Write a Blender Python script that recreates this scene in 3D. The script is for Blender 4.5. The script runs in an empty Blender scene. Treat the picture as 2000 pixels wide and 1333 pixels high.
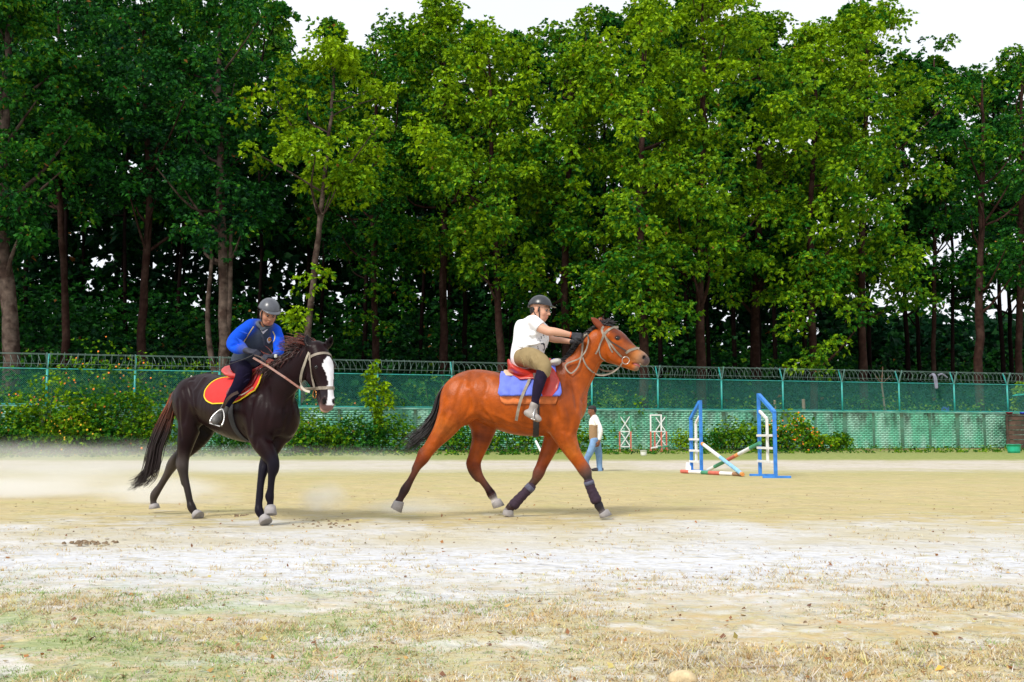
import bpy, bmesh, math, random
import numpy as np
from mathutils import Vector, Matrix
from mathutils.bvhtree import BVHTree

# ------------------------------------------------------------------ camera, sky, sun, exposure
SC = bpy.context.scene
COL = SC.collection
CAM_Z = 0.85
FPX = 2000.0                                   # focal length in pixels of the 2000 px wide photograph
PITCH = math.atan(185.5 / FPX)
cam_data = bpy.data.cameras.new('camera')
cam_data.sensor_width = 36.0
cam_data.lens = 36.0
cam_data.clip_end = 6000
cam_data.clip_start = 0.1
cam = bpy.data.objects.new('camera', cam_data)
COL.objects.link(cam)
cam.location = (0, 0, CAM_Z)
cam.rotation_euler = (math.radians(90) + PITCH, 0, 0)
SC.camera = cam

SUN_EL, SUN_AZ = math.radians(46), math.radians(218)     # azimuth clockwise from +Y: behind and left of the camera
world = bpy.data.worlds.new('World')
SC.world = world
world.use_nodes = True
wn = world.node_tree
bg = wn.nodes['Background']
sky = wn.nodes.new('ShaderNodeTexSky')
sky.sky_type = 'NISHITA'
sky.sun_disc = False
sky.sun_elevation = SUN_EL
sky.sun_rotation = SUN_AZ
sky.air_density = 1.0
sky.dust_density = 4.0
sky.ozone_density = 1.0
# high thin cloud veils most of the sky and turns it nearly white
veil_n = wn.nodes.new('ShaderNodeTexNoise'); veil_n.inputs['Scale'].default_value = 2.2; veil_n.inputs['Detail'].default_value = 5
veil_r = wn.nodes.new('ShaderNodeMapRange'); veil_r.inputs[1].default_value = .35; veil_r.inputs[2].default_value = .65
veil_r.inputs[3].default_value = .84; veil_r.inputs[4].default_value = .99
veil_c = wn.nodes.new('ShaderNodeTexCoord')
wn.links.new(veil_c.outputs['Generated'], veil_n.inputs['Vector'])
wn.links.new(veil_n.outputs[0], veil_r.inputs[0])
veil = wn.nodes.new('ShaderNodeMix'); veil.data_type = 'RGBA'
wn.links.new(veil_r.outputs[0], veil.inputs[0])
wn.links.new(sky.outputs[0], veil.inputs[6])
veil.inputs[7].default_value = (6.5, 6.75, 7.15, 1)
wn.links.new(veil.outputs[2], bg.inputs[0])
bg.inputs[1].default_value = 0.15
sun_data = bpy.data.lights.new('sun', 'SUN')
sun_data.energy = 3.1
sun_data.angle = math.radians(13)
sun_data.color = (1.0, 0.955, 0.87)
sun = bpy.data.objects.new('sun', sun_data)
COL.objects.link(sun)
sd = Vector((math.sin(SUN_AZ) * math.cos(SUN_EL), math.cos(SUN_AZ) * math.cos(SUN_EL), math.sin(SUN_EL)))
sun.rotation_euler = sd.to_track_quat('Z', 'Y').to_euler()
sun.location = sd * 50
SC.view_settings.view_transform = 'Standard'
SC.view_settings.look = 'None'
SC.view_settings.gamma = 1.0
SC.view_settings.exposure = 0.12
SC.view_settings.use_curve_mapping = False
SC.cycles.max_bounces = 6
SC.cycles.transparent_max_bounces = 8
SC.cycles.volume_bounces = 3

rng = np.random.default_rng(7)

# ------------------------------------------------------------------ helpers
def pix(px, py, Y):
    """a world point at depth Y (metres in front of the camera) seen at a pixel of the photograph"""
    x = (px - 1000.0) / FPX
    v = (666.5 - py) / FPX
    c, s = math.cos(PITCH), math.sin(PITCH)
    dy, dz = c - v * s, s + v * c
    t = Y / dy
    return np.array((x * t, Y, CAM_Z + dz * t))

def tag(o, label=None, cat=None, group=None, kind=None):
    if label: o['label'] = label
    if cat: o['category'] = cat
    if group: o['group'] = group
    if kind: o['kind'] = kind
    return o

def empty(name, loc, rz=0, label=None, cat=None, group=None):
    o = bpy.data.objects.new(name, None)
    COL.objects.link(o)
    o.location = tuple(float(c) for c in loc)
    o.rotation_euler = (0, 0, rz)
    o.empty_display_size = 0.2
    return tag(o, label, cat, group)

def link(name, me, mats=None, parent=None, smooth=False):
    """link a mesh given in world coordinates as one object; under a parent it keeps its place"""
    o = bpy.data.objects.new(name, me)
    COL.objects.link(o)
    if mats is not None:
        for m in (mats if isinstance(mats, (list, tuple)) else [mats]):
            me.materials.append(m)
    if smooth:
        me.polygons.foreach_set('use_smooth', [True] * len(me.polygons))
    if parent is not None:
        o.parent = parent
    return o

def wparent(o, parent):
    """parent o (built in world coordinates) to an empty without moving it"""
    bpy_inv = (Matrix.Translation(parent.location) @ parent.rotation_euler.to_matrix().to_4x4()).inverted()
    o.parent = parent
    o.matrix_parent_inverse = bpy_inv
    return o

def mesh_np(name, verts, faces, cols=None, mat_idx=None):
    """mesh from numpy arrays; faces is an (n,3) or (n,4) array"""
    me = bpy.data.meshes.new(name)
    verts = np.asarray(verts, dtype=np.float32)
    faces = np.asarray(faces, dtype=np.int32)
    n, k = faces.shape
    me.vertices.add(len(verts))
    me.vertices.foreach_set('co', verts.ravel())
    me.loops.add(n * k)
    me.loops.foreach_set('vertex_index', faces.ravel())
    me.polygons.add(n)
    me.polygons.foreach_set('loop_start', np.arange(0, n * k, k, dtype=np.int32))
    me.polygons.foreach_set('loop_total', np.full(n, k, dtype=np.int32))
    if mat_idx is not None:
        me.polygons.foreach_set('material_index', np.asarray(mat_idx, dtype=np.int32))
    me.update(calc_edges=True)
    if cols is not None:
        a = me.color_attributes.new('Col', 'FLOAT_COLOR', 'POINT')
        c4 = np.ones((len(verts), 4), dtype=np.float32)
        c4[:, :3] = cols
        a.data.foreach_set('color', c4.ravel())
    return me

class MB:
    """collects boxes, tubes and polygons as plain lists; build() makes ONE mesh object"""
    def __init__(s): s.v, s.f = [], []
    def add(s, vs, fs):
        n = len(s.v)
        s.v += [tuple(float(c) for c in p) for p in vs]
        s.f += [tuple(i + n for i in f) for f in fs]
        return s
    def box(s, c, size, M=None):
        c = Vector(c); hx, hy, hz = (d / 2 for d in size)
        vs = [Vector((x, y, z)) for x in (-hx, hx) for y in (-hy, hy) for z in (-hz, hz)]
        if M is not None: vs = [M @ v for v in vs]
        return s.add([v + c for v in vs], [(0, 1, 3, 2), (4, 6, 7, 5), (0, 4, 5, 1), (2, 3, 7, 6), (0, 2, 6, 4), (1, 5, 7, 3)])
    def bar(s, a, b, w, h, up=(0, 0, 1)):
        a, b = Vector(a), Vector(b); d = (b - a); L = d.length; d.normalize()
        side = d.cross(Vector(up))
        if side.length < 1e-3: side = d.cross(Vector((1, 0, 0)))
        side.normalize(); u = side.cross(d)
        M = Matrix((d, side, u)).transposed()
        return s.box((a + b) / 2, (L, w, h), M)
    def tube(s, pts, rads, n=8, cap=True, flat=None):
        pts = [Vector(p) for p in pts]
        if not hasattr(rads, '__len__'): rads = [rads] * len(pts)
        t0 = (pts[1] - pts[0]).normalized()
        ref = Vector((0, 0, 1)) if abs(t0.z) < .9 else Vector((1, 0, 0))
        u = t0.cross(ref).normalized()
        vs, fs = [], []
        for i, p in enumerate(pts):
            t = (pts[min(i + 1, len(pts) - 1)] - pts[max(i - 1, 0)]).normalized()
            u = (u - t * u.dot(t))
            if u.length < 1e-6: u = t.orthogonal()
            u.normalize(); w = t.cross(u)
            for k in range(n):
                a = 2 * math.pi * k / n
                vs.append(p + (u * math.cos(a) + w * math.sin(a)) * rads[i])
        for i in range(len(pts) - 1):
            for k in range(n):
                k2 = (k + 1) % n
                fs.append((i * n + k, i * n + k2, (i + 1) * n + k2, (i + 1) * n + k))
        if cap:
            fs.append(tuple(reversed(range(n)))); fs.append(tuple(range((len(pts) - 1) * n, len(pts) * n)))
        return s.add(vs, fs)
    def ribbon(s, pts, nrms, w, th):
        """flat strap: cross-section w wide, th thick, lying on a surface with the given normals"""
        pts = [Vector(p) for p in pts]; nrms = [Vector(q).normalized() for q in nrms]
        vs, fs = [], []
        for i, p in enumerate(pts):
            t = (pts[min(i + 1, len(pts) - 1)] - pts[max(i - 1, 0)]).normalized()
            side = t.cross(nrms[i])
            if side.length < 1e-4: side = t.orthogonal()
            side.normalize(); nn = side.cross(t).normalized()
            if nn.dot(nrms[i]) < 0: nn = -nn
            for a, b in ((-1, 0), (1, 0), (1, 1), (-1, 1)):
                vs.append(p + side * (a * w / 2) + nn * (b * th))
        for i in range(len(pts) - 1):
            for k in range(4):
                k2 = (k + 1) % 4
                fs.append((i * 4 + k, i * 4 + k2, (i + 1) * 4 + k2, (i + 1) * 4 + k))
        fs.append((3, 2, 1, 0)); m = (len(pts) - 1) * 4; fs.append((m, m + 1, m + 2, m + 3))
        return s.add(vs, fs)
    def build(s, name, mat=None, parent=None, smooth=False, keep=True, bevel=0):
        me = bpy.data.meshes.new(name)
        me.from_pydata(s.v, [], s.f)
        bm = bmesh.new(); bm.from_mesh(me); bmesh.ops.recalc_face_normals(bm, faces=bm.faces); bm.to_mesh(me); bm.free()
        o = link(name, me, mat, None, smooth)
        if parent is not None:
            wparent(o, parent) if keep else setattr(o, 'parent', parent)
        if bevel:
            b = o.modifiers.new('bevel', 'BEVEL'); b.width = bevel; b.segments = 2; b.limit_method = 'ANGLE'
        return o

def unit(v):
    v = np.asarray(v, float)
    return v / (np.linalg.norm(v, axis=-1, keepdims=True) + 1e-9)

def catmull(pts, n):
    """smooth curve through points (each any-dimensional), n samples per span"""
    P = np.asarray(pts, float)
    if len(P) < 3:
        t = np.linspace(0, 1, n + 1)[:, None]
        return P[0] * (1 - t) + P[1] * t
    E = np.vstack([2 * P[0] - P[1], P, 2 * P[-1] - P[-2]])
    out = []
    for i in range(1, len(E) - 2):
        p0, p1, p2, p3 = E[i - 1], E[i], E[i + 1], E[i + 2]
        for k in range(n):
            t = k / n
            out.append(.5 * ((2 * p1) + (-p0 + p2) * t + (2 * p0 - 5 * p1 + 4 * p2 - p3) * t * t + (-p0 + 3 * p1 - 3 * p2 + p3) * t ** 3))
    out.append(E[-2])
    return np.array(out)

def vnoise(x, y, seed=0):
    """smooth value noise on numpy arrays"""
    xi, yi = np.floor(x).astype(np.int64), np.floor(y).astype(np.int64)
    fx, fy = x - xi, y - yi
    fx, fy = fx * fx * (3 - 2 * fx), fy * fy * (3 - 2 * fy)
    def h(a, b):
        n = (a * 374761393 + b * 668265263 + seed * 1442695041) & 0x7fffffff
        n = ((n ^ (n >> 13)) * 1274126177) & 0x7fffffff
        return ((n ^ (n >> 16)) & 0xffff) / 65535.0
    return (h(xi, yi) * (1 - fx) + h(xi + 1, yi) * fx) * (1 - fy) + (h(xi, yi + 1) * (1 - fx) + h(xi + 1, yi + 1) * fx) * fy

def fbm(x, y, seed=0, octs=4):
    s, a = 0, .5
    for o in range(octs):
        s = s + a * vnoise(x * 2 ** o, y * 2 ** o, seed + o); a *= .5
    return s

# ------------------------------------------------------------------ materials
def mat(name, col=(.5, .5, .5), rough=.7, var=.12, scale=12, bump=.0, bscale=40, metal=0, attr=False, spec=.5,
        transl=0, sheen=0, var2=None, coat=0, subs=0):
    """procedural material: colour (or the Col attribute) broken up by noise, with fine relief"""
    m = bpy.data.materials.new(name); m.use_nodes = True
    nt = m.node_tree; N = nt.nodes; L = nt.links
    b = N['Principled BSDF']
    b.inputs['Roughness'].default_value = rough
    b.inputs['Metallic'].default_value = metal
    b.inputs['Specular IOR Level'].default_value = spec
    if sheen: b.inputs['Sheen Weight'].default_value = sheen
    if coat: b.inputs['Coat Weight'].default_value = coat; b.inputs['Coat Roughness'].default_value = .25
    tc = N.new('ShaderNodeTexCoord')
    nz = N.new('ShaderNodeTexNoise'); nz.inputs['Scale'].default_value = scale; nz.inputs['Detail'].default_value = 5
    L.new(tc.outputs['Object'], nz.inputs['Vector'])
    mr = N.new('ShaderNodeMapRange'); mr.inputs[1].default_value = .3; mr.inputs[2].default_value = .7
    mr.inputs[3].default_value = 1 - var; mr.inputs[4].default_value = 1 + var
    L.new(nz.outputs[0], mr.inputs[0])
    mx = N.new('ShaderNodeMix'); mx.data_type = 'RGBA'; mx.blend_type = 'MULTIPLY'; mx.inputs[0].default_value = 1
    if attr:
        at = N.new('ShaderNodeAttribute'); at.attribute_name = 'Col'
        L.new(at.outputs['Color'], mx.inputs[6])
    elif var2 is not None:
        m2 = N.new('ShaderNodeMix'); m2.data_type = 'RGBA'
        n2 = N.new('ShaderNodeTexNoise'); n2.inputs['Scale'].default_value = scale * .35; n2.inputs['Detail'].default_value = 6
        L.new(tc.outputs['Object'], n2.inputs['Vector'])
        r2 = N.new('ShaderNodeMapRange'); r2.inputs[1].default_value = .42; r2.inputs[2].default_value = .6
        L.new(n2.outputs[0], r2.inputs[0]); L.new(r2.outputs[0], m2.inputs[0])
        m2.inputs[6].default_value = (*col, 1); m2.inputs[7].default_value = (*var2, 1)
        L.new(m2.outputs[2], mx.inputs[6])
    else:
        mx.inputs[6].default_value = (*col, 1)
    L.new(mr.outputs[0], mx.inputs[7])
    L.new(mx.outputs[2], b.inputs['Base Color'])
    if bump:
        bz = N.new('ShaderNodeTexNoise'); bz.inputs['Scale'].default_value = bscale; bz.inputs['Detail'].default_value = 4
        L.new(tc.outputs['Object'], bz.inputs['Vector'])
        bp = N.new('ShaderNodeBump'); bp.inputs['Strength'].default_value = bump; bp.inputs['Distance'].default_value = .01
        L.new(bz.outputs[0], bp.inputs['Height']); L.new(bp.outputs[0], b.inputs['Normal'])
    if subs:
        b.inputs['Subsurface Weight'].default_value = subs; b.inputs['Subsurface Radius'].default_value = (.02, .008, .004)
    if transl:
        tr = N.new('ShaderNodeBsdfTranslucent'); ms = N.new('ShaderNodeMixShader'); ms.inputs[0].default_value = transl
        L.new(mx.outputs[2], tr.inputs['Color'])
        L.new(b.outputs[0], ms.inputs[1]); L.new(tr.outputs[0], ms.inputs[2])
        L.new(ms.outputs[0], N['Material Output'].inputs['Surface'])
    return m

# ------------------------------------------------------------------ bodies from blended forms
class Form:
    """a smooth body: tapered chains and ellipsoids blended together, meshed as one continuous surface"""
    def __init__(s): s.ops = []
    def chain(s, pts, rads, k=.03, wid=None, axis=None, col=None, n=4, cut=False):
        P = np.asarray(pts, float)
        R = np.asarray(rads if hasattr(rads, '__len__') else [rads] * len(P), float)
        W = np.ones(len(P)) if wid is None else np.asarray(wid if hasattr(wid, '__len__') else [wid] * len(P), float)
        D = np.column_stack([P, R, W])
        if isinstance(col, list): D = np.column_stack([D, np.array(col, float)])
        if n > 1 and len(P) > 2: D = catmull(D, n)
        s.ops.append(('c', D, k, None if axis is None else np.asarray(axis, float) / np.linalg.norm(axis), col, cut)); return s
    def ell(s, c, r, X=(1, 0, 0), Z=(0, 0, 1), k=.03, col=None, cut=False):
        X = np.asarray(X, float); X = X / np.linalg.norm(X)
        Z = np.asarray(Z, float); Z = Z - X * Z.dot(X); Z /= np.linalg.norm(Z)
        Y = np.cross(Z, X)
        s.ops.append(('e', (np.asarray(c, float), np.asarray(r, float), np.array([X, Y, Z])), k, None, col, cut)); return s
    def plane(s, p, nrm, region_c=None, region_r=None):
        """cut away everything on the side nrm points to, inside an optional ball"""
        nrm = np.asarray(nrm, float); nrm = nrm / np.linalg.norm(nrm)
        s.ops.append(('p', (np.asarray(p, float), nrm, region_c, region_r), 0, None, None, True)); return s
    @staticmethod
    def _d(op, X, cc=False):
        if op[0] == 'c':
            D = op[1]; ax = op[3]; best = None
            for i in range(len(D) - 1):
                a, b = D[i, :3], D[i + 1, :3]; ab = b - a; L2 = max(ab.dot(ab), 1e-9)
                pa = X - a
                t = np.clip(pa @ ab / L2, 0, 1)
                v = pa - t[..., None] * ab
                r = D[i, 3] + t * (D[i + 1, 3] - D[i, 3])
                if ax is not None:
                    w = D[i, 4] + t * (D[i + 1, 4] - D[i, 4])
                    c = v @ ax
                    q = np.sqrt(np.maximum((v * v).sum(-1) - c * c, 0) + (c / w) ** 2)
                else:
                    q = np.sqrt((v * v).sum(-1))
                d = q - r
                if cc:
                    cl = D[i, 5:8] + t[..., None] * (D[i + 1, 5:8] - D[i, 5:8])
                    if best is None: bc = cl
                    else: bc = np.where((d < best)[..., None], cl, bc)
                best = d if best is None else np.minimum(best, d)
            return (best, bc) if cc else best
        if op[0] == 'e':
            c, r, M = op[1]
            p = (X - c) @ M.T
            k0 = np.sqrt(((p / r) ** 2).sum(-1)); k1 = np.sqrt(((p / (r * r)) ** 2).sum(-1)) + 1e-9
            return k0 * (k0 - 1) / k1
        p, nrm, rc, rr = op[1]
        return (X - p) @ nrm
    @staticmethod
    def _bb(op):
        if op[0] == 'c':
            D = op[1]; r = D[:, 3] * np.maximum(D[:, 4], 1)
            return (D[:, :3] - r[:, None]).min(0), (D[:, :3] + r[:, None]).max(0)
        c, r, M = op[1]
        e = np.sqrt(((M * r[:, None]) ** 2).sum(0))
        return c - e, c + e
    def mesh(s, name, h, paint=None, smooth_it=1, default=(.5, .5, .5), blend=.012):
        bbs = [s._bb(o) for o in s.ops if not o[5]]
        lo = np.min([b[0] for b in bbs], 0) - 3 * h - .02; hi = np.max([b[1] for b in bbs], 0) + 3 * h + .02
        n = np.ceil((hi - lo) / h).astype(int) + 1
        D = np.full(n, .5, dtype=np.float32)
        axs = [lo[i] + h * np.arange(n[i]) for i in range(3)]
        for op in s.ops:
            k = max(op[2], 1e-4)
            if op[0] == 'p':
                p, nrm, rc, rr = op[1]
                if rc is not None:
                    b0, b1 = np.asarray(rc) - rr, np.asarray(rc) + rr
                else: b0, b1 = lo, hi
            else:
                b0, b1 = s._bb(op); m = k * 1.2 + 2.5 * h; b0, b1 = b0 - m, b1 + m
            i0 = np.clip(np.floor((b0 - lo) / h).astype(int), 0, n); i1 = np.clip(np.ceil((b1 - lo) / h).astype(int) + 1, 0, n)
            sl = tuple(slice(a, b) for a, b in zip(i0, i1))
            if any(a >= b for a, b in zip(i0, i1)): continue
            G = np.stack(np.meshgrid(*[axs[i][sl[i]] for i in range(3)], indexing='ij'), -1)
            d = s._d(op, G).astype(np.float32)
            C = D[sl]
            if op[0] == 'p':
                if rc is not None:
                    inside = ((G - np.asarray(rc)) ** 2).sum(-1) < rr * rr
                    D[sl] = np.where(inside, np.maximum(C, d), C)
                else: D[sl] = np.maximum(C, d)
            elif op[5]:
                d = -d
                hh = np.clip(.5 - .5 * (C - d) / k, 0, 1)
                D[sl] = C * (1 - hh) + d * hh + k * hh * (1 - hh)
            else:
                hh = np.clip(.5 + .5 * (C - d) / k, 0, 1)
                D[sl] = C * (1 - hh) + d * hh - k * hh * (1 - hh)
        # surface nets
        S = D < 0
        act = np.zeros(n - 1, dtype=np.int8)
        for dx in (0, 1):
            for dy in (0, 1):
                for dz in (0, 1):
                    act += S[dx:n[0] - 1 + dx, dy:n[1] - 1 + dy, dz:n[2] - 1 + dz]
        ci = np.argwhere((act > 0) & (act < 8))
        idx = np.full(n - 1, -1, dtype=np.int32); idx[tuple(ci.T)] = np.arange(len(ci))
        acc = np.zeros((len(ci), 3)); cnt = np.zeros(len(ci))
        corners = [np.array(c) for c in ((0, 0, 0), (1, 0, 0), (0, 1, 0), (1, 1, 0), (0, 0, 1), (1, 0, 1), (0, 1, 1), (1, 1, 1))]
        val = [D[tuple((ci + c).T)] for c in corners]
        for a in range(8):
            for b in range(a + 1, 8):
                if np.abs(corners[a] - corners[b]).sum() != 1: continue
                m = (val[a] < 0) != (val[b] < 0)
                t = val[a][m] / (val[a][m] - val[b][m])
                acc[m] += corners[a] + t[:, None] * (corners[b] - corners[a]); cnt[m] += 1
        V = lo + h * (ci + acc / cnt[:, None])
        F = []
        for ax in range(3):
            o1, o2 = [(1, 2), (2, 0), (0, 1)][ax]
            sl0 = [slice(None)] * 3; sl1 = [slice(None)] * 3
            sl0[ax] = slice(0, n[ax] - 1); sl1[ax] = slice(1, n[ax])
            A, B = S[tuple(sl0)], S[tuple(sl1)]
            e = np.argwhere(A != B)
            e = e[(e[:, o1] > 0) & (e[:, o2] > 0) & (e[:, o1] < n[o1] - 1) & (e[:, o2] < n[o2] - 1)]
            fl = A[tuple(e.T)]
            u = np.zeros(3, int); u[o1] = 1; w = np.zeros(3, int); w[o2] = 1
            q = np.stack([idx[tuple((e - u - w).T)], idx[tuple((e - w).T)], idx[tuple(e.T)], idx[tuple((e - u).T)]], 1)
            q[~fl] = q[~fl][:, ::-1]
            F.append(q)
        F = np.vstack(F)
        F = F[(F >= 0).all(1)]
        for _ in range(smooth_it):
            ia = np.concatenate([F[:, a] for a in (0, 1, 2, 3, 1, 2, 3, 0)]); ib = np.concatenate([F[:, a] for a in (1, 2, 3, 0, 0, 1, 2, 3)])
            acc = np.stack([np.bincount(ia, V[ib, j], minlength=len(V)) for j in range(3)], 1); c2 = np.bincount(ia, minlength=len(V))
            V = V * .5 + .5 * acc / np.maximum(c2, 1)[:, None]
        cols = np.tile(np.array(default, float), (len(V), 1))
        W = np.zeros(len(V)); A = np.zeros((len(V), 3))
        for op in s.ops:
            if op[4] is None or op[5]: continue
            if isinstance(op[4], list): d, cl = s._d(op, V, True)
            else: d = s._d(op, V); cl = np.array(op[4], float)
            w = np.exp(-np.clip(d, -.03, .3) / blend)
            A += w[:, None] * cl; W += w
        m = W > 1e-8
        cols[m] = A[m] / W[m][:, None]
        if paint is not None: cols = paint(V, cols)
        me = mesh_np(name, V, F, cols)
        me.polygons.foreach_set('use_smooth', np.ones(len(F), dtype=bool))
        return me, V, F

def bvh_of(V, F):
    return BVHTree.FromPolygons([Vector(v) for v in V], [tuple(int(i) for i in f) for f in F])
# ------------------------------------------------------------------ setting: ground, hillside
FA = np.array((3.55, 1.02)); F_SP = float(np.linalg.norm(FA)); F_ANG = math.atan2(FA[1], FA[0])
def fence_pt(i):                                # i counts fence posts; 0 is the post near the left edge of the picture
    return np.array((-20.7 + FA[0] * i, 45.5 + FA[1] * i))
def fence_y(x):
    return 45.5 + (x + 20.7) * FA[1] / FA[0]
def ground_z(x, y):
    x = np.asarray(x, float); y = np.asarray(y, float)
    d = y - fence_y(x)
    bank = .16 * np.clip((d + 4.5) / 4, 0, 1) ** 2
    t = np.clip((d - 4) / 36, 0, 1)
    hill = np.interp(x, [-10, 12, 30], [8.5, 8.0, 4.5]) * t * t * (3 - 2 * t)
    t2 = np.clip((d - 40) / 120, 0, 1)
    return bank + hill - 8 * t2 * t2

def ground_noise(x, y):
    near = np.clip((16 - np.abs(y)) / 12, 0, 1)
    a = (fbm(x * 1.1, y * 1.1, 3) - .47) * .035 + (fbm(x * 7, y * 7, 9, 3) - .44) * .020
    rough = np.clip((7 - y) / 2, 0.15, 1)
    return near * a * (.4 + rough)

def make_ground():
    ys = list(np.linspace(-60, 1.5, 14)) + list(1.8 * np.exp(np.linspace(0, math.log(130 / 1.8), 330))) + [160, 220, 400, 900, 2500]
    us = np.linspace(-1, 1, 300)
    us = us * (.35 + .65 * np.abs(us))
    Yg, U = np.meshgrid(ys, us, indexing='ij')
    half = np.maximum(14, np.abs(Yg) * 1.15 + 6)
    Xg = U * half
    Z = ground_z(Xg, Yg) + ground_noise(Xg, Yg)
    # the scraped hollow and the little heap thrown up by the hooves
    def bump(px, py, Y, sx, sy, hgt):
        p = pix(px, py, Y)
        return hgt * np.exp(-((Xg - p[0]) / sx) ** 2 - ((Yg - Y) / sy) ** 2)
    Z += bump(170, 1060, 8.2, .22, .10, -.035) + bump(170, 1050, 8.45, .25, .08, .02)
    Z += bump(500, 1008, 10.9, .14, .1, .05) * (.5 + vnoise(Xg * 30, Yg * 30, 5))
    V = np.stack([Xg, Yg, Z], -1).reshape(-1, 3)
    a, b = len(ys), len(us)
    I = np.arange(a * b).reshape(a, b)
    F = np.stack([I[:-1, :-1], I[:-1, 1:], I[1:, 1:], I[1:, :-1]], -1).reshape(-1, 4)
    me = mesh_np('ground', V, F)
    me.polygons.foreach_set('use_smooth', np.ones(len(F), dtype=bool))
    return me

def ground_material():
    m = bpy.data.materials.new('ground'); m.use_nodes = True
    nt = m.node_tree; N = nt.nodes; L = nt.links
    b = N['Principled BSDF']; b.inputs['Roughness'].default_value = .95; b.inputs['Specular IOR Level'].default_value = .15
    geo = N.new('ShaderNodeNewGeometry'); sep = N.new('ShaderNodeSeparateXYZ'); L.new(geo.outputs['Position'], sep.inputs[0])
    def noise(scale, detail=6, rough=.6, stretch=None, dist=0):
        n = N.new('ShaderNodeTexNoise'); n.inputs['Scale'].default_value = scale; n.inputs['Detail'].default_value = detail
        n.inputs['Roughness'].default_value = rough; n.inputs['Distortion'].default_value = dist
        if stretch:
            mp = N.new('ShaderNodeMapping'); mp.inputs['Scale'].default_value = stretch
            L.new(geo.outputs['Position'], mp.inputs[0]); L.new(mp.outputs[0], n.inputs['Vector'])
        else: L.new(geo.outputs['Position'], n.inputs['Vector'])
        return n.outputs[0]
    def math_(op, a, b_=None, c=None):
        q = N.new('ShaderNodeMath'); q.operation = op
        for i, v in enumerate((a, b_, c)):
            if v is None: continue
            if hasattr(v, 'is_linked'): L.new(v, q.inputs[i])
            else: q.inputs[i].default_value = v
        return q.outputs[0]
    def ramp(v, lo, hi, a=0., b_=1., smooth=True):
        q = N.new('ShaderNodeMapRange'); q.inputs[1].default_value = lo; q.inputs[2].default_value = hi
        q.inputs[3].default_value = a; q.inputs[4].default_value = b_
        if smooth: q.interpolation_type = 'SMOOTHSTEP'
        L.new(v, q.inputs[0]); return q.outputs[0]
    def mix(f, a, b_, mode='MIX'):
        q = N.new('ShaderNodeMix'); q.data_type = 'RGBA'; q.blend_type = mode
        if hasattr(f, 'is_linked'): L.new(f, q.inputs[0])
        else: q.inputs[0].default_value = f
        for i, v in ((6, a), (7, b_)):
            if hasattr(v, 'is_linked'): L.new(v, q.inputs[i])
            else: q.inputs[i].default_value = (*v, 1)
        return q.outputs[2]
    X, Y = sep.outputs[0], sep.outputs[1]
    wob = math_('MULTIPLY', math_('SUBTRACT', noise(.55, 5, .65), .5), 1.0)
    wob2 = math_('MULTIPLY', math_('SUBTRACT', noise(3.5, 5, .65, (.6, 1, 1)), .5), 1.0)
    wobs = math_('ADD', wob, wob2)
    Yr = math_('DIVIDE', Y, math_('ADD', math_('MULTIPLY', wobs, .55), 1.0))     # band edges wander in proportion to distance
    fine = noise(26, 6, .7, (.55, 1.2, 1))
    mid = noise(6, 6, .65, (.6, 1.2, 1))
    straw = mix(ramp(mid, .35, .65), (.46, .37, .18), (.58, .485, .255))
    straw = mix(ramp(noise(1.1, 4), .45, .7, 0, .6), straw, (.42, .40, .16))
    straw = mix(ramp(noise(14, 5, .7, (.12, 1.6, 1)), .46, .64, 0, .75), straw, (.35, .265, .11))
    straw = mix(ramp(fine, .5, .66, 0, .5), straw, (.58, .51, .32))
    dust = mix(ramp(fine, .35, .65), (.55, .55, .565), (.73, .74, .775))
    dust = mix(ramp(mid, .48, .68, 0, .7), dust, (.50, .44, .28))
    dust = mix(math_('MULTIPLY', ramp(Y, 7.2, 8.6), ramp(noise(.8, 5), .38, .6, .25, .8)), dust, (.52, .46, .31))
    fore = mix(ramp(mid, .4, .6), (.46, .42, .29), (.62, .55, .41))
    fore = mix(ramp(fine, .48, .62, 0, .8), fore, (.52, .45, .28))
    tuft = noise(11, 7, .75, (.8, 1.15, 1)); tuft2 = noise(13.5, 7, .75, (.85, 1.1, 1), .5)
    fore = mix(ramp(tuft, .47, .60, 0, .85), fore, (.50, .37, .19))
    fore = mix(ramp(tuft2, .50, .62, 0, .8), fore, (.60, .53, .27))
    fore = mix(ramp(tuft, .46, .36, 0, .8), fore, (.30, .27, .20))
    fore = mix(ramp(tuft2, .44, .35, 0, .8), fore, (.60, .60, .63))
    fore = mix(ramp(noise(2.2, 5), .50, .62, 0, .75), fore, (.70, .69, .67))
    fore = mix(math_('MULTIPLY', ramp(X, -1.0, 2.0, .15, 1.), ramp(noise(4.5, 6, .7), .46, .62, 0, .75)), fore, (.55, .40, .19))
    # green comes through towards the left of the foreground
    gl = math_('MULTIPLY', ramp(X, 0.6, -2.2, .15, 1.), ramp(noise(1.7, 5, .7), .44, .60))
    fore = mix(math_('MULTIPLY', gl, .8), fore, mix(ramp(fine, .4, .6), (.24, .33, .12), (.40, .46, .22)))
    # bands across the field, measured from the camera side
    col = mix(ramp(Yr, 4.6, 6.8), fore, dust)
    col = mix(math_('MULTIPLY', ramp(Yr, 9.3, 11.2), ramp(mid, .25, .6, .75, 1.)), col, straw)
    dd = math_('SUBTRACT', math_('SUBTRACT', Y, 45.5), math_('MULTIPLY', math_('ADD', X, 20.7), FA[1] / FA[0]))   # distance beyond the fence line
    dd = math_('ADD', dd, math_('MULTIPLY', wobs, 4.0))
    far_green = mix(ramp(mid, .4, .6), (.20, .26, .07), (.34, .36, .13))
    pathc = mix(ramp(mid, .4, .6), (.50, .45, .38), (.60, .55, .48))
    Yw = math_('ADD', Y, math_('MULTIPLY', wobs, 5.0))
    col = mix(ramp(Yw, 16, 26, 0, .35), col, far_green)
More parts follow.
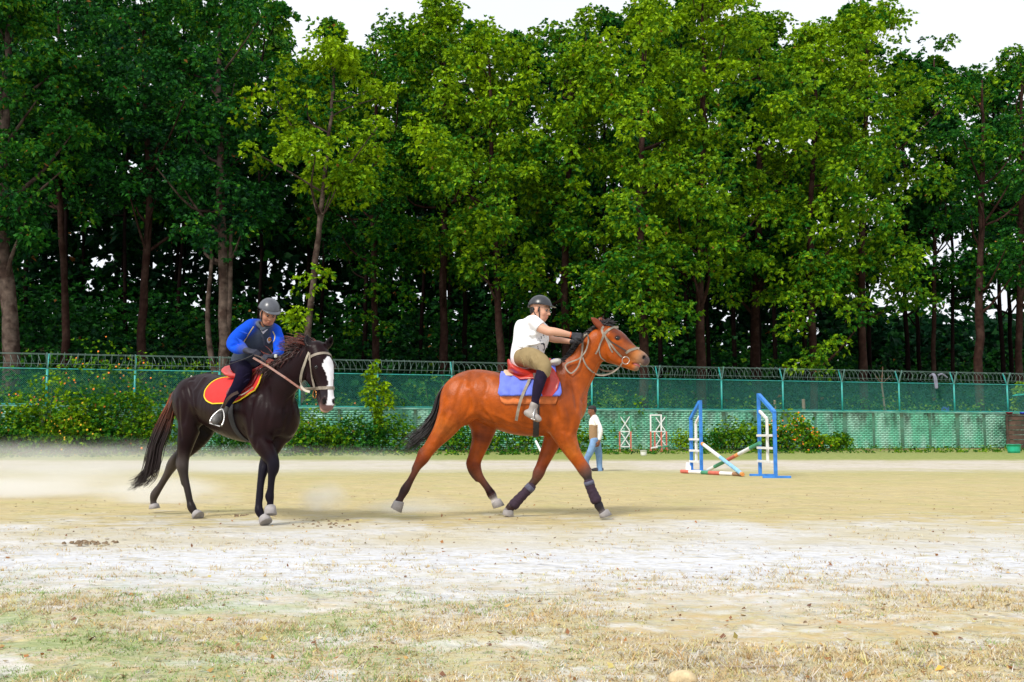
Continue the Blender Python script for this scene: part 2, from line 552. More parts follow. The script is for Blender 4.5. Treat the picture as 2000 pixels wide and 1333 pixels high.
    col = mix(math_('MULTIPLY', math_('MULTIPLY', ramp(Yw, 23, 28), ramp(Yw, 39, 33.5)), ramp(noise(.5, 5), .3, .55, .45, 1.)), col, pathc)
    col = mix(ramp(Yw, 34.5, 39), col, far_green)
    col = mix(math_('MULTIPLY', ramp(dd, -3, -1), ramp(noise(.9, 5), .45, .6)), col, (.17, .11, .06))
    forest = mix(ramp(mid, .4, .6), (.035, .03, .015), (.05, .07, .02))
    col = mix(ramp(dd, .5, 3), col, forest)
    # dark specks of dung and broken clods
    sp = noise(19, 2, .5, (.7, 1.3, 1))
    spk = math_('MULTIPLY', ramp(sp, .70, .76), ramp(noise(1.3, 3), .45, .6))
    col = mix(math_('MULTIPLY', spk, .7), col, (.16, .11, .07))
    vo = N.new('ShaderNodeTexVoronoi'); vo.inputs['Scale'].default_value = 4.2; vo.inputs['Randomness'].default_value = 1.0
    wv = N.new('ShaderNodeVectorMath'); wv.operation = 'ADD'
    wn_ = N.new('ShaderNodeTexNoise'); wn_.inputs['Scale'].default_value = 9; L.new(geo.outputs['Position'], wn_.inputs['Vector'])
    ws = N.new('ShaderNodeVectorMath'); ws.operation = 'SCALE'; ws.inputs['Scale'].default_value = .12; L.new(wn_.outputs['Color'], ws.inputs[0])
    L.new(geo.outputs['Position'], wv.inputs[0]); L.new(ws.outputs[0], wv.inputs[1]); L.new(wv.outputs[0], vo.inputs['Vector'])
    prints = math_('MULTIPLY', ramp(vo.outputs['Distance'], .10, .36), ramp(noise(.7, 3), .42, .55))      # old hoof marks, softened
    marks = math_('MULTIPLY', math_('MULTIPLY', ramp(vo.outputs['Distance'], .30, .12), ramp(noise(.9, 4), .46, .6)), ramp(Y, 5.5, 7.5))
    col = mix(math_('MULTIPLY', marks, .45), col, (.40, .35, .25))                                          # hollows left by hooves, their shade put into the colour
    L.new(col, b.inputs['Base Color'])
    bp = N.new('ShaderNodeBump'); bp.inputs['Strength'].default_value = .8; bp.inputs['Distance'].default_value = .03
    L.new(math_('ADD', math_('ADD', math_('MULTIPLY', fine, .7), mid), math_('ADD', math_('MULTIPLY', tuft, .8), math_('MULTIPLY', prints, 1.3))), bp.inputs['Height']); L.new(bp.outputs[0], b.inputs['Normal'])
    return m

GROUND = link('ground', make_ground(), ground_material())
tag(GROUND, kind='structure')

# ------------------------------------------------------------------ brick wall and the mesh fence on top of it
TEAL = mat('teal_paint', (.03, .36, .34), .45, .18, 6, .05, var2=(.04, .30, .26))
WIRE = mat('green_coated_wire', (.05, .32, .28), .5, .15, 3)
GALV = mat('galvanised_wire', (.13, .20, .18), .5, .15, 3, metal=.2)
BRACK = mat('weathered_bracket', (.16, .30, .29), .5, .3, 4)

def wall_material():
    m = mat('painted_brick', (.15, .50, .33), .8, .2, 2.0, .3, 30)
    nt = m.node_tree; N = nt.nodes; L = nt.links; b = N['Principled BSDF']
    src = b.inputs['Base Color'].links[0].from_socket
    tc = N.new('ShaderNodeTexCoord'); sep = N.new('ShaderNodeSeparateXYZ'); L.new(tc.outputs['Object'], sep.inputs[0])
    def nz(scale, st):
        mp = N.new('ShaderNodeMapping'); mp.inputs['Scale'].default_value = st; L.new(tc.outputs['Object'], mp.inputs[0])
        n = N.new('ShaderNodeTexNoise'); n.inputs['Scale'].default_value = scale; n.inputs['Detail'].default_value = 6; n.inputs['Roughness'].default_value = .65
        L.new(mp.outputs[0], n.inputs['Vector']); return n.outputs[0]
    def rr(v, lo, hi, a=0., c=1.):
        q = N.new('ShaderNodeMapRange'); q.inputs[1].default_value = lo; q.inputs[2].default_value = hi; q.inputs[3].default_value = a; q.inputs[4].default_value = c
        L.new(v, q.inputs[0]); return q.outputs[0]
    def mul(a, c):
        q = N.new('ShaderNodeMath'); q.operation = 'MULTIPLY'; L.new(a, q.inputs[0])
        if hasattr(c, 'is_linked'): L.new(c, q.inputs[1])
        else: q.inputs[1].default_value = c
        return q.outputs[0]
    def mx(f, a, col):
        q = N.new('ShaderNodeMix'); q.data_type = 'RGBA'; L.new(f, q.inputs[0]); L.new(a, q.inputs[6]); q.inputs[7].default_value = (*col, 1); return q.outputs[2]
    Z = sep.outputs[2]; Xo = sep.outputs[0]
    c = mx(mul(rr(nz(1.1, (1, 1, .35)), .44, .60), .85), src, (.40, .68, .55))                # faded paint
    mould = mul(rr(nz(1.6, (1, 1, .5)), .44, .60), rr(Z, .7, 1.75))
    mould = mul(mould, rr(Xo, 8, 40, .5, 1.0))                                                    # right-hand end is much dirtier
    c = mx(mul(mould, .88), c, (.035, .045, .028))
    c = mx(mul(mul(rr(nz(2.6, (1, 1, 1)), .5, .64), rr(Z, .55, .1)), .7), c, (.26, .27, .20))     # splashed soil
    c = mx(mul(rr(nz(7, (1, 1, 2)), .66, .72), .6), c, (.60, .66, .60))
    L.new(c, b.inputs['Base Color'])
    return m
WALLM = wall_material()
MORT = mat('mortar_joint', (.07, .26, .17), .9, .3, 3)

WALL_H = 2.0
def make_wall():
    i0, i1 = -4, 19
    p0 = fence_pt(0)
    root = empty('brick_wall', (p0[0], p0[1], 0), F_ANG, 'long green painted brick wall under the mesh fence at the back of the field', 'wall')
    L0, L1 = i0 * F_SP, i1 * F_SP
    # the core that shows in the recessed joints (local coordinates: x along the wall, y away from the camera)
    MB().box(((L0 + L1) / 2, .14, WALL_H / 2 + .05), (L1 - L0, .20, WALL_H)).build('mortar_core', MORT, root, keep=False)
    # bricks, course by course: a few pixels each, so they stay one part
    R = np.random.default_rng(4)
    courses = 20; ch = (WALL_H - .02) / courses; bl = .30
    V, F = [], []
    xs0 = []
    for c in range(courses):
        x = np.arange(L0 + (bl / 2 if c % 2 else 0), L1 - bl, bl)
        xs0.append(np.column_stack([x, np.full(len(x), .07 + c * ch)]))
    B = np.vstack(xs0); n = len(B)
    x0 = B[:, 0] + .0015; x1 = B[:, 0] + bl - .0015; z0 = B[:, 1] + .012; z1 = B[:, 1] + ch - .012
    y0 = .012 + R.uniform(-.005, .005, n); y1 = np.full(n, .06)
    vs = np.stack([np.stack([x0, y0, z0], 1), np.stack([x1, y0, z0], 1), np.stack([x1, y0, z1], 1), np.stack([x0, y0, z1], 1),
                   np.stack([x0, y1, z0], 1), np.stack([x1, y1, z0], 1), np.stack([x1, y1, z1], 1), np.stack([x0, y1, z1], 1)], 1)
    fs = np.array([(0, 1, 2, 3), (3, 2, 6, 7), (1, 5, 6, 2), (0, 4, 5, 1), (0, 3, 7, 4)])
    F = (np.arange(n)[:, None, None] * 8 + fs).reshape(-1, 4)
    o = link('bricks', mesh_np('bricks', vs.reshape(-1, 3), F), WALLM, root); o['kind'] = 'stuff'
    # coping along the top
    cope = MB()
    cope.box(((L0 + L1) / 2, .13, WALL_H + .085), (L1 - L0, .30, .07))
    cope.build('coping', mat('coping_paint', (.10, .36, .26), .8, .35, 1.5, .2, var2=(.22, .44, .36)), root, keep=False, bevel=.01)
    # pilasters at every post and half way between
    PIL = mat('pilaster_paint', (.055, .10, .06), .85, .35, 2.0, .3, var2=(.10, .32, .22))
    pm = None
    for k in range(i0 * 2, i1 * 2 + 1):
        x = k * F_SP / 2
        wide = k % 2 == 0
        if pm is None:
            a = MB().box((0, -.012, WALL_H / 2 - .02), (.17, .10, WALL_H - .08)).box((0, -.012, WALL_H - .02), (.21, .12, .06)).build('pilaster', PIL, root, keep=False, bevel=.008)
            pm = a.data
        else:
            a = bpy.data.objects.new('pilaster', pm); COL.objects.link(a); a.parent = root
            bb = a.modifiers.new('bevel', 'BEVEL'); bb.width = .008; bb.segments = 1
        a.location = (x, 0, .04)
        a.scale = (1, 1, 1) if wide else (.7, .7, 1)
    root.location.z = .10
    return root
make_wall()

MESH_H = 1.62
def make_fence():
    p0 = fence_pt(0)
    root = empty('mesh_fence', (p0[0], p0[1], .10 + WALL_H + .12), F_ANG, 'teal mesh fence topped with coiled razor wire, standing on the green brick wall', 'fence')
    a, b = -3, 18
    post = None; parts = {}
    def rep(name, make, x, y=.13, z=0, rot=0):
        if name not in parts:
            o = make(); parts[name] = o
        else:
            src = parts[name]; o = src.copy(); COL.objects.link(o)
        o.parent = root; o.location = (x, y, z); o.rotation_euler = (0, 0, 0)
        return o
    def m_post():
        return MB().tube([(0, 0, -.1), (0, 0, MESH_H + .02)], .052, 10).build('post', TEAL, root, smooth=True, keep=False)
    def m_arm(s, nm, mt):
        return lambda: MB().bar((0, 0, MESH_H - .05), (0, s * .30, MESH_H + .68), .06, .045, (1, 0, 0)).build(nm, mt, root, keep=False)
    def m_rail(z, r, nm, mt):
        return lambda: MB().tube([(.05, 0, z), (F_SP - .05, 0, z)], r, 8, cap=False).build(nm, mt, root, keep=False, smooth=True)
    def m_mesh():
        mb = MB(); sp = .085; r = .0034; H = MESH_H - .05; W = F_SP - .12
        vs, fs = [], []
        cs = np.arange(-H, W, sp)
        for sgn in (1, -1):
            for c in cs:
                # wire x = c + t, z = t  (or mirrored)
                t0, t1 = max(0, -c), min(H, W - c)
                if t1 - t0 < .02: continue
                for (dx, dy) in ((-r, 0), (r * .6, -r), (r * .6, r)):
                    pass
                n = len(vs)
                for t in (t0, t1):
                    X = c + t; 
                    if sgn < 0: X = W - X
                    vs += [(X - r + .06, sgn * .004, t + .02), (X + r * .9 + .06, -.006 + sgn * .004, t + .02), (X + r * .9 + .06, .006 + sgn * .004, t + .02)]
                fs += [(n, n + 1, n + 4, n + 3), (n + 1, n + 2, n + 5, n + 4), (n + 2, n, n + 3, n + 5)]
        mb.v, mb.f = vs, fs
        return mb.build('wire_mesh', WIRE, root, keep=False)
    def m_coil():
        pts = []
        turns = 13; n = 16
        for k in range(turns * n + 1):
            a_ = 2 * math.pi * k / n
            rr_ = .30 * (1 + .10 * math.sin(k * .37) + .06 * math.sin(k * .93))
            pts.append((F_SP * k / (turns * n) + .05 * math.sin(a_ * 1.0), rr_ * math.cos(a_), .33 + rr_ * math.sin(a_) + .015 * math.sin(k * .11)))
        mb = MB().tube(pts, .009, 3, cap=False)
        R = random.Random(3)
        for k in range(0, len(pts), 4):                  # razor barbs
            p = Vector(pts[k]); d = Vector((R.uniform(-1, 1), R.uniform(-1, 1), R.uniform(-1, 1))).normalized() * .035
            mb.add([p - d, p + d, p + Vector((.012, 0, .012)), p - Vector((.012, 0, .012))], [(0, 2, 1), (0, 1, 3)])
        return mb.build('razor_coil', GALV, root, keep=False)
    for i in range(a, b + 1):
        x = i * F_SP
        rep('post', m_post, x)
        rep('arm_front', m_arm(-1, 'bracket_arm', BRACK), x)
        rep('arm_back', m_arm(1, 'bracket_arm', TEAL), x)
        if i == b: break
        rep('rail_top', m_rail(MESH_H, .026, 'rail', TEAL), x)
        rep('rail_low', m_rail(.04, .022, 'rail', TEAL), x)
        rep('wire_mesh', m_mesh, x)
        o = rep('razor_coil', m_coil, x, z=MESH_H + .06)
        o.location.z += .035 * math.sin(i * 2.3); o.scale = (1, .92 + .12 * math.sin(i * 1.7), .94 + .08 * math.cos(i * 2.9))
        if i % 2: o.location.x += F_SP; o.rotation_euler = (.1, 0, math.pi)
        for (yy, zz) in ((-.08, .22), (-.27, .66), (.27, .66)):
            rep('barbed_wire', m_rail(0, .010, 'barbed_wire', GALV), x, .13 + yy, MESH_H + zz)
    return root
make_fence()
# ------------------------------------------------------------------ foliage
def leaf_mat(name, transl=.22, rough=.6):
    return mat(name, rough=rough, var=.15, scale=.8, attr=True, transl=transl, spec=.14)
LEAF = leaf_mat('tree_leaf')
LEAF_B = leaf_mat('shrub_leaf', .3)
BARK = mat('bark_brown', (.030, .013, .010), .9, .4, 5, .8, 14, var2=(.048, .026, .020), spec=.1)
BARK_D = mat('bark_dark', (.008, .004, .004), .9, .35, 5, .8, 14, var2=(.014, .008, .007), spec=.05)  # back rows: the gloom of the wood is put into this darker bark colour
BARK_P = mat('bark_pale', (.10, .072, .058), .9, .4, 5, .8, 14, var2=(.045, .028, .022), spec=.1)

def leaves(base, dirs, ups, length, width, cols, droop=.25):
    """four-cornered leaves: base points, directions, face-up vectors; returns verts, quads, colours"""
    n = len(base)
    side = np.cross(dirs, ups); side /= np.linalg.norm(side, axis=1)[:, None] + 1e-9
    L = length[:, None]; W = width[:, None]
    mid = base + dirs * L * .5
    tip = base + dirs * L + np.array((0, 0, -1.)) * L * droop
    V = np.stack([base, mid + side * W, tip, mid - side * W], 1).reshape(-1, 3)
    F = np.arange(n * 4).reshape(n, 4)
    C = np.repeat(cols, 4, 0)
    return V, F, C


def clump_leaves(R, C, rad, per, lsize, hue, tuft=6, up=.6):
    """tufts of leaves on the upper and outer side of each clump. C (n,3), rad (n,3), hue (n,) 0 dark .. 1 yellow-green"""
    n = len(C)
    nt = per // tuft
    d = unit(R.normal(size=(n, nt, 3)) + np.array((0, 0, .35)))
    rr = R.uniform(.55, 1.05, (n, nt, 1)) ** .7
    P = C[:, None] + d * rr * rad[:, None]
    ax = unit(d + np.array((0, 0, up)) + R.normal(scale=.35, size=d.shape))
    P = np.repeat(P.reshape(-1, 3), tuft, 0); ax = np.repeat(ax.reshape(-1, 3), tuft, 0)
    out = unit(R.normal(size=P.shape)); out = unit(out - ax * (out * ax).sum(1)[:, None])
    spread = R.uniform(.5, 1.3, (len(P), 1))
    dr = unit(ax + out * spread)
    upv = unit(ax - dr * (dr * ax).sum(1)[:, None] + R.normal(scale=.15, size=P.shape))
    L = lsize * R.uniform(.7, 1.3, len(P)); W = L * R.uniform(.22, .32, len(P))
    h = np.repeat(np.repeat(hue, nt), tuft) + np.repeat(R.normal(scale=.10, size=n * nt), tuft) + R.normal(scale=.10, size=len(P))
    h = np.clip(h, 0, 1)[:, None]
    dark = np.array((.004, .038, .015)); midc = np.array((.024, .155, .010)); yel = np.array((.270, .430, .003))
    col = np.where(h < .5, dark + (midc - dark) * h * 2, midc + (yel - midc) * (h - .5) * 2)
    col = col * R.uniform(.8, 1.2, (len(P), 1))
    brown = R.random(len(P)) < .004
    col[brown] = (.30, .12, .03)
    return leaves(P, dr, upv, L, W, col)

def crown_mesh(name, R, z0, z1, half, n_cl, per, lsize, hue0, top_hue=.25, low=.55, cx=0, cy=0, shape=1.0, lobes=5):
    """crown between heights z0..z1 with uneven lobes"""
    nl = max(6, n_cl // 9)                       # branches first, then foliage clumps round each branch end
    which = R.integers(0, nl, n_cl)
    t = ((np.arange(nl) + R.random(nl)) / nl) ** 1.0
    t = t[which]
    prof = np.interp(t, [0, .10, .32, .6, .85, 1.0], [low * .7, low * 1.1, 1.0, .95, .68, .22])
    ang = (np.arange(nl) * 2.4 + R.normal(scale=.5, size=nl))[which]
    lob = 1 + .28 * np.sin(ang * 2 + t * 7 + R.uniform(0, 6)) + .18 * np.sin(ang * 3 - t * 11 + R.uniform(0, 6)) + .14 * np.sin(t * 23 + R.uniform(0, 6))
    rr = half * prof * lob * np.sqrt(R.uniform(.30, 1, nl))[which] * np.where(R.random(n_cl) < .22, R.uniform(.1, .8, n_cl), 1)
    C = np.column_stack([cx + rr * np.cos(ang), cy + rr * np.sin(ang), z0 + t * (z1 - z0)])
    q = R.normal(size=(n_cl, 3)) * np.array((.62, .62, .42)) * (half / 3.4)
    q[:, 2] -= .25 * (q[:, 0] ** 2 + q[:, 1] ** 2)
    C = C + q * np.minimum(1.15, .35 + prof)[:, None]
    s = R.uniform(.42, .95, n_cl)
    rad = np.column_stack([s, s, s * R.uniform(.55, .85, n_cl)])
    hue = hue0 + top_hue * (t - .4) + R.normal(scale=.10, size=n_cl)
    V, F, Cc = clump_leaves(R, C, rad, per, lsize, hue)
    # thin shoots that stick out of the top
    return mesh_np(name, V, F, Cc), C

def trunk_mesh(R, pts, rads, crown_C=None, nlimb=9, forks=()):
    mb = MB()
    P = catmull(np.column_stack([pts, rads]), 5)
    P[:, :2] += R.normal(scale=.03, size=(len(P), 2))
    mb.tube(P[:, :3], P[:, 3] * R.uniform(.93, 1.07, len(P)), 9)
    base = P[0]
    for k in range(4):                                 # root flare
        a = R.uniform(0, 6.28)
        mb.tube([base[:3] + np.array((math.cos(a) * base[3] * 1.9, math.sin(a) * base[3] * 1.9, -.1)), base[:3] + np.array((math.cos(a) * base[3] * .55, math.sin(a) * base[3] * .55, .7))], [base[3] * .4, base[3] * .3], 5)
    if crown_C is not None:
        idx = R.choice(len(crown_C), size=min(nlimb, len(crown_C)), replace=False)
        for i in idx:
            c = crown_C[i]
            zt = c[2] - R.uniform(1.0, 3.0)
            j = int(np.argmin(np.abs(P[:, 2] - zt)))
            a = P[j]
            m = (a[:3] + c) / 2 + np.array((0, 0, -.3)) + R.normal(scale=.25, size=3)
            mb.tube(catmull([a[:3], m, c], 3), np.linspace(a[3] * .5, .03, 7), 5, cap=False)
    for f in forks:
        mb.tube(catmull(np.array(f)[:, :3], 4), catmull(np.array(f), 4)[:, 3], 8)
    return mb

TREE_SEED = 100
def front_tree(px, Y, ytop, ybase, half, hue, label, rad=.22, pxtop=None, pale=False, n_cl=None, forks=None, low=.55, lsize=.238, extra=None):
    R = np.random.default_rng(int(px) * 7 + 13)
    b = pix(px, 852, Y)
    gz = float(ground_z(b[0], Y))
    zt = pix(px, ytop, Y)[2]; zb = pix(px, ybase, Y)[2]
    xt = pix(pxtop if pxtop is not None else px, ytop, Y)[0]
    root = empty('broadleaf_tree', (b[0], Y, gz), 0, label, 'tree', 'tall broadleaf trees standing behind the fence')
    dx = xt - b[0]
    ht = zt - gz
    half *= 1.10; n_cl = int((n_cl or 9 * (zt - zb) * half / 3.2) * 1.35)
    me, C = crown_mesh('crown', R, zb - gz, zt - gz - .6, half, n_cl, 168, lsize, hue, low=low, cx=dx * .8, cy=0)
    if extra:
        E = []
        for (ex, ey, er, en) in extra:                 # low hanging sprays of foliage, given where they hang
            q = pix(ex, ey, Y - half * .5) - np.array((b[0], Y, gz))
            E.append(q + R.normal(size=(en, 3)) * np.array((er, er * .7, er)))
        E = np.vstack(E); s = R.uniform(.4, .8, len(E))
        V2, F2, C2 = clump_leaves(R, E, np.column_stack([s, s, s * .7]), 126, lsize * .95, np.full(len(E), hue) + R.normal(scale=.08, size=len(E)))
        V1 = np.empty(len(me.vertices) * 3, np.float32); me.vertices.foreach_get('co', V1)
        C1 = np.empty(len(me.vertices) * 4, np.float32); me.color_attributes['Col'].data.foreach_get('color', C1)
        F1 = np.arange(len(me.vertices)).reshape(-1, 4)
        bpy.data.meshes.remove(me)
        me = mesh_np('crown', np.vstack([V1.reshape(-1, 3), V2]), np.vstack([F1, F2 + len(V1) // 3]), np.vstack([C1.reshape(-1, 4)[:, :3], C2]))
        C = np.vstack([C, E])
    link('crown', me, LEAF, root)
    tops = [(0, 0, -.2), (dx * .12 + R.normal() * .15, 0, ht * .22), (dx * .55 + R.normal() * .2, 0, ht * .5), (dx * .85, 0, ht * .75), (dx, 0, ht * .93)]
    tm = trunk_mesh(R, tops, [rad * 1.15, rad * .95, rad * .75, rad * .5, .05], C, 12, forks or ())
    tm.build('trunk', BARK_P if pale else BARK, root, smooth=True, keep=False)
    return root

D_ = 'deep green'; G_ = 'yellow green'
FT = [  # low hues at the far left put the shade there into the leaf colour
 # px, Y, ytop, ybase, half, hue, label, kwargs
 (20, 50, -60, 465, 3.4, .36, 'dark tree with the thickest pale trunk, at the left edge behind the fence', dict(rad=.42, pale=True, extra=[(40, 330, 1.1, 16), (60, 200, 1.0, 14)])),
 (118, 58, -80, 365, 3.9, .18, 'dark broadleaf tree with a thin brown trunk, second from the left edge behind the fence', dict(rad=.22)),
 (285, 55, -60, 385, 4.2, .20, 'dark tree with a straight brown trunk, above the rump of the dark horse', dict(rad=.24)),
 (430, 53, -30, 435, 4.0, .24, 'dark tree with a forked trunk just left of the rider in the blue jacket', dict(rad=.30, pale=True, extra=[(400, 450, .9, 12)], forks=1)),
 (583, 52, 62, 370, 3.3, .95, 'bright yellow green tree on a slim pale leaning trunk above the dark horse head', dict(rad=.19, pale=True, pxtop=655, extra=[(605, 545, .35, 3), (580, 620, .4, 4)])),
 (735, 62, 40, 505, 3.7, .50, 'mid green tree half hidden just right of the bright leaning tree', dict(rad=.22, extra=[(730, 520, 1.2, 10), (720, 610, .9, 8)])),
 (868, 62, -12, 525, 3.6, .66, 'green tree whose bare straight trunk shows just left of the rider in white', dict(rad=.26)),
 (985, 57, 50, 545, 3.6, .76, 'bright green tree with a broad crown above the helmet of the rider in white', dict(rad=.22, pxtop=955)),
 (1118, 59, 20, 615, 3.2, .64, 'yellow green tree with foliage hanging low behind the head of the bay horse', dict(rad=.26, low=.8)),
 (1255, 55, 0, 615, 3.2, .72, 'yellow green tree with a long drooping crown right of the bay horse', dict(rad=.26, low=.8, extra=[(1250, 610, .7, 10)])),
 (1372, 57, -70, 555, 4.0, .74, 'tallest bright green tree, its reddish bare trunk showing behind the left blue jump stand', dict(rad=.27)),
 (1482, 66, 10, 555, 3.6, .56, 'green tree with a red brown trunk behind the gap between the blue stands', dict(rad=.32)),
 (1590, 59, 45, 615, 3.2, .68, 'yellow green tree with leaves hanging right down to the razor wire', dict(rad=.22, low=.9, extra=[(1570, 600, .9, 14), (1590, 680, .7, 10)])),
 (1690, 61, -8, 575, 4.0, .74, 'broad bright green tree with a rounded high crown right of the blue jump stands', dict(rad=.24, n_cl=190)),
 (1822, 69, 62, 475, 2.8, .40, 'thin dark tree with sky round its slim trunk, third from the right edge', dict(rad=.16, n_cl=60)),
 (1916, 62, 105, 575, 3.0, .36, 'dark green tree with a straight red brown trunk near the right edge', dict(rad=.26, n_cl=80)),
 (1992, 66, 70, 535, 2.8, .42, 'dark green tree cut by the right edge of the picture', dict(rad=.24, n_cl=80)),
]
for (px, Y, yt, yb, hf, hue, lab, kw) in FT:
    if kw.get('forks') == 1:
        kw['forks'] = [[(0.05, 0, 2.6, .2), (-.55, 0, 4.6, .16), (-.85, .1, 7.0, .13), (-.7, .1, 10, .09)], [(.0, 0, 3.4, .2), (.25, 0, 6.0, .17), (.3, 0, 9.0, .13), (.2, .2, 12, .08)]]
    front_tree(px, Y, yt, yb, hf, hue, lab, **kw)

# rows further back, built once per kind and copied
def back_kind(k, h, zb, half, n_cl, hue, rad):
    R = np.random.default_rng(900 + k)
    me, C = crown_mesh('crown', R, zb, h, half, n_cl, 102, .38, hue, low=.75)
    me.materials.append(LEAF)
    tm = trunk_mesh(R, [(0, 0, -.5), (R.normal() * .2, R.normal() * .2, h * .3), (R.normal() * .3, 0, h * .6), (0, 0, h * .9)], [rad, rad * .8, rad * .6, .06], C, 9)
    t = bpy.data.meshes.new('trunk'); t.from_pydata(tm.v, [], tm.f); t.materials.append(BARK_D)
    t.polygons.foreach_set('use_smooth', [True] * len(t.polygons))
    return me, t
KINDS = [back_kind(0, 24, 8, 3.0, 84, .30, .17), back_kind(1, 22, 7.5, 2.8, 74, .42, .14), back_kind(2, 25, 9, 2.9, 82, .22, .18), back_kind(3, 20, 6, 2.6, 66, .36, .13)]
RB = np.random.default_rng(5)
def ordinal(i):
    w = ['first', 'second', 'third', 'fourth', 'fifth', 'sixth', 'seventh', 'eighth', 'ninth', 'tenth', 'eleventh', 'twelfth', 'thirteenth',
         'fourteenth', 'fifteenth', 'sixteenth', 'seventeenth', 'eighteenth', 'nineteenth', 'twentieth']
    return w[i - 1] if i <= 20 else 'twenty-' + w[i - 21]
def back_row(n, x0, x1, Y0, Y1, ytop_fn, group, label_fn, jit=18):
    for i, px in enumerate(np.linspace(x0, x1, n)):
        px = px + RB.uniform(-jit, jit); Y = RB.uniform(Y0, Y1)
        p = pix(px, 852, Y); gz = float(ground_z(p[0], Y))
        zt = pix(px, ytop_fn(px) + RB.uniform(-12, 14), Y)[2]
        k = int(RB.integers(0, 4)); cm, tm = KINDS[k]; hh = (24.6, 22.6, 25.6, 20.6)[k]
        s = (zt - gz) / hh
        root = empty('forest_tree', (p[0], Y, gz), RB.uniform(0, 6.28), label_fn(px) + ', ' + ordinal(i + 1) + ' from the left', 'tree', group)
        root.scale = (1 + .3 * (s - 1), 1 + .3 * (s - 1), s)
        for nm, me in (('crown', cm), ('trunk', tm)):
            o = bpy.data.objects.new(nm, me); COL.objects.link(o); o.parent = root
SKY_X = [-200, 0, 300, 540, 580, 620, 650, 700, 740, 790, 850, 930, 1000, 1060, 1130, 1180, 1300, 1500, 1540, 1600, 1680, 1750, 1830, 1880, 1920, 1945, 1990, 2200]
SKY_Y = [-60, -60, -60, -30, 75, 40, 14, 62, 60, 45, 0, 10, 60, 25, 40, -20, -60, -10, 55, 50, 8, 45, 62, 110, 115, 70, 85, 60]
sky_y = lambda x: float(np.interp(x, SKY_X, SKY_Y))
MIDX = [60, 190, 345, 500]
back_row(22, 30, 2060, 66, 76, lambda x: sky_y(x) + 12, 'shadowed trees in the second row of the wood', lambda x: 'slim shaded tree in the second row of the wood')
back_row(24, -40, 2080, 78, 88, lambda x: sky_y(x) + 45, 'slender trees in the third row of the wood', lambda x: 'slender dark tree in the third row of the wood')
back_row(26, -40, 1620, 90, 101, lambda x: sky_y(x) + 75, 'far slender trees at the back of the wood', lambda x: 'far slender tree in the back row of the wood')
# the wood carries on to the left of the picture
back_row(9, -700, -60, 50, 75, lambda x: -60, 'trees of the wood continuing beyond the left edge', lambda x: 'tree of the wood past the left edge')
back_row(7, 2080, 2500, 66, 95, lambda x: 60, 'trees of the wood continuing beyond the right edge', lambda x: 'tree of the wood past the right edge')

# undergrowth on the slope under the trees: nobody could count it
def undergrowth():
    R = np.random.default_rng(77)
    n = 2400
    px = R.uniform(-60, 2060, n); d = R.uniform(0, 1, n) ** .9 * 34 + 2.0
    # depth from the fence line
    x = np.empty(n); y = np.empty(n)
    for i in range(n):
        u = (px[i] - 1000) / FPX
        # solve y - fence_y(u*y) = d
        yy = (45.5 + 20.7 * FA[1] / FA[0] + d[i]) / (1 - u * FA[1] / FA[0])
        y[i] = yy; x[i] = u * yy
    z = ground_z(x, y)
    h = R.uniform(.35, 1.1, n) * (1 + .9 * fbm(x * .25, y * .25, 4)) * np.interp(d, [0, 10, 34], [1.0, 1.7, 2.4])
    C = np.column_stack([x, y, z + h * .75])
    rad = np.column_stack([h * 1.1, h * 1.0, h * .75])
    hue = .20 + .45 * (fbm(x * .2 + 9, y * .2, 8) - .45) + R.normal(scale=.07, size=n)
    V, F, Cc = clump_leaves(R, C, rad, 60, .43, hue)
    o = link('undergrowth', mesh_np('undergrowth', V, F, Cc), LEAF_B)
    tag(o, 'dense dark green undergrowth covering the slope under the trees behind the fence', 'undergrowth', kind='stuff')
undergrowth()

def thicket():
    """young growth and low crowns at the back of the wood: one mass, with chinks of sky"""
    R = np.random.default_rng(78); n = 3700
    x = R.uniform(-62, 66, n); d = R.uniform(34, 60, n); y = fence_y(x) + d
    pxs = 1000 + FPX * x / y
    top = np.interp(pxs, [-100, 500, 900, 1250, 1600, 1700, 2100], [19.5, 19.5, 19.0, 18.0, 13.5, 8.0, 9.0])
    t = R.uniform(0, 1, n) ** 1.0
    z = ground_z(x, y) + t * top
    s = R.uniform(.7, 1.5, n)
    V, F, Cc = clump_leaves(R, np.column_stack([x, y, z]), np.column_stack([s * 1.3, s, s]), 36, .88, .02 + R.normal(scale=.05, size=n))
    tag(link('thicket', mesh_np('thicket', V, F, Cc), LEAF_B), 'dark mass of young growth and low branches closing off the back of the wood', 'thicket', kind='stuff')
thicket()

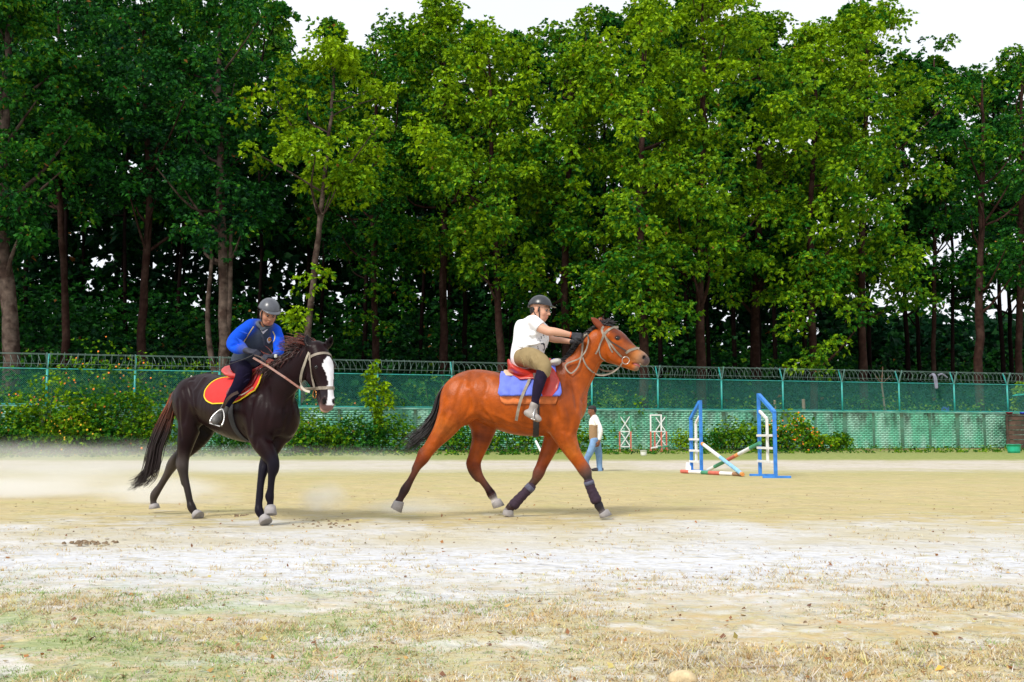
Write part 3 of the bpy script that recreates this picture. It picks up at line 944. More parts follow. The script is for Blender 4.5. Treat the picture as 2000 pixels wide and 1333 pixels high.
# ------------------------------------------------------------------ shrubs along the fence
FLO = mat('orange_petal', (.85, .22, .01), .6, .2, 20)
FLY = mat('yellow_petal', (.80, .45, .02), .6, .2, 20)
STEM = mat('green_stem', (.12, .13, .05), .8, .2, 10)
def shrub(px, py_base, Y, w, h, hue, label, n_cl=26, per=60, ls=.155, flowers=0, fcol=None, group='shrubs along the fence', name='shrub', tall=0, base_z=None):
    R = np.random.default_rng(int(px * 3 + Y * 10)); n_cl = int(n_cl * 1.7)
    p = pix(px, py_base, Y); gz = float(ground_z(p[0], Y)) if base_z is None else base_z
    root = empty(name, (p[0], Y, gz), 0, label, 'shrub', group)
    a = R.uniform(0, 6.28, n_cl); r = np.sqrt(R.random(n_cl)) * w / 2; t = R.random(n_cl)
    topf = 1 - .55 * (r / (w / 2)) ** 2
    C = np.column_stack([r * np.cos(a), r * np.sin(a) * .6, .12 * h + t * h * .8 * topf])
    s = R.uniform(.18, .36, n_cl) * min(w, h * 1.3) * .62 + .06
    rad = np.column_stack([s, s, s * .8])
    hv = hue + .14 + R.normal(scale=.10, size=n_cl) + .15 * (t - .5)
    V, F, Cc = clump_leaves(R, C, rad, per, ls, hv, tuft=5)
    link('foliage', mesh_np('foliage', V, F, Cc), LEAF_B, root)
    mb = MB()
    for i in range(7):
        c = C[R.integers(0, n_cl)]
        mb.tube([(c[0] * .1, c[1] * .1, -.05), (c[0] * .5, c[1] * .5, c[2] * .5), tuple(c)], [.02, .014, .006], 5, cap=False)
    mb.build('stem', STEM, root, keep=False)
    if flowers:
        vs, fs, n = [], [], 0
        for i in range(flowers):
            c = C[R.integers(0, n_cl)]; d = unit(R.normal(size=3) + np.array((0, -.9, .5))); q = c + d * s.mean() * 1.05
            rr = R.uniform(.028, .055)
            ring = [q + rr * np.array((math.cos(k * 1.257), -.2 + .2 * math.sin(k), math.sin(k * 1.257))) for k in range(5)]
            vs += [tuple(q + d * rr * .7)] + [tuple(v) for v in ring] + [tuple(q - d * rr * .5)]
            for k in range(5):
                fs += [(n, n + 1 + k, n + 1 + (k + 1) % 5), (n + 6, n + 1 + (k + 1) % 5, n + 1 + k)]
            n += 7
        mb = MB(); mb.v, mb.f = vs, fs
        o = mb.build('blossoms', fcol or FLO, root, keep=False); o['kind'] = 'stuff'
    return root
def fy(px, off):                                       # depth of the fence line in the direction of a pixel column
    u = (px - 1000) / FPX
    return (45.5 + 20.7 * FA[1] / FA[0] + off) / (1 - u * FA[1] / FA[0])
S = shrub
S(30, 880, fy(30, -1.6), 3.0, 1.5, .30, 'grey green bush at the foot of the wall at the left edge', 26)
S(95, 880, fy(95, -1.3), 3.2, 3.4, .60, 'leafy green bush climbing past the first fence post from the left', 40)
S(140, 880, fy(140, -1.7), 2.2, 2.0, .62, 'yellow flowering bush at the wall between the first two fence posts', 30, flowers=60, fcol=FLY)
S(195, 880, fy(195, -1.4), 2.6, 1.6, .38, 'low dusty green bush left of the black horse tail', 26)
S(245, 880, fy(245, -1.1), 3.2, 3.6, .48, 'tall grey green bush in front of the second fence post behind the horse tail', 44)
S(300, 880, fy(300, -1.4), 2.2, 2.2, .58, 'yellow green bush with a few orange flowers right behind the reddish tail', 28, flowers=18)
S(45, 880, fy(45, .9), 3.2, 3.4, .40, 'orange flowering bush behind the mesh at the left edge', 34, flowers=40)
S(180, 880, fy(180, 1.0), 4.8, 5.2, .46, 'large bush covered in orange flowers growing over the fence top behind the mesh', 60, flowers=110)
S(255, 880, fy(255, 1.2), 3.6, 4.6, .48, 'orange flowering bush behind the mesh at the second fence post', 36, flowers=46)
S(330, 880, fy(330, 1.6), 4.2, 4.6, .42, 'dark green bush rising behind the mesh above the rump of the dark horse', 44)
S(395, 880, fy(395, 1.4), 3.0, 4.5, .52, 'bush with bright leaves poking above the razor wire left of the blue sleeved rider', 36)
S(610, 880, fy(610, -1.2), 2.4, 2.0, .52, 'leafy green bush at the wall under the muzzle of the dark horse', 30)
S(590, 880, fy(590, -1.5), 1.6, 1.1, .34, 'dusty grey weed bush in front of the wall by the chest of the dark horse', 18)
S(655, 880, fy(655, -1.2), 1.8, 1.2, .50, 'small bright weed in front of the wall right of the dark horse', 18)
S(690, 880, fy(690, -1.3), 2.2, 1.9, .30, 'dry brownish green bush between the two horses', 26)
S(760, 880, fy(760, -1.3), 2.4, 1.8, .42, 'green bush at the wall behind the tip of the bay tail', 26)
S(640, 880, fy(640, 1.2), 3.4, 2.9, .44, 'bush with small orange flowers behind the mesh right of the dark horse head', 34, flowers=26)
S(790, 880, fy(790, 1.4), 3.6, 3.3, .36, 'dark green bush behind the mesh right of the vine covered post', 36)
S(890, 880, fy(890, -1.2), 2.6, 1.4, .42, 'low green bush behind the hind legs of the bay horse', 24)
S(1120, 880, fy(1120, -1.2), 2.8, 1.7, .50, 'green bush at the wall left of the walking man', 28)
S(1215, 880, fy(1215, 1.5), 4.2, 3.3, .44, 'light green bush behind the mesh right of the walking man', 42)
S(1330, 880, fy(1330, 1.6), 3.4, 3.0, .38, 'green bush behind the mesh above the red and green stands', 32)
S(1328, 880, fy(1328, -1.4), 1.1, 1.1, .75, 'small yellowish bush left of the left blue jump stand', 16, ls=.10)
S(1425, 880, fy(1425, -1.5), 2.8, 1.7, .50, 'pale green bush between the two blue jump stands', 32)
S(1550, 880, fy(1550, -1.5), 2.6, 2.0, .56, 'bush full of orange flowers just right of the right blue jump stand', 36, flowers=90)
S(1600, 880, fy(1600, -1.7), 1.8, .9, .62, 'low yellow green weed right of the orange flowered bush', 16, flowers=6)
S(1645, 880, fy(1645, -1.4), 1.2, 1.2, .50, 'small leafy weed at the wall under the seventh fence bay from the right', 14)
S(1700, 880, fy(1700, 2.0), 4.6, 3.2, .38, 'green bush behind the mesh left of the hanging grey cloth', 42)
S(1815, 880, fy(1815, 1.8), 3.0, 3.1, .50, 'bright green bush behind the mesh below the hanging grey cloth', 34)
S(1900, 880, fy(1900, 2.2), 4.2, 2.8, .36, 'dark green bush behind the mesh near the right edge', 36)

for px, off, w, h, hue, lab in ((60, 2.4, 4.0, 5.0, .30, 'dark leafy bush behind the fence coil between the first two trunks'), (130, 1.6, 3.4, 4.4, .46, 'green bush behind the mesh left of the second fence post'),
        (455, 1.6, 4.0, 4.2, .34, 'dark green bush behind the mesh under the blue jacketed rider'), (520, 1.8, 4.0, 3.8, .40, 'green bush behind the mesh at the neck of the dark horse'),
        (700, 1.8, 4.0, 3.6, .40, 'green bush behind the mesh left of the climbing sapling'), (850, 2.0, 4.2, 3.8, .34, 'dark bush behind the mesh above the bay tail'),
        (950, 2.0, 4.4, 3.8, .42, 'green bush behind the mesh over the croup of the bay horse'), (1060, 2.0, 4.4, 3.8, .38, 'green bush behind the mesh hidden by the bay horse'),
        (1165, 1.6, 3.8, 3.4, .50, 'light green bush behind the mesh by the throat of the bay horse'), (1270, 2.4, 4.6, 3.6, .34, 'dark bush behind the mesh over the lone red and green stand'),
        (1400, 2.2, 4.6, 3.4, .40, 'green bush behind the mesh over the left blue jump stand'), (1470, 2.6, 4.4, 3.3, .34, 'dark bush behind the mesh between the blue jump stands'),
        (1620, 2.6, 4.6, 3.2, .36, 'dark bush behind the mesh right of the cut wooden post'), (1770, 2.6, 4.6, 3.4, .46, 'green bush behind the mesh right of the thin bare stem')):
    S(px, 880, fy(px, off), w, h, hue, lab, 34)
S(25, 880, fy(25, -1.0), 2.6, 2.6, .48, 'bush with small orange flowers in front of the wall at the left edge', 26, flowers=14)
S(165, 880, fy(165, -1.0), 2.6, 3.0, .42, 'bushy green shrub in front of the wall between the yellow flowered and the dusty bush', 34, flowers=12, fcol=FLY)
S(480, 880, fy(480, -1.3), 3.0, 1.6, .36, 'grey green weeds at the wall seen under the belly of the dark horse', 26)
S(1480, 880, fy(1480, -1.1), 2.4, 1.5, .44, 'dusty green bush at the wall just left of the right blue jump stand', 24)
S(990, 880, fy(990, -1.2), 2.8, 1.3, .44, 'low green weeds at the wall under the belly of the bay horse', 22)

def vine():
    """young climbing plant with bright leaves that hides a fence post between the horses"""
    Y = fy(735, -1.0); R = np.random.default_rng(31)
    p = pix(733, 880, Y); gz = float(ground_z(p[0], Y))
    root = empty('sapling', (p[0], Y, gz), 0, 'slender sapling with bright yellow green leaves in front of a fence post between the horses', 'sapling')
    C = []
    for (x, y0, y1, n) in ((733, 712, 830, 26), (718, 730, 800, 12), (752, 752, 800, 14), (738, 790, 850, 14)):
        for k in range(n):
            q = pix(x + R.uniform(-6, 6) + (8 if x == 752 else 0) * k / n, y0 + (y1 - y0) * k / n, Y) - np.array((p[0], Y, gz)); C.append(q)
    C = np.array(C); s = R.uniform(.08, .2, len(C))
    V, F, Cc = clump_leaves(R, C, np.column_stack([s, s, s]), 40, .17, np.full(len(C), .92), tuft=5)
    link('foliage', mesh_np('foliage', V, F, Cc), LEAF_B, root)
    mb = MB()
    mb.tube([(0, 0, -.05), (.02, 0, 1.0), (0, 0, 2.2), (.02, 0, 3.6)], [.045, .035, .025, .01], 6)
    mb.tube([(0, 0, 1.2), (-.3, 0, 2.2), (-.35, 0, 3.2)], [.02, .015, .006], 5)
    mb.tube([(0, 0, 1.2), (.3, 0, 2.0), (.5, 0, 2.9)], [.02, .015, .006], 5)
    mb.build('stem', BARK_P, root, keep=False, smooth=True)
vine()
S(1990, 700, fy(1990, 3.0), 1.0, 5.2, .98, 'bright yellow leaved climber at the right edge above the fence', 20, per=60, ls=.2, name='climber')

def verge():
    """weeds and grass tufts at the foot of the wall"""
    R = np.random.default_rng(55); n = 900
    px = R.uniform(-30, 2030, n); off = -R.uniform(.3, 5.5, n) ** 1.0
    u = (px - 1000) / FPX
    y = (45.5 + 20.7 * FA[1] / FA[0] + off) / (1 - u * FA[1] / FA[0]); x = u * y
    z = ground_z(x, y)
    s = R.uniform(.06, .16, n) * np.interp(-off, [0, 2, 5.5], [1.6, 1.0, .5])
    C = np.column_stack([x, y, z + s * .5])
    V, F, Cc = clump_leaves(R, C, np.column_stack([s * 1.6, s * 1.6, s]), 24, .10, .55 + R.normal(scale=.15, size=n), tuft=4, up=1.2)
    tag(link('verge_grass', mesh_np('verge_grass', V, F, Cc), LEAF_B), 'strip of low grass and weeds along the foot of the green wall', 'grass', kind='stuff')
verge()
# ------------------------------------------------------------------ horses
def ZB(zx, zy, Y): return pix(740 + zx / 2.777, 560 + zy / 2.777, Y)      # measured on an enlargement of the bay horse
def ZD(zx, zy, Y): return pix(240 + zx / 2.777, 560 + zy / 2.777, Y)      # the same for the dark horse
def ZR(zx, zy, Y): return pix(960 + zx / 4.762, 570 + zy / 4.762, Y)      # close enlargements of the riders
def ZS(zx, zy, Y): return pix(380 + zx / 4.76, 570 + zy / 4.76, Y)
def rz(r, Y, sc=2.777): return r / sc * Y / FPX
CAMP = Vector((0, 0, CAM_Z))
def surf(bvh, p):
    """where the sight line to p meets a body"""
    d = (Vector(p) - CAMP).normalized()
    hit = bvh.ray_cast(CAMP, d)
    return hit[0], hit[1]

def limb(f, Z, pts, k=.03, axis=(0, 1, 0), wid=1.0, cols=None, col=None):
    """pts: (zx, zy, Y, r[, width])"""
    P = [Z(a[0], a[1], a[2]) for a in pts]
    R = [rz(a[3], a[2]) for a in pts]
    W = [a[4] if len(a) > 4 else wid for a in pts]
    f.chain(P, R, k=k, wid=W, axis=axis, col=cols if cols is not None else col)
    return P

def carve(f, bvh, Z, pts, Y0, r, depth, k=.03, ridge=False, col=None):
    depth = depth * .75
    """a groove (or a ridge) laid on the surface along sight-line points"""
    P = []
    for q in catmull(np.array(pts, float), 4):
        h, n = surf(bvh, Z(q[0], q[1], Y0))
        if h is None: continue
        P.append(np.array(h + n * ((r - depth) if not ridge else (depth - r))))
    if len(P) > 2:
        P = np.array(P); rr = np.full(len(P), r); f.chain(P, rr, k=k, cut=not ridge, n=1, col=col if ridge else None)

def hoof(name, top, bot, toe, r0, r1, parent, m, lat):
    """a hoof: slanted truncated cone, longer at the toe"""
    top, bot, toe = Vector(top), Vector(bot), Vector(toe).normalized()
    ax = (bot - top).normalized()
    t = (toe - ax * toe.dot(ax)).normalized(); s = ax.cross(t)
    vs, fs = [], []; n = 18
    rings = [(0.0, .55), (.0, 1.0), (.12, 1.06), (1.0, 1.0), (1.03, .93), (.97, .0)]
    for i, (h, k) in enumerate(rings):
        c = top.lerp(bot, h)
        rr = r0 + (r1 - r0) * h
        for j in range(n):
            a = 2 * math.pi * j / n
            ct, st = math.cos(a), math.sin(a)
            stretch = 1.18 if ct > 0 else .88
            vs.append(c + (t * (ct * stretch) + s * st) * rr * k + t * (h * .012) - ax * ((.012 * ct) if h < .2 else 0))
    for i in range(len(rings) - 1):
        for j in range(n):
            j2 = (j + 1) % n
            fs.append((i * n + j, i * n + j2, (i + 1) * n + j2, (i + 1) * n + j))
    return MB().add(vs, fs).build(name, m, parent, smooth=True)

def strand_mesh(lines, r0, r1, sides=3):
    """hair: many tapering strands; lines is a list of (n,3) arrays"""
    vs, fs, base = [], [], 0
    for ln in lines:
        P = np.asarray(ln); n = len(P)
        T = unit(np.gradient(P, axis=0))
        ref = np.array((0.2, 1, .1)); U = unit(np.cross(T, ref)); Wv = np.cross(T, U)
        t = np.linspace(0, 1, n)
        r = (r0 * (1 - t ** 1.5) + r1 * t ** 1.5)[:, None]
        for k in range(sides):
            a = 2 * math.pi * k / sides
            vs.append(P + (U * math.cos(a) + Wv * math.sin(a)) * r)
        I = base + np.arange(sides)[:, None] * n + np.arange(n)[None]
        for k in range(sides):
            k2 = (k + 1) % sides
            fs.append(np.stack([I[k, :-1], I[k2, :-1], I[k2, 1:], I[k, 1:]], 1))
        base += sides * n
    return np.vstack(vs), np.vstack(fs)

def ring(bvh, C, n1, n2, a0, a1, w, off, name, m, parent, steps=28, th=.004, far=.6):
    """strap running round a body in the plane of n1, n2 about C"""
    C = Vector(C); n1 = Vector(n1).normalized(); n2 = Vector(n2).normalized()
    pts, ns = [], []
    for i in range(steps + 1):
        a = math.radians(a0 + (a1 - a0) * i / steps)
        d = n1 * math.cos(a) + n2 * math.sin(a)
        h = bvh.ray_cast(C + d * far, -d)
        if h[0] is None: continue
        pts.append(h[0] + d * off); ns.append(h[1] if h[1].dot(d) > .2 else d)
    if len(pts) < 3: return None
    pts = [(pts[max(i - 1, 0)] + pts[i] * 2 + pts[min(i + 1, len(pts) - 1)]) / 4 for i in range(len(pts))]
    return MB().ribbon(pts, ns, w, th).build(name, m, parent, smooth=False)

def strap(bvh, Z, zpts, w, name, m, parent, Y0, lift=.006, th=.004, n=6, tube=None):
    """strap drawn along sight-line points: lies on the body where it meets it, else hangs at depth Y0"""
    Q = catmull(np.array(zpts, float), n)
    pts, ns = [], []
    for q in Q:
        y0 = q[2] if len(q) > 2 else Y0
        p = Z(q[0], q[1], y0)
        h, nn = surf(bvh, p) if bvh is not None else (None, None)
        if h is not None and abs(h.y - y0) < .35:
            tc = (CAMP - h).normalized()
            pts.append(h + nn * lift); ns.append(nn)
        else:
            pts.append(Vector(p)); ns.append((CAMP - Vector(p)).normalized())
    for _ in range(3):
        pts = [pts[0]] + [(pts[i - 1] + pts[i] * 2 + pts[i + 1]) / 4 for i in range(1, len(pts) - 1)] + [pts[-1]]
        ns = [ns[0]] + [(ns[i - 1] + ns[i] * 2 + ns[i + 1]).normalized() for i in range(1, len(ns) - 1)] + [ns[-1]]
    if tube: return MB().tube(pts, tube, 6).build(name, m, parent, smooth=True)
    return MB().ribbon(pts, ns, w, th).build(name, m, parent)

def wrap(bvh, R, F, L, outline, off, th, name, m, parent, nu=26, nv=40, quilt=0, side=None, rows=None, fray=0, wave=0, far=1.0):
    """cloth or leather lying on the barrel. outline: list of (angle from the top, u_start, u_end); u runs rear to front.
       side None = both sides; +1 / -1 one side only"""
    R, F = Vector(R), Vector(F); L = Vector(L).normalized(); U = Vector((0, 0, 1))
    A = np.array([o[0] for o in outline]); ua = np.array([o[1] for o in outline]); ub = np.array([o[2] for o in outline])
    angs = np.linspace(-A.max(), A.max(), nv) if side is None else np.linspace(A.min(), A.max(), nv) * side
    RN = random.Random(4)
    outer, inner = [], []
    for ai, a in enumerate(angs):
        aa = abs(a); u0, u1 = np.interp(aa, A, ua), np.interp(aa, A, ub)
        jit = RN.uniform(-fray, fray)
        for k in range(nu + 1):
            u = u0 + (u1 - u0) * k / nu
            c = R.lerp(F, u); ra = math.radians(a * (1 + (jit if ai in (0, nv - 1) else 0)))
            d = U * math.cos(ra) + L * math.sin(ra)
            h = bvh.ray_cast(c + d * far, -d)
            p = h[0] if h[0] is not None else c + d * .3
            q = 1
            if quilt: q = 1 + quilt * abs(math.sin(k / nu * math.pi * 5)) * abs(math.sin(aa / 16)) 
            w_ = wave * math.sin(k / nu * 17 + aa * .1)
            outer.append(p + d * (off + th * q + w_)); inner.append(p + d * (off + w_ * .5))
    # relax
    def relax(G):
        G = np.array([tuple(v) for v in G]).reshape(nv, nu + 1, 3)
        for _ in range(3):
            H = G.copy(); H[1:-1, 1:-1] = (G[:-2, 1:-1] + G[2:, 1:-1] + G[1:-1, :-2] + G[1:-1, 2:] + 2 * G[1:-1, 1:-1]) / 6; G = H
        return G.reshape(-1, 3)
    O, I = relax(outer), relax(inner)
    n = nv * (nu + 1)
    ix = np.arange(n).reshape(nv, nu + 1)
    q = np.stack([ix[:-1, :-1], ix[:-1, 1:], ix[1:, 1:], ix[1:, :-1]], -1).reshape(-1, 4)
    Fc = [q, q[:, ::-1] + n]
    b = np.concatenate([ix[0, :], ix[1:, -1], ix[-1, -2::-1], ix[-2:0:-1, 0]])
    b2 = np.roll(b, -1)
    Fc.append(np.stack([b2, b, b + n, b2 + n], 1))
    me = mesh_np(name, np.vstack([O, I]), np.vstack(Fc))
    bm = bmesh.new(); bm.from_mesh(me); bmesh.ops.recalc_face_normals(bm, faces=bm.faces); bm.to_mesh(me); bm.free()
    o = link(name, me, m, None, True)
    wparent(o, parent)
    return o, b, O

COAT = mat('horse_coat', rough=.40, var=.24, scale=11, attr=True, bump=.35, bscale=60, spec=.24)
COAT_D = mat('dark_horse_coat', rough=.36, var=.2, scale=7, attr=True, bump=.15, bscale=90, spec=.12)
HAIR_B = mat('black_hair', (.012, .009, .011), .5, .3, 30)
HAIR_R = mat('reddish_brown_hair', (.075, .016, .010), .45, .5, 9, var2=(.016, .008, .009))
HOOFM = mat('dusty_hoof', (.30, .28, .28), .8, .25, 14, .3)
EYEM = mat('dark_eye', (.006, .004, .004), .08, .05, 5)
LEA_G = mat('worn_grey_leather', (.24, .20, .155), .6, .3, 20, .2)
LEA_D = mat('dark_brown_leather', (.055, .030, .022), .5, .3, 20, .2)
LEA_T = mat('tan_leather', (.16, .035, .009), .45, .25, 20, .2)
LEA_R = mat('red_leather', (.50, .030, .018), .35, .18, 10, .15, coat=.3)
STEEL = mat('steel', (.55, .53, .50), .28, .12, 20, metal=1.0)
BLACKW = mat('black_webbing', (.02, .02, .024), .7, .2, 30)

BAYC = (.34, .064, .002); BAYD = (.17, .028, .003); BAYL = (.40, .095, .008); BLK = (.016, .013, .018); GREYL = (.05, .035, .03)
def build_bay():
    f = Form(); A = (0, 1, 0)
    yr, yf = 10.95, 10.76
    def Yc(zx): return yr + (yf - yr) * (zx - 400) / 600
    T = [(430, 585, 84, .95), (480, 577, 110, 1.0), (560, 588, 122, 1.0), (650, 622, 143, .98), (740, 640, 160, .95), (830, 640, 172, .88), (910, 628, 178, .78), (978, 628, 150, .78), (1012, 650, 104, .95)]
    limb(f, ZB, [(x, y, Yc(x), r, w) for x, y, r, w in T], k=.02, axis=A, col=BAYC)
    # withers, croup, belly
    limb(f, ZB, [(860, 500, Yc(860), 34), (950, 445, Yc(950), 38), (1030, 420, Yc(1030), 40)], k=.10, axis=A, wid=.8, col=BAYC)
    limb(f, ZB, [(430, 535, yr, 40), (520, 500, yr, 44), (620, 515, Yc(620), 45)], k=.08, axis=A, wid=1.6, col=BAYC)
    for s in (-1, 1):                                   # haunch, thigh, shoulder muscle on both sides
        f.ell(ZB(436, 612, yr + s * .15), (.20, .13, .24), k=.05, col=BAYC)
        f.ell(ZB(500, 620, yr + s * .20), (.20, .10, .20), k=.06, col=BAYC)
        f.ell(ZB(985, 640, yf + s * .15), (.17, .12, .30), X=(.85, 0, .5), k=.06, col=BAYC)
        f.ell(ZB(1015, 740, yf + s * .10), (.11, .10, .14), k=.05, col=BAYC)
    f.ell(ZB(1030, 700, yf), (.09, .14, .15), k=.06, col=BAYC)
    # neck
    limb(f, ZB, [(975, 590, yf, 128, .62), (1035, 520, yf, 108, .60), (1092, 440, yf, 92, .58), (1142, 365, 10.74, 82, .58), (1196, 300, 10.72, 74, .62)], k=.07, axis=A, col=BAYC)
    # head
    hy = 10.70
    limb(f, ZB, [(1236, 272, hy, 60, 1.0), (1275, 300, hy, 70, .86), (1325, 335, hy, 58, .86), (1375, 366, hy, 44, .84), (1418, 388, hy, 38, .95), (1438, 402, hy, 31, 1.1)], k=.03, axis=A, cols=[BAYC, BAYC, (.25, .065, .018), (.40, .14, .035), (.30, .16, .09), (.08, .05, .05)])
    f.ell(ZB(1252, 345, hy), (.135, .085, .125), X=(1, 0, -.3), k=.04, col=BAYC)              # cheek
    limb(f, ZB, [(1260, 385, hy, 30, 1.5), (1320, 412, hy, 24, 1.3), (1370, 432, hy, 21, 1.4), (1392, 440, hy, 20, 1.5)], k=.035, axis=A, cols=[BAYC, BAYC, BAYL, (.20, .12, .08)])
    for s in (-1, 1):
        f.ell(ZB(1292, 272, hy + s * .082), (.05, .022, .028), X=(1, 0, -.35), k=.02, col=(.20, .05, .015))   # brow
        f.ell(ZB(1330, 322, hy + s * .070), (.10, .012, .016), X=(1, 0, -.55), k=.02, col=(.25, .065, .018))  # facial crest
        f.ell(ZB(1438, 385, hy + s * .055), (.026, .020, .030), X=(1, 0, -.6), k=.02, col=(.06, .04, .04))   # nostril rim
        f.ell(ZB(1438, 386, hy + s * .074), (.017, .030, .022), X=(1, 0, -.6), k=.008, cut=True)
        f.ell(ZB(1250, 300, hy + s * .115), (.03, .02, .04), k=.03, cut=True)
    # mouth slightly open
    f.ell(ZB(1405, 427, hy), (.075, .11, .010), X=(1, 0, -.28), k=.012, cut=True)
    # ears
    for s, tx, ty, bx, by in ((-1, 1152, 168, 1214, 232), (1, 1192, 170, 1236, 222)):
        b_, t_ = ZB(bx, by, hy + s * .055), ZB(tx, ty, hy + s * .075)
        f.chain([b_, b_ * .5 + t_ * .5 + np.array((-.010, 0, .016)), t_], [.036, .036, .009], k=.02, wid=.75, axis=(0, 1, 0), col=(.16, .035, .012))
        f.ell((b_ * .45 + t_ * .55) + np.array((-.004, -.026, .02)), (.055, .014, .015), X=tuple(t_ - b_), k=.01, cut=True)
    # legs: near hind back, far hind forward, near fore forward, far fore back
    nh = [(430, 620, 10.80, 84), (402, 690, 10.78, 80), (365, 760, 10.77, 63), (315, 828, 10.76, 44), (268, 893, 10.75, 32), (240, 935, 10.75, 31), (207, 985, 10.75, 20), (172, 1050, 10.75, 18.5), (141, 1102, 10.75, 25), (119, 1145, 10.75, 19), (108, 1165, 10.75, 22)]
    limb(f, ZB, nh, k=.05, axis=A, wid=.82, cols=[BAYC, BAYC, BAYL, BAYC, BAYC, BAYD, (.15, .04, .015), (.06, .022, .016), BLK, BLK, BLK])
    limb(f, ZB, [(292, 820, 10.76, 16), (250, 872, 10.75, 12), (228, 895, 10.75, 15), (214, 935, 10.75, 13), (190, 985, 10.75, 11)], k=.03, axis=A, wid=.8, cols=[BAYC, BAYD, (.1, .025, .01), BAYD, GREYL])
    f.ell(ZB(468, 690, 10.80), (.09, .06, .12), k=.05, col=BAYC)                              # stifle
    fh = [(520, 640, 11.08, 100), (565, 730, 11.08, 80), (562, 800, 11.08, 60), (546, 870, 11.08, 44), (528, 930, 11.08, 34), (521, 968, 11.08, 33), (546, 1030, 11.08, 22), (588, 1090, 11.08, 19.5), (611, 1127, 11.08, 25), (624, 1150, 11.08, 19), (630, 1165, 11.08, 22)]
    limb(f, ZB, fh, k=.05, axis=A, wid=.82, cols=[BAYC, BAYC, BAYD, BAYC, BAYC, BAYD, (.18, .055, .025), (.04, .02, .02), BLK, (.5, .48, .47), (.6, .58, .57)])
    limb(f, ZB, [(515, 860, 11.08, 14), (495, 920, 11.08, 12), (486, 960, 11.08, 14), (500, 1010, 11.08, 12), (530, 1050, 11.08, 10)], k=.03, axis=A, wid=.8, cols=[BAYC, BAYD, BAYD, GREYL, BLK])
    nf = [(985, 735, 10.64, 84), (1012, 815, 10.63, 62), (1050, 895, 10.62, 44), (1085, 950, 10.61, 36), (1118, 1000, 10.61, 35), (1132, 1035, 10.60, 24), (1158, 1105, 10.60, 20), (1184, 1165, 10.60, 20), (1192, 1186, 10.60, 25), (1206, 1212, 10.60, 19), (1212, 1224, 10.60, 21)]
    limb(f, ZB, nf, k=.05, axis=A, wid=.85, cols=[BAYC, BAYC, BAYL, BAYC, (.12, .05, .035), (.03, .02, .02), BLK, BLK, BLK, (.06, .05, .05), (.12, .1, .1)])
    ff = [(975, 760, 10.94, 76), (940, 840, 10.94, 50), (908, 915, 10.93, 38), (882, 975, 10.92, 31), (866, 1012, 10.92, 32), (845, 1055, 10.92, 22), (785, 1120, 10.92, 20), (732, 1178, 10.92, 20), (716, 1196, 10.92, 25), (702, 1208, 10.92, 19), (697, 1216, 10.92, 21)]
    limb(f, ZB, ff, k=.05, axis=A, wid=.85, cols=[BAYC, BAYC, BAYC, BAYD, (.12, .04, .025), (.05, .03, .02), BLK, BLK, BLK, (.08, .07, .07), (.3, .29, .29)])
    def paint(V, c):
        hx, hz = ZB(1236, 262, hy), ZB(1440, 384, hy); ha = unit(hz - hx); hn = np.array((-ha[2], 0, ha[0]))
        s1 = (V - hx) @ ha; s2 = (V - hx) @ hn
        w = (np.clip((s2 - .012) / .045, 0, 1) * np.clip((s1 + .02) / .05, 0, 1) * np.clip((.42 - s1) / .10, 0, 1))[:, None] * .8
        c = c * (1 - w) + np.array((.085, .020, .012)) * w
        for s_ in (-1, 1):                      # dark skin round the eye
            dn = np.linalg.norm((V - ZB(1292, 280, hy + s_ * .09)) * np.array((.8, .8, 1.1)), axis=1)
            w = np.clip((.040 - dn) / .015, 0, 1)[:, None]; c = c * (1 - w) + np.array((.03, .012, .010)) * w
        # dark dorsal shading of the shoulder and a blaze on the forehead
        P = ZB(1330, 270, hy); Q = ZB(1290, 235, hy)
        ab = P - Q; t = np.clip((V - Q) @ ab / ab.dot(ab), 0, 1); d = np.linalg.norm(V - Q - t[:, None] * ab, axis=1)
        w = np.clip(1 - (d - .022) / .014, 0, 1)[:, None]
        c = c * (1 - w) + np.array((.62, .58, .56)) * w
        n = fbm(V[:, 0] * 5, V[:, 2] * 5, 3)[:, None]
        c = c * (.86 + .3 * n)
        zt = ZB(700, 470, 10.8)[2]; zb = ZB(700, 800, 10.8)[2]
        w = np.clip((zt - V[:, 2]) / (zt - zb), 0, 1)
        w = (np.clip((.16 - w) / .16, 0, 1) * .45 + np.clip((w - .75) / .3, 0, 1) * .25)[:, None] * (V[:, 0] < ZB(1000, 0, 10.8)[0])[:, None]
        c = c * (1 - w) + np.array((.10, .020, .006)) * w  # darker back line; belly shade is put into the coat colour
        for s_ in (-1, 1):
            dn = np.linalg.norm((V - ZB(1439, 386, hy + s_ * .06)) * np.array((1.1, .5, .9)), axis=1)
            c = np.where((dn < .020)[:, None], np.array((.008, .005, .006)), c)
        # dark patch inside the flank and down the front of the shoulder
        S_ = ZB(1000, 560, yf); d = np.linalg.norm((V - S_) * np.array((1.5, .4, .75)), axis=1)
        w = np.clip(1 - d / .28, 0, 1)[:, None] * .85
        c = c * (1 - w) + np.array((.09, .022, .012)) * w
        cr = np.array([ZB(x, y, 10.74) for x, y in ((985, 400), (1040, 352), (1080, 300), (1125, 255), (1165, 222), (1195, 205))])
        dm = np.min([np.linalg.norm(V - (cr[i] + (cr[i + 1] - cr[i]) * t), axis=1) for i in range(5) for t in np.linspace(0, 1, 6)], 0)
        w = np.clip((.060 - dm) / .015, 0, 1)[:, None]; c = c * (1 - w) + np.array(BLK) * w
        return c
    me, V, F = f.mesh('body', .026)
    b0 = bvh_of(V, F); bpy.data.meshes.remove(me)
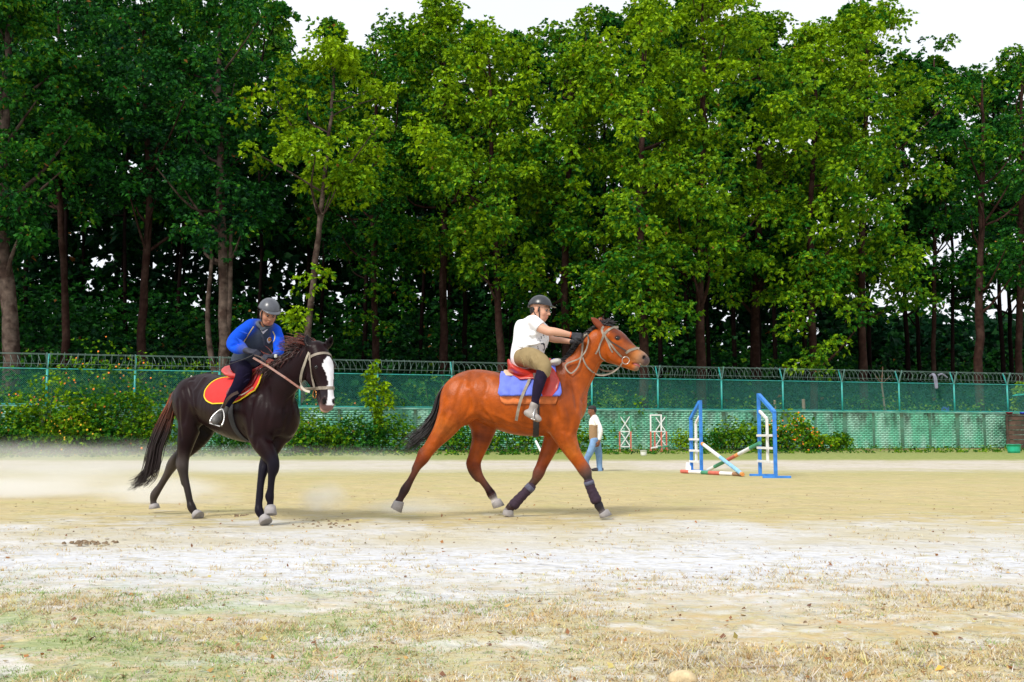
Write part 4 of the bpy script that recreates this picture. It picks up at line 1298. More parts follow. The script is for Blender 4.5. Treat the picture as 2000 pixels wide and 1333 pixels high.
    for pts, r, dp in (([(505, 470), (498, 540), (505, 610), (500, 660), (478, 720)], .035, .024),        # flank fold
                       ([(462, 510), (436, 570), (415, 650), (385, 720)], .022, .008), ([(560, 480), (590, 530), (575, 590)], .03, .006),
                       ([(985, 450), (955, 540), (950, 640), (975, 730), (960, 800)], .035, .014),         # back of the shoulder
                       ([(1040, 450), (1060, 560), (1075, 660)], .03, .014),                                # front of the shoulder
                       ([(1195, 420), (1150, 520), (1105, 620)], .022, .016),                               # jugular groove
                       ([(1120, 300), (1090, 400), (1050, 470)], .03, .010),
                       ([(1005, 780), (1030, 850)], .02, .008), ([(1010, 650), (1040, 720), (1030, 790)], .02, .009),
                       ([(350, 700), (330, 790), (290, 860)], .02, .009), ([(410, 760), (350, 830)], .02, .008),
                       ([(560, 690), (640, 740), (740, 775)], .05, .008),
                       ([(1235, 245), (1222, 300), (1225, 370), (1250, 410)], .018, .012),                # behind the jaw
                       ([(1330, 300), (1380, 345)], .014, .007), ([(1330, 375), (1385, 405)], .014, .006)):
        carve(f, b0, ZB, pts, 10.6, r, dp, k=.02)
    for pts, r, hh in (([(495, 560), (520, 630), (500, 690)], .03, .016), ([(620, 730), (520, 680)], .022, .010), 
                       ([(1010, 500), (990, 600), (1000, 700)], .035, .012), ([(1300, 330), (1360, 362)], .010, .006),
                        ([(620, 690), (700, 728), (790, 760), (860, 770)], .007, .006), ([(560, 640), (600, 690), (640, 740)], .007, .006), ([(1000, 800), (1030, 860), (1060, 920)], .008, .006),
                        ([(1035, 810), (1070, 880)], .007, .005), ([(395, 690), (350, 770), (300, 850)], .008, .006), ([(1290, 340), (1330, 380), (1350, 400)], .006, .005),
                        ([(500, 600), (515, 655), (490, 700), (455, 735)], .010, .008)):
        carve(f, b0, ZB, pts, 10.6, r, hh, k=.03, ridge=True)
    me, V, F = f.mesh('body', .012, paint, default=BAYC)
    p0 = ZB(700, 640, 10.86)
    root = empty('horse', (p0[0], 10.86, 0), 0, 'bay horse with black tail and leg wraps, trotting right under the rider in white', 'horse')
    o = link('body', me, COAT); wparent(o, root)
    bvh = bvh_of(V, F)
    # eye
    for zx, zy in ((1293, 281),):
        h, nn = surf(bvh, ZB(zx, zy, hy))
        if h is not None:
            mb = bmesh.new(); bmesh.ops.create_uvsphere(mb, u_segments=14, v_segments=10, radius=.022)
            e = bpy.data.meshes.new('eye'); mb.to_mesh(e); mb.free(); e.transform(Matrix.Translation(h - nn * .010))
            wparent(link('eye', e, EYEM, None, True), root)
            e2 = e.copy(); e2.transform(Matrix.Translation((0, 2 * (hy - h.y) + .02, 0))); wparent(link('eye', e2, None, None, True), root)
    # teeth and tongue in the open mouth
    MB().tube([ZB(1375, 418, hy), ZB(1398, 424, hy), ZB(1416, 434, hy)], [.016, .022, .010], 8).build('tongue', mat('tongue', (.55, .17, .17), .4, .1, 20), root, smooth=True)
    mb = MB()
    for k in range(-3, 4): mb.box(ZB(1420 - abs(k), 417, hy + k * .011), (.012, .009, .020))
    mb.build('teeth', mat('teeth', (.6, .55, .42), .4, .1, 20), root)
    # hooves
    for (t0, b0, toe, Y) in (((107, 1163), (84, 1206), (-.5, 0, -1), 10.75), ((630, 1163), (641, 1198), (.6, 0, -.6), 11.08),
                          ((1213, 1222), (1222, 1250), (1, 0, -.1), 10.60), ((698, 1212), (690, 1242), (.3, 0, -1), 10.92)):
        hoof('hoof', ZB(*t0, Y), ZB(*b0, Y), toe, .047, .062, root, HOOFM, A)
    # leg wraps
    WR = mat('dark_purple_bandage', (.030, .014, .030), .85, .25, 40, .4); WR2 = mat('grey_blue_band', (.09, .09, .14), .8, .2, 30)
    for pts, Y in (([(1134, 1045), (1150, 1095), (1165, 1130), (1184, 1172)], 10.60), ([(838, 1072), (790, 1122), (755, 1158), (722, 1196)], 10.92)):
        P = catmull([ZB(x, y, Y) for x, y in pts], 5)
        r = np.interp(np.linspace(0, 1, len(P)), [0, .05, .15, .3, .6, .85, .95, 1], [.040, .048, .051, .050, .053, .058, .058, .048])
        for i in range(len(r)): r[i] += .0025 * math.sin(i * 2.1)
        w = MB().tube(P, r, 16).build('leg_wrap', WR, root, smooth=True)
        w2 = MB().tube([P[1], P[3]], [.053, .054], 16).build('wrap_band', WR2, None, smooth=True); wparent(w2, root)
    # tail
    R = np.random.default_rng(3); lines = []
    guides = [[(385, 515), (352, 545), (318, 600), (292, 680), (235, 748), (165, 800), (118, 828)],
              [(388, 518), (358, 550), (330, 610), (308, 690), (262, 770), (200, 830), (140, 880), (95, 930)],
              [(390, 522), (362, 555), (336, 620), (318, 700), (285, 790), (230, 850), (175, 900), (130, 955)]]
    for i in range(230):
        w = R.dirichlet((1, 1.2, 1)); n0 = 7
        G = []
        for k in range(n0):
            q = sum(w[j] * np.array(guides[j][min(k, len(guides[j]) - 1)], float) for j in range(3))
            G.append(q)
        G = np.array(G); end = R.uniform(.72, 1.06)
        G = catmull(G, 4); G = G[:max(8, int(len(G) * min(end, 1)))]
        t = np.linspace(0, 1, len(G))
        G += np.column_stack([np.sin(t * 6 + R.uniform(0, 6)), np.cos(t * 5 + R.uniform(0, 6))]) * (t * 9)[:, None] + R.normal(scale=5, size=2) * np.minimum(t * 3, 1)[:, None]
        Y0 = 10.93 + R.normal(scale=.035)
        lines.append(np.array([ZB(g[0], g[1], Y0 - .05 * tt) for g, tt in zip(G, t)]))
    lines.append(np.array([ZB(x, y, 10.94) for x, y in ((415, 520), (385, 535), (358, 570), (338, 620), (322, 680))]))
    V2, F2 = strand_mesh(lines, .0085, .0015)
    core = MB().tube([ZB(x, y, 10.94) for x, y in ((420, 520), (392, 528), (362, 562), (338, 620), (318, 690), (280, 760))], [.035, .042, .045, .045, .04, .02], 10).build('tail_dock', HAIR_B, root, smooth=True)
    wparent(link('tail', mesh_np('tail', V2, F2), HAIR_B, None, True), root)
    # hogged mane along the crest and forelock
    lines = []
    crest = catmull([(1000, 402), (1040, 355), (1080, 300), (1125, 255), (1165, 222), (1195, 205)], 30)
    for i in range(len(crest)):
        for j in range(9):
            c = crest[i]; q = ZB(c[0] + 8, c[1] + 8, 10.735 + R.normal(scale=.018))
            L = R.uniform(.028, .05)
            d = unit(np.array((-.75 + R.normal() * .12, R.normal() * .25, .2 + R.normal() * .1)))
            lines.append(np.array([q, q + d * L * .6, q + d * L + np.array((-.012, 0, -.008))]))
    for i in range(60):
        q = ZB(1225 + R.normal() * 12, 212 + R.normal() * 4, hy + R.normal() * .02)
        d = unit(np.array((.55 + R.normal() * .35, R.normal() * .4, .5 + R.normal() * .3)))
        L = R.uniform(.05, .11)
        lines.append(np.array([q, q + d * L * .5 + (0, 0, .01), q + d * L + np.array((.02, 0, -.012))]))
    V2, F2 = strand_mesh(lines, .009, .004)
    wparent(link('mane', mesh_np('mane', V2, F2), HAIR_B, None, True), root)

    # ---------------- tack
    RA, FR = ZB(650, 640, Yc(650)), ZB(985, 640, Yc(985)); RA[2] = FR[2] = (RA[2] + FR[2]) / 2
    L = (0, -1, 0)
    pad = empty('saddle_cloth', (p0[0], 10.86, 1.2), 0, 'quilted blue saddle cloth with an orange lower edge on the bay horse', 'saddle cloth')
    ORG = mat('orange_felt', (.62, .17, .045), .9, .2, 20, .4)
    BLU = mat('blue_quilting', (.13, .18, .68), .8, .12, 20, .3)
    wrap(bvh, RA, FR, L, [(0, .06, .88), (60, .02, .95), (84, .03, .93), (90, .10, .90)], .004, .008, 'lower_pad', ORG, pad, fray=.02, wave=.003)
    wrap(bvh, RA, FR, L, [(0, .05, .90), (30, .02, .93), (50, .02, .98), (70, -.01, 1.0), (76, .03, .97)], .014, .016, 'quilted_pad', BLU, pad, nu=60, nv=60, quilt=1.7)
    sad = empty('saddle', (p0[0], 10.86, 1.4), 0, 'red leather saddle with stirrup leathers on the bay horse under the rider in white', 'saddle')
    wrap(bvh, RA, FR, L, [(12, .55, .80), (30, .60, .92), (50, .66, .97), (66, .66, .93), (78, .70, .84)], .048, .010, 'flap', LEA_R, sad, nv=26, side=1, nu=14)
    wrap(bvh, RA, FR, L, [(12, .55, .80), (30, .60, .92), (50, .66, .97), (66, .66, .93), (78, .70, .84)], .048, .010, 'flap', LEA_R, sad, nv=26, side=-1, nu=14)
    wrap(bvh, RA, FR, L, [(8, .16, .62), (30, .20, .66), (46, .34, .66)], .046, .012, 'skirt', LEA_R, sad, nv=14, side=1, nu=14)
    wrap(bvh, RA, FR, L, [(8, .16, .62), (30, .20, .66), (46, .34, .66)], .046, .012, 'skirt', LEA_R, sad, nv=14, side=-1, nu=14)
    wrap(bvh, RA, FR, L, [(2, .10, .40), (22, .08, .42), (34, .12, .34)], .040, .016, 'panel', mat('cream_panel', (.55, .42, .30), .8, .2, 20), sad, nv=12, side=1, nu=10)
    g = Form(); ys = Yc(820)
    RED = (.5, .03, .02)
    limb(g, ZB, [(704, 402, ys, 9, 5.5), (716, 432, ys, 15, 8), (760, 462, ys, 20, 6.4), (820, 466, ys, 20, 5.0), (880, 438, ys, 22, 3.8), (925, 402, ys, 14, 3.6)], k=.02, axis=A, col=RED)
    limb(g, ZB, [(720, 455, ys, 22, 5.0), (800, 490, ys, 24, 5), (900, 470, ys, 26, 3.4)], k=.03, axis=A, col=RED)
    me2, V3, F3 = g.mesh('seat', .011)
    wparent(link('seat', me2, LEA_R), sad)
    # pale cloth tucked under the pommel
    g = Form()
    limb(g, ZB, [(940, 418, ys - .03, 20, 4.6), (965, 412, ys - .03, 22, 4.2), (985, 408, ys - .03, 12, 3.6)], k=.02, axis=A)
    me2, _, _ = g.mesh('pommel_pad', .010); wparent(link('pommel_pad', me2, mat('grey_white_cloth', (.48, .46, .42), .9, .2, 12, .4)), sad)
    # girth and loose strap
    gu = .60
    wrap(bvh, RA, FR, L, [(70, gu - .05, gu + .05), (180, gu - .045, gu + .045)], .003, .006, 'girth', BLACKW, sad, nv=22, side=1, nu=4, far=.44)
    wrap(bvh, RA, FR, L, [(70, gu - .05, gu + .05), (180, gu - .045, gu + .045)], .003, .006, 'girth', BLACKW, sad, nv=22, side=-1, nu=4, far=.44)
    strap(bvh, ZB, [(832, 478, 10.42), (822, 520, 10.43), (790, 580, 10.44), (766, 640, 10.46), (750, 716, 10.47)], .030, 'loose_strap', LEA_G, sad, 10.44, lift=.05)
    strap(None, ZB, [(842, 470, 10.40), (852, 540, 10.37), (862, 620, 10.37), (868, 655, 10.38)], .026, 'stirrup_leather', LEA_D, sad, 10.38)
    return root, bvh, Yc, hy
BAY, BAY_BVH, BAY_YC, BAY_HY = build_bay()

def build_bay_bridle():
    hy = BAY_HY; bvh = BAY_BVH
    p = ZB(1300, 330, hy)
    root = empty('bridle', p, 0, 'grey leather bridle with looping reins on the head of the bay horse', 'bridle')
    ax = unit(ZB(1400, 380, hy) - ZB(1260, 300, hy)); up = unit(np.cross((0, -1, 0), ax));  up = up if up[2] > 0 else -up
    Lx = np.array((0, -1, 0))
    # browband and headpiece: one strap over the forehead, one behind the ears
    strap(bvh, ZR, [(1040, 405), (1070, 372), (1110, 345), (1150, 332), (1180, 330)], .026, 'browband', LEA_G, root, hy - .05, lift=.004)
    strap(bvh, ZR, [(1042, 402), (1030, 370), (1028, 345), (1040, 325)], .022, 'headpiece', LEA_G, root, hy - .05, lift=.004)
    strap(bvh, ZR, [(1248, 572), (1275, 552), (1310, 538), (1350, 528), (1376, 530)], .026, 'noseband', LEA_G, root, hy - .05, lift=.004)
    C = lambda *a: [tuple(q) for q in a]
    strap(bvh, ZR, [(1048, 400), (1095, 470), (1150, 540), (1212, 605)], .018, 'cheekpiece', LEA_G, root, hy - .1)
    strap(bvh, ZR, [(1060, 420), (1120, 470), (1190, 515), (1250, 550)], .013, 'noseband_strap', LEA_D, root, hy - .1)
    strap(bvh, ZR, [(1040, 395), (1020, 460), (1002, 520), (1012, 600), (1060, 640)], .012, 'throat_latch', LEA_G, root, hy - .1)
    strap(bvh, ZR, [(1045, 410), (1010, 490), (995, 535), (965, 580)], .016, 'strap_end', LEA_G, root, hy - .12, lift=.012)
    strap(bvh, ZR, [(1062, 425), (1085, 480), (1105, 525), (1125, 566)], .016, 'strap_end', LEA_G, root, hy - .12, lift=.010)
    # bit ring
    for s in (-1, 1):
        c = ZR(1248, 640, hy + s * .085)
        pts = [c + .038 * np.array((math.cos(a), 0, math.sin(a))) + np.array((0, s * .006 * math.sin(a), 0)) for a in np.linspace(0, 2 * math.pi, 20)]
        MB().tube(pts, .0045, 6).build('bit_ring', STEEL, root, smooth=True)
    # reins
    strap(bvh, ZR, [(1216, 655, 10.60), (1165, 725, 10.56), (1090, 768, 10.54), (1000, 778, 10.53), (925, 740, 10.53), (868, 670, 10.53), (845, 560, 10.52), (850, 470, 10.52), (866, 396, 10.54)], .015, 'rein', LEA_G, root, 10.54, lift=.02)
    strap(bvh, ZR, [(872, 398, 10.54), (905, 410, 10.52), (910, 470, 10.50), (870, 580, 10.50), (790, 640, 10.51), (710, 675, 10.52), (690, 715, 10.52), (725, 772, 10.52), (790, 735, 10.51), (832, 650, 10.50), (850, 560, 10.50), (856, 460, 10.50), (868, 400, 10.53)], .015, 'rein', LEA_G, root, 10.5, lift=.03)
    strap(None, ZR, [(1216, 660, 10.80), (1150, 735, 10.86), (1000, 720, 10.95), (900, 560, 10.97), (880, 430, 10.92)], .018, 'rein', LEA_G, root, 10.9)
build_bay_bridle()
# ------------------------------------------------------------------ the dark horse, turned three quarters towards the camera
DKC = (.011, .0035, .0045); DKB = (.006, .003, .004); DKR = (.055, .018, .012)
def build_dark():
    f = Form()
    th = math.radians(44)
    d = np.array((math.cos(th), -math.sin(th), 0)); L = np.array((-math.sin(th), -math.cos(th), 0))     # L points to the near (right) side
    Y = lambda zx: 10.95 - (zx - 400) / 400 * .80
    T = [(392, 600, 96, .95), (440, 606, 116, 1.0), (510, 632, 135, 1.0), (600, 660, 158, .95), (690, 672, 172, .92), (770, 668, 170, .82), (820, 680, 146, .80), (836, 700, 112, .90)]
    limb(f, ZD, [(x, y, Y(x), r, w) for x, y, r, w in T], k=.02, axis=L, col=DKC)
    limb(f, ZD, [(400, 540, Y(400), 40), (460, 515, Y(460), 42), (540, 530, Y(540), 38)], k=.08, axis=L, wid=1.5, col=DKC)
    limb(f, ZD, [(700, 530, Y(700), 34), (770, 480, Y(770), 42), (830, 470, Y(830), 44)], k=.10, axis=L, wid=.8, col=DKC)
    def off(p, lat=0, fw=0, up=0): return p + L * lat + d * fw + np.array((0, 0, up))
    for s in (1, -1):
        c = off(ZD(415, 625, Y(415)), s * .14)
        f.ell(c, (.21, .13, .24), X=d, k=.05, col=DKC)
        c = off(ZD(790, 690, Y(790)), s * .16)
        f.ell(c, (.16, .11, .29), X=(d * .85 + np.array((0, 0, .4))), k=.06, col=DKC)
        f.ell(off(ZD(850, 720, Y(850)), s * .09), (.12, .12, .17), X=d, k=.05, col=DKC)
    # neck
    limb(f, ZD, [(800, 600, 10.16, 135, .62), (845, 545, 10.02, 118, .62), (890, 490, 9.92, 104, .62), (945, 430, 9.84, 90, .66), (995, 385, 9.78, 76, .72)], k=.09, axis=L, col=DKC)
    # head: hangs almost straight down, its face turned to the right and towards the camera
    F_ = unit(np.array((.60, -.80, 0))); HL = unit(np.array((-.80, -.60, 0)))        # front of the face, near side of the face
    hY = 9.68
    hd = [(1052, 352, 60, .95), (1072, 410, 68, .90), (1092, 480, 62, .84), (1104, 550, 46, .84), (1108, 610, 40, .92), (1108, 645, 34, 1.1)]
    limb(f, ZD, [(x, y, hY - .02 * i, r, w) for i, (x, y, r, w) in enumerate(hd)], k=.03, axis=HL, cols=[DKC, DKC, DKC, (.022, .012, .014), (.03, .02, .022), (.18, .10, .09)])
    chk = ZD(1035, 450, hY + .10)
    f.ell(chk, (.115, .080, .150), X=F_, k=.05, col=DKC)
    limb(f, ZD, [(1040, 500, hY + .10, 34, 1.4), (1070, 580, hY + .06, 24, 1.3), (1090, 640, hY + .02, 20, 1.5), (1098, 668, hY, 17, 1.7)], k=.035, axis=HL, cols=[DKC, DKC, (.10, .06, .055), (.50, .30, .24)])
    for s in (1, -1):
        base = ZD(1083, 432, hY) + HL * .075 * s + F_ * .05
        f.ell(base + np.array((0, 0, .015)), (.03, .03, .045), X=F_, k=.02, col=DKC)
        nb = ZD(1106, 622, hY - .1) + HL * s * .052 + F_ * .035
        f.ell(nb, (.026, .022, .034), X=F_, k=.02, col=(.035, .02, .02))
        f.ell(nb + HL * s * .016 + F_ * .014, (.022, .020, .026), X=F_, k=.008, cut=True)
        # facial crest
        f.chain([ZD(1085, 470, hY) + HL * s * .078, ZD(1098, 530, hY) + HL * s * .062], [.014, .010], k=.02, n=1, col=DKC)
        # ears
        e0 = ZD(1055, 345, hY + .0) + HL * s * .085 + np.array((0, 0, .03)); tip = (ZD(1001, 262, hY + .02) if s == 1 else ZD(1133, 268, hY - .03))
        m_ = e0 * .5 + tip * .5 + HL * s * .012
        f.chain([e0, m_, tip], [.034, .036, .009], k=.02, wid=.7, axis=tuple(F_), col=DKB)
        f.ell(m_ + F_ * .024 + np.array((0, 0, .01)), (.058, .018, .014), X=tuple(tip - e0), Z=tuple(HL), k=.01, cut=True)
    A = tuple(L)
    nh = [(385, 640, 10.80, 84), (372, 720, 10.80, 76), (352, 800, 10.80, 60), (338, 870, 10.80, 45), (330, 930, 10.80, 34), (326, 972, 10.80, 34), (335, 1030, 10.80, 23), (352, 1110, 10.79, 20), (364, 1168, 10.78, 20), (372, 1196, 10.77, 25), (390, 1226, 10.76, 20), (398, 1238, 10.75, 22)]
    limb(f, ZD, nh, k=.05, axis=A, wid=.85, cols=[DKC] * 4 + [(.035, .026, .024), (.05, .04, .038), (.035, .028, .026), (.025, .02, .02)] + [(.022, .016, .016)] * 4)
    limb(f, ZD, [(312, 850, 10.82, 14), (302, 920, 10.82, 12), (300, 965, 10.82, 15), (312, 1010, 10.82, 12), (325, 1070, 10.81, 10)], k=.03, axis=A, wid=.8, cols=[DKC, DKC, (.06, .05, .05), (.06, .05, .05), DKB])
    fh = [(450, 700, 11.20, 90), (425, 790, 11.22, 66), (375, 860, 11.28, 48), (310, 920, 11.36, 38), (272, 962, 11.42, 35), (240, 1020, 11.46, 23), (205, 1080, 11.50, 20), (172, 1130, 11.52, 25), (165, 1165, 11.52, 18), (168, 1185, 11.52, 21)]
    limb(f, ZD, fh, k=.05, axis=A, wid=.85, cols=[DKB, DKB, DKC, (.045, .034, .03), (.07, .055, .048), (.07, .055, .05), (.055, .043, .04), (.05, .04, .036), (.05, .04, .036), (.07, .06, .055)])
    nf = [(745, 750, 10.06, 84), (750, 830, 10.00, 64), (785, 895, 9.95, 50), (812, 945, 9.92, 38), (816, 985, 9.92, 35), (808, 1030, 9.93, 23), (802, 1095, 9.94, 20), (797, 1140, 9.95, 25), (800, 1170, 9.95, 19), (798, 1195, 9.95, 21)]
    limb(f, ZD, nf, k=.05, axis=A, wid=.88, cols=[DKC] * 3 + [(.008, .006, .012)] * 7)
    ff = [(840, 780, 10.22, 80), (815, 860, 10.16, 54), (783, 930, 10.08, 38), (768, 975, 10.03, 33), (752, 1040, 9.99, 23), (742, 1120, 9.96, 20.5), (737, 1185, 9.94, 21), (738, 1215, 9.93, 25), (752, 1242, 9.92, 21), (760, 1258, 9.91, 23)]
    limb(f, ZD, ff, k=.05, axis=A, wid=.88, cols=[DKC] * 3 + [(.008, .006, .012)] * 7)
    me, V, F = f.mesh('body', .026)
    b0 = bvh_of(V, F); bpy.data.meshes.remove(me)
    for pts, r, dp in (([(380, 500), (368, 570), (385, 640), (400, 720), (455, 800)], .035, .020), 
                       ([(330, 560), (345, 640), (330, 740)], .03, .010), ([(300, 620), (305, 720), (315, 820)], .025, .008),
                       ([(700, 620), (690, 720), (690, 800)], .035, .012), ([(790, 560), (800, 660), (780, 760), (790, 830)], .03, .012),
                       ([(960, 560), (900, 620), (870, 700)], .02, .014), ([(845, 720), (840, 790)], .025, .014), ([(900, 700), (880, 780)], .02, .007),
                       ([(730, 780), (720, 860)], .02, .008), ([(1005, 390), (985, 450), (990, 520), (1030, 560)], .016, .012),
                       ([(1100, 470), (1108, 540)], .014, .006), ([(1060, 520), (1085, 570)], .016, .008)):
        carve(f, b0, ZD, pts, 10, r, dp, k=.02)
    for pts, r, hh in (([(370, 520), (388, 590), (392, 650)], .025, .012), ([(440, 500), (400, 560)], .02, .008), ([(740, 600), (720, 700), (730, 790)], .03, .010), ([(860, 690), (850, 760)], .03, .010)):
        carve(f, b0, ZD, pts, 10, r, hh, k=.03, ridge=True)
    z_top = ZD(1100, 388, hY)[2]; z_bot = ZD(1100, 646, hY)[2]
    hc = ZD(1085, 440, hY)
    def paint(V, c):
        n = fbm(V[:, 0] * 5, V[:, 2] * 5, 3)[:, None]
        c = c * (.8 + .4 * n)
        lat = (V - hc) @ HL; fr = (V - hc) @ F_
        z = V[:, 2]
        # blaze: wide on the forehead, narrow on the nose, wide over the nostrils
        tt = (z_top - z) / (z_top - z_bot)
        half = np.interp(tt, [-.02, .06, .18, .35, .55, .8, 1.0], [.012, .052, .068, .040, .028, .036, .050])
        cen = np.interp(tt, [0, .2, .5, 1.0], [-.005, .000, -.012, -.008])
        edge = .006 * (fbm(z * 60, lat * 30, 5) - .5)
        m = (tt > -.02) & (tt < 1.0) & (np.abs(lat - cen) < half + edge) & (fr > .01)
        c = np.where(m[:, None], np.array((.80, .78, .80)), c)
        for s_ in (-1, 1):
            nb = ZD(1106, 624, hY - .1) + HL * s_ * .050 + F_ * .05
            dn = np.linalg.norm((V - nb) * np.array((1, 1, .8)), axis=1)
            c = np.where((dn < .024)[:, None], np.array((.006, .004, .004)), c)
        return c
    me, V, F = f.mesh('body', .0115, paint, default=DKC)
    p0 = ZD(620, 700, 10.5)
    root = empty('horse', (p0[0], 10.5, 0), 0, 'dark brown horse with a white blaze and flying reddish mane', 'horse')
    wparent(link('body', me, COAT_D), root)
    bvh = bvh_of(V, F)
    for s in (1, -1):
        c = ZD(1083, 436, hY) + HL * .3 * s + F_ * .065
        h = bvh.ray_cast(Vector(c), Vector(-HL * s))
        if s == 1:
            h = surf(bvh, ZD(1048, 438, hY)); 
        mb = bmesh.new(); bmesh.ops.create_uvsphere(mb, u_segments=14, v_segments=10, radius=.022)
        e = bpy.data.meshes.new('eye'); mb.to_mesh(e); mb.free(); e.transform(Matrix.Translation(h[0] - h[1] * .010))
        wparent(link('eye', e, EYEM, None, True), root)
    for (t0, b0_, toe, Yt, Yb) in (((396, 1236), (410, 1256), (.7, -.7, -.2), 10.75, 10.72), ((168, 1182), (170, 1204), (.4, -.4, -1), 11.52, 11.52),
                             ((798, 1194), (797, 1238), (.5, -.8, -.3), 9.95, 9.93), ((762, 1255), (772, 1285), (.7, -.7, -.1), 9.91, 9.88)):
        hoof('hoof', ZD(*t0, Yt), ZD(*b0_, Yb), toe, .048, .062, root, HOOFM, A)
    # ---- tail: rusty at the top, black wisps below, blown back
    R = np.random.default_rng(8); lines = []; cols = []
    guides = [[(312, 540), (275, 575), (240, 640), (195, 720), (155, 810), (130, 900), (110, 985), (60, 1030), (15, 1040)],
              [(318, 545), (282, 590), (252, 670), (215, 760), (175, 850), (150, 930), (125, 1010), (85, 1075), (30, 1110)],
              [(325, 550), (290, 610), (262, 700), (240, 790), (210, 870), (200, 940), (180, 1010), (160, 1050), (125, 1085)]]
    for i in range(300):
        w = R.dirichlet((1.1, 1.1, .8) if R.random() < .8 else (.2, .2, 2))
        G = np.array([sum(w[j] * np.array(guides[j][k], float) for j in range(3)) for k in range(9)])
        G = catmull(G, 3); end = min(1, R.beta(3, 1.3) * .66 + .40); G = G[:max(7, int(len(G) * end))]
        t = np.linspace(0, 1, len(G))
        G += np.column_stack([np.sin(t * 7 + R.uniform(0, 6)), np.cos(t * 5 + R.uniform(0, 6))]) * (t * 7)[:, None] + R.normal(scale=6, size=2) * np.minimum(t * 3, 1)[:, None]
        Y0 = 11.05 + R.normal(scale=.03)
        ln = np.array([ZD(g[0], g[1], Y0 + .05 * tt) for g, tt in zip(G, t)])
        lines.append(ln)
    V2, F2 = strand_mesh(lines, .0078, .0015)
    ztop, zmid = ZD(300, 640, 11)[2], ZD(300, 800, 11)[2]
    w = np.clip((V2[:, 2] - zmid) / (ztop - zmid), 0, 1)[:, None]
    rnd = np.repeat(R.random(len(lines)), [len(l) * 3 for l in lines])[:, None]
    C2 = np.array((.018, .009, .010)) * (1 - w) + np.array((.20, .045, .012)) * w * (.4 + .8 * rnd) 
    HM = mat('dark_rusty_hair', rough=.45, var=.3, scale=20, attr=True)
    wparent(link('tail', mesh_np('tail', V2, F2, C2), HM, None, True), root)
    MB().tube([ZD(x, y, 11.0) for x, y in ((340, 555), (315, 548), (285, 585), (262, 650), (245, 720))], [.04, .042, .04, .035, .02], 10).build('tail_dock', HAIR_R, root, smooth=True)
    # ---- mane blown up and back
    lines = []; tint = []
    crest = catmull([(800, 440, 10.05), (850, 410, 9.98), (900, 375, 9.92), (950, 345, 9.86), (1000, 318, 9.80), (1035, 305, 9.74), (1060, 305, 9.70)], 12)
    n = 900
    for i in range(n):
        u = R.random(); c = crest[int(u * (len(crest) - 1))]
        q0 = np.array(c[:2]) + R.normal(scale=(8, 8)) + (10, 18); y0 = c[2] + R.normal(scale=.03) + (.10 if u > .6 else 0)
        style = R.random()
        Lz = R.uniform(60, 150)
        if u > .55 and style < .6:    # forelock end: long licks flying up and back over the poll
            dirs = np.array((-1, -.55 + R.normal() * .18)); curl = np.array((-.5, .25))
            Lz = R.uniform(60, 165)
        elif style < .75:             # arching up and then falling on the near side
            dirs = np.array((-.7 + R.normal() * .25, -.75 + R.normal() * .25)); curl = np.array((-.5, 1.5)); Lz = R.uniform(50, 110)
        else:                         # falling down the near side of the neck
            dirs = np.array((-.5 + R.normal() * .2, -.2)); curl = np.array((.1, 1.6)); Lz = R.uniform(50, 110)
        dirs = dirs / np.linalg.norm(dirs)
        t = np.linspace(0, 1, 9)[:, None]
        P = q0 + dirs * t * Lz * .8 + curl * (t ** 2) * Lz * .5 + np.column_stack([np.sin(t[:, 0] * 5 + R.uniform(0, 6)), np.cos(t[:, 0] * 6 + R.uniform(0, 6))]) * t * 6
        yy = y0 - .08 * np.sin(t[:, 0] * 2) * (1 if style > .3 else -.2)
        lines.append(np.array([ZD(p[0], p[1], y) for p, y in zip(P, yy)]))
        tint.append(R.random() ** 1.6 * (.3 + .5 * u) + (.35 if (u > .6 and style < .45) else 0))
    for i in range(40):               # wisps across the blue sleeve
        q0 = np.array((835 + R.normal() * 8, 420 + R.normal() * 12)); t = np.linspace(0, 1, 8)[:, None]
        dirs = np.array((-1, -.6 + R.normal() * .4)); P = q0 + dirs * t * R.uniform(40, 90) + np.array((0, .9)) * t ** 2 * R.uniform(10, 60)
        lines.append(np.array([ZD(p[0], p[1], 10.02) for p in P])); tint.append(.9)
    V2, F2 = strand_mesh(lines, .0075, .0015)
    rnd = np.repeat(np.array(tint), [len(l) * 3 for l in lines])[:, None]
    C2 = np.array((.018, .007, .008)) * (1 - np.clip(rnd, 0, 1)) + np.array((.24, .038, .018)) * np.clip(rnd, 0, 1) ** 1.5
    wparent(link('mane', mesh_np('mane', V2, F2, C2), HM, None, True), root)

    # ---------------- tack
    Ra, Fr = ZD(572, 640, Y(572)), ZD(806, 640, Y(806)); Ra[2] = Fr[2] = (Ra[2] + Fr[2]) / 2
    Lt = tuple(L)
    pad = empty('saddle_cloth', (p0[0], 10.5, 1.2), 0, 'red saddle cloth with yellow piping on the dark horse', 'saddle cloth')
    REDC = mat('red_cloth', (.60, .022, .020), .85, .12, 16, .3)
    ol = [(0, .02, .98), (40, -.04, 1.04), (60, -.04, 1.03), (74, .0, .96), (84, .10, .84), (89, .25, .70)]
    o, b, O = wrap(bvh, Ra, Fr, Lt, ol, .004, .010, 'cloth', REDC, pad, nu=36, nv=54)
    P = [Vector(O[i]) for i in b] + [Vector(O[b[0]])]
    MB().tube(P, .007, 6, cap=False).build('piping', mat('yellow_piping', (.80, .60, .02), .7, .1, 20), pad, smooth=True)
    sad = empty('saddle', (p0[0], 10.5, 1.4), 0, 'dark red saddle with steel stirrup on the dark horse under the blue jacketed rider', 'saddle')
    LR2 = mat('dark_red_leather', (.20, .015, .016), .45, .25, 12, .2, coat=.2)
    fl = [(10, .56, .86), (30, .55, .94), (50, .56, .97), (64, .54, .90), (74, .56, .80)]
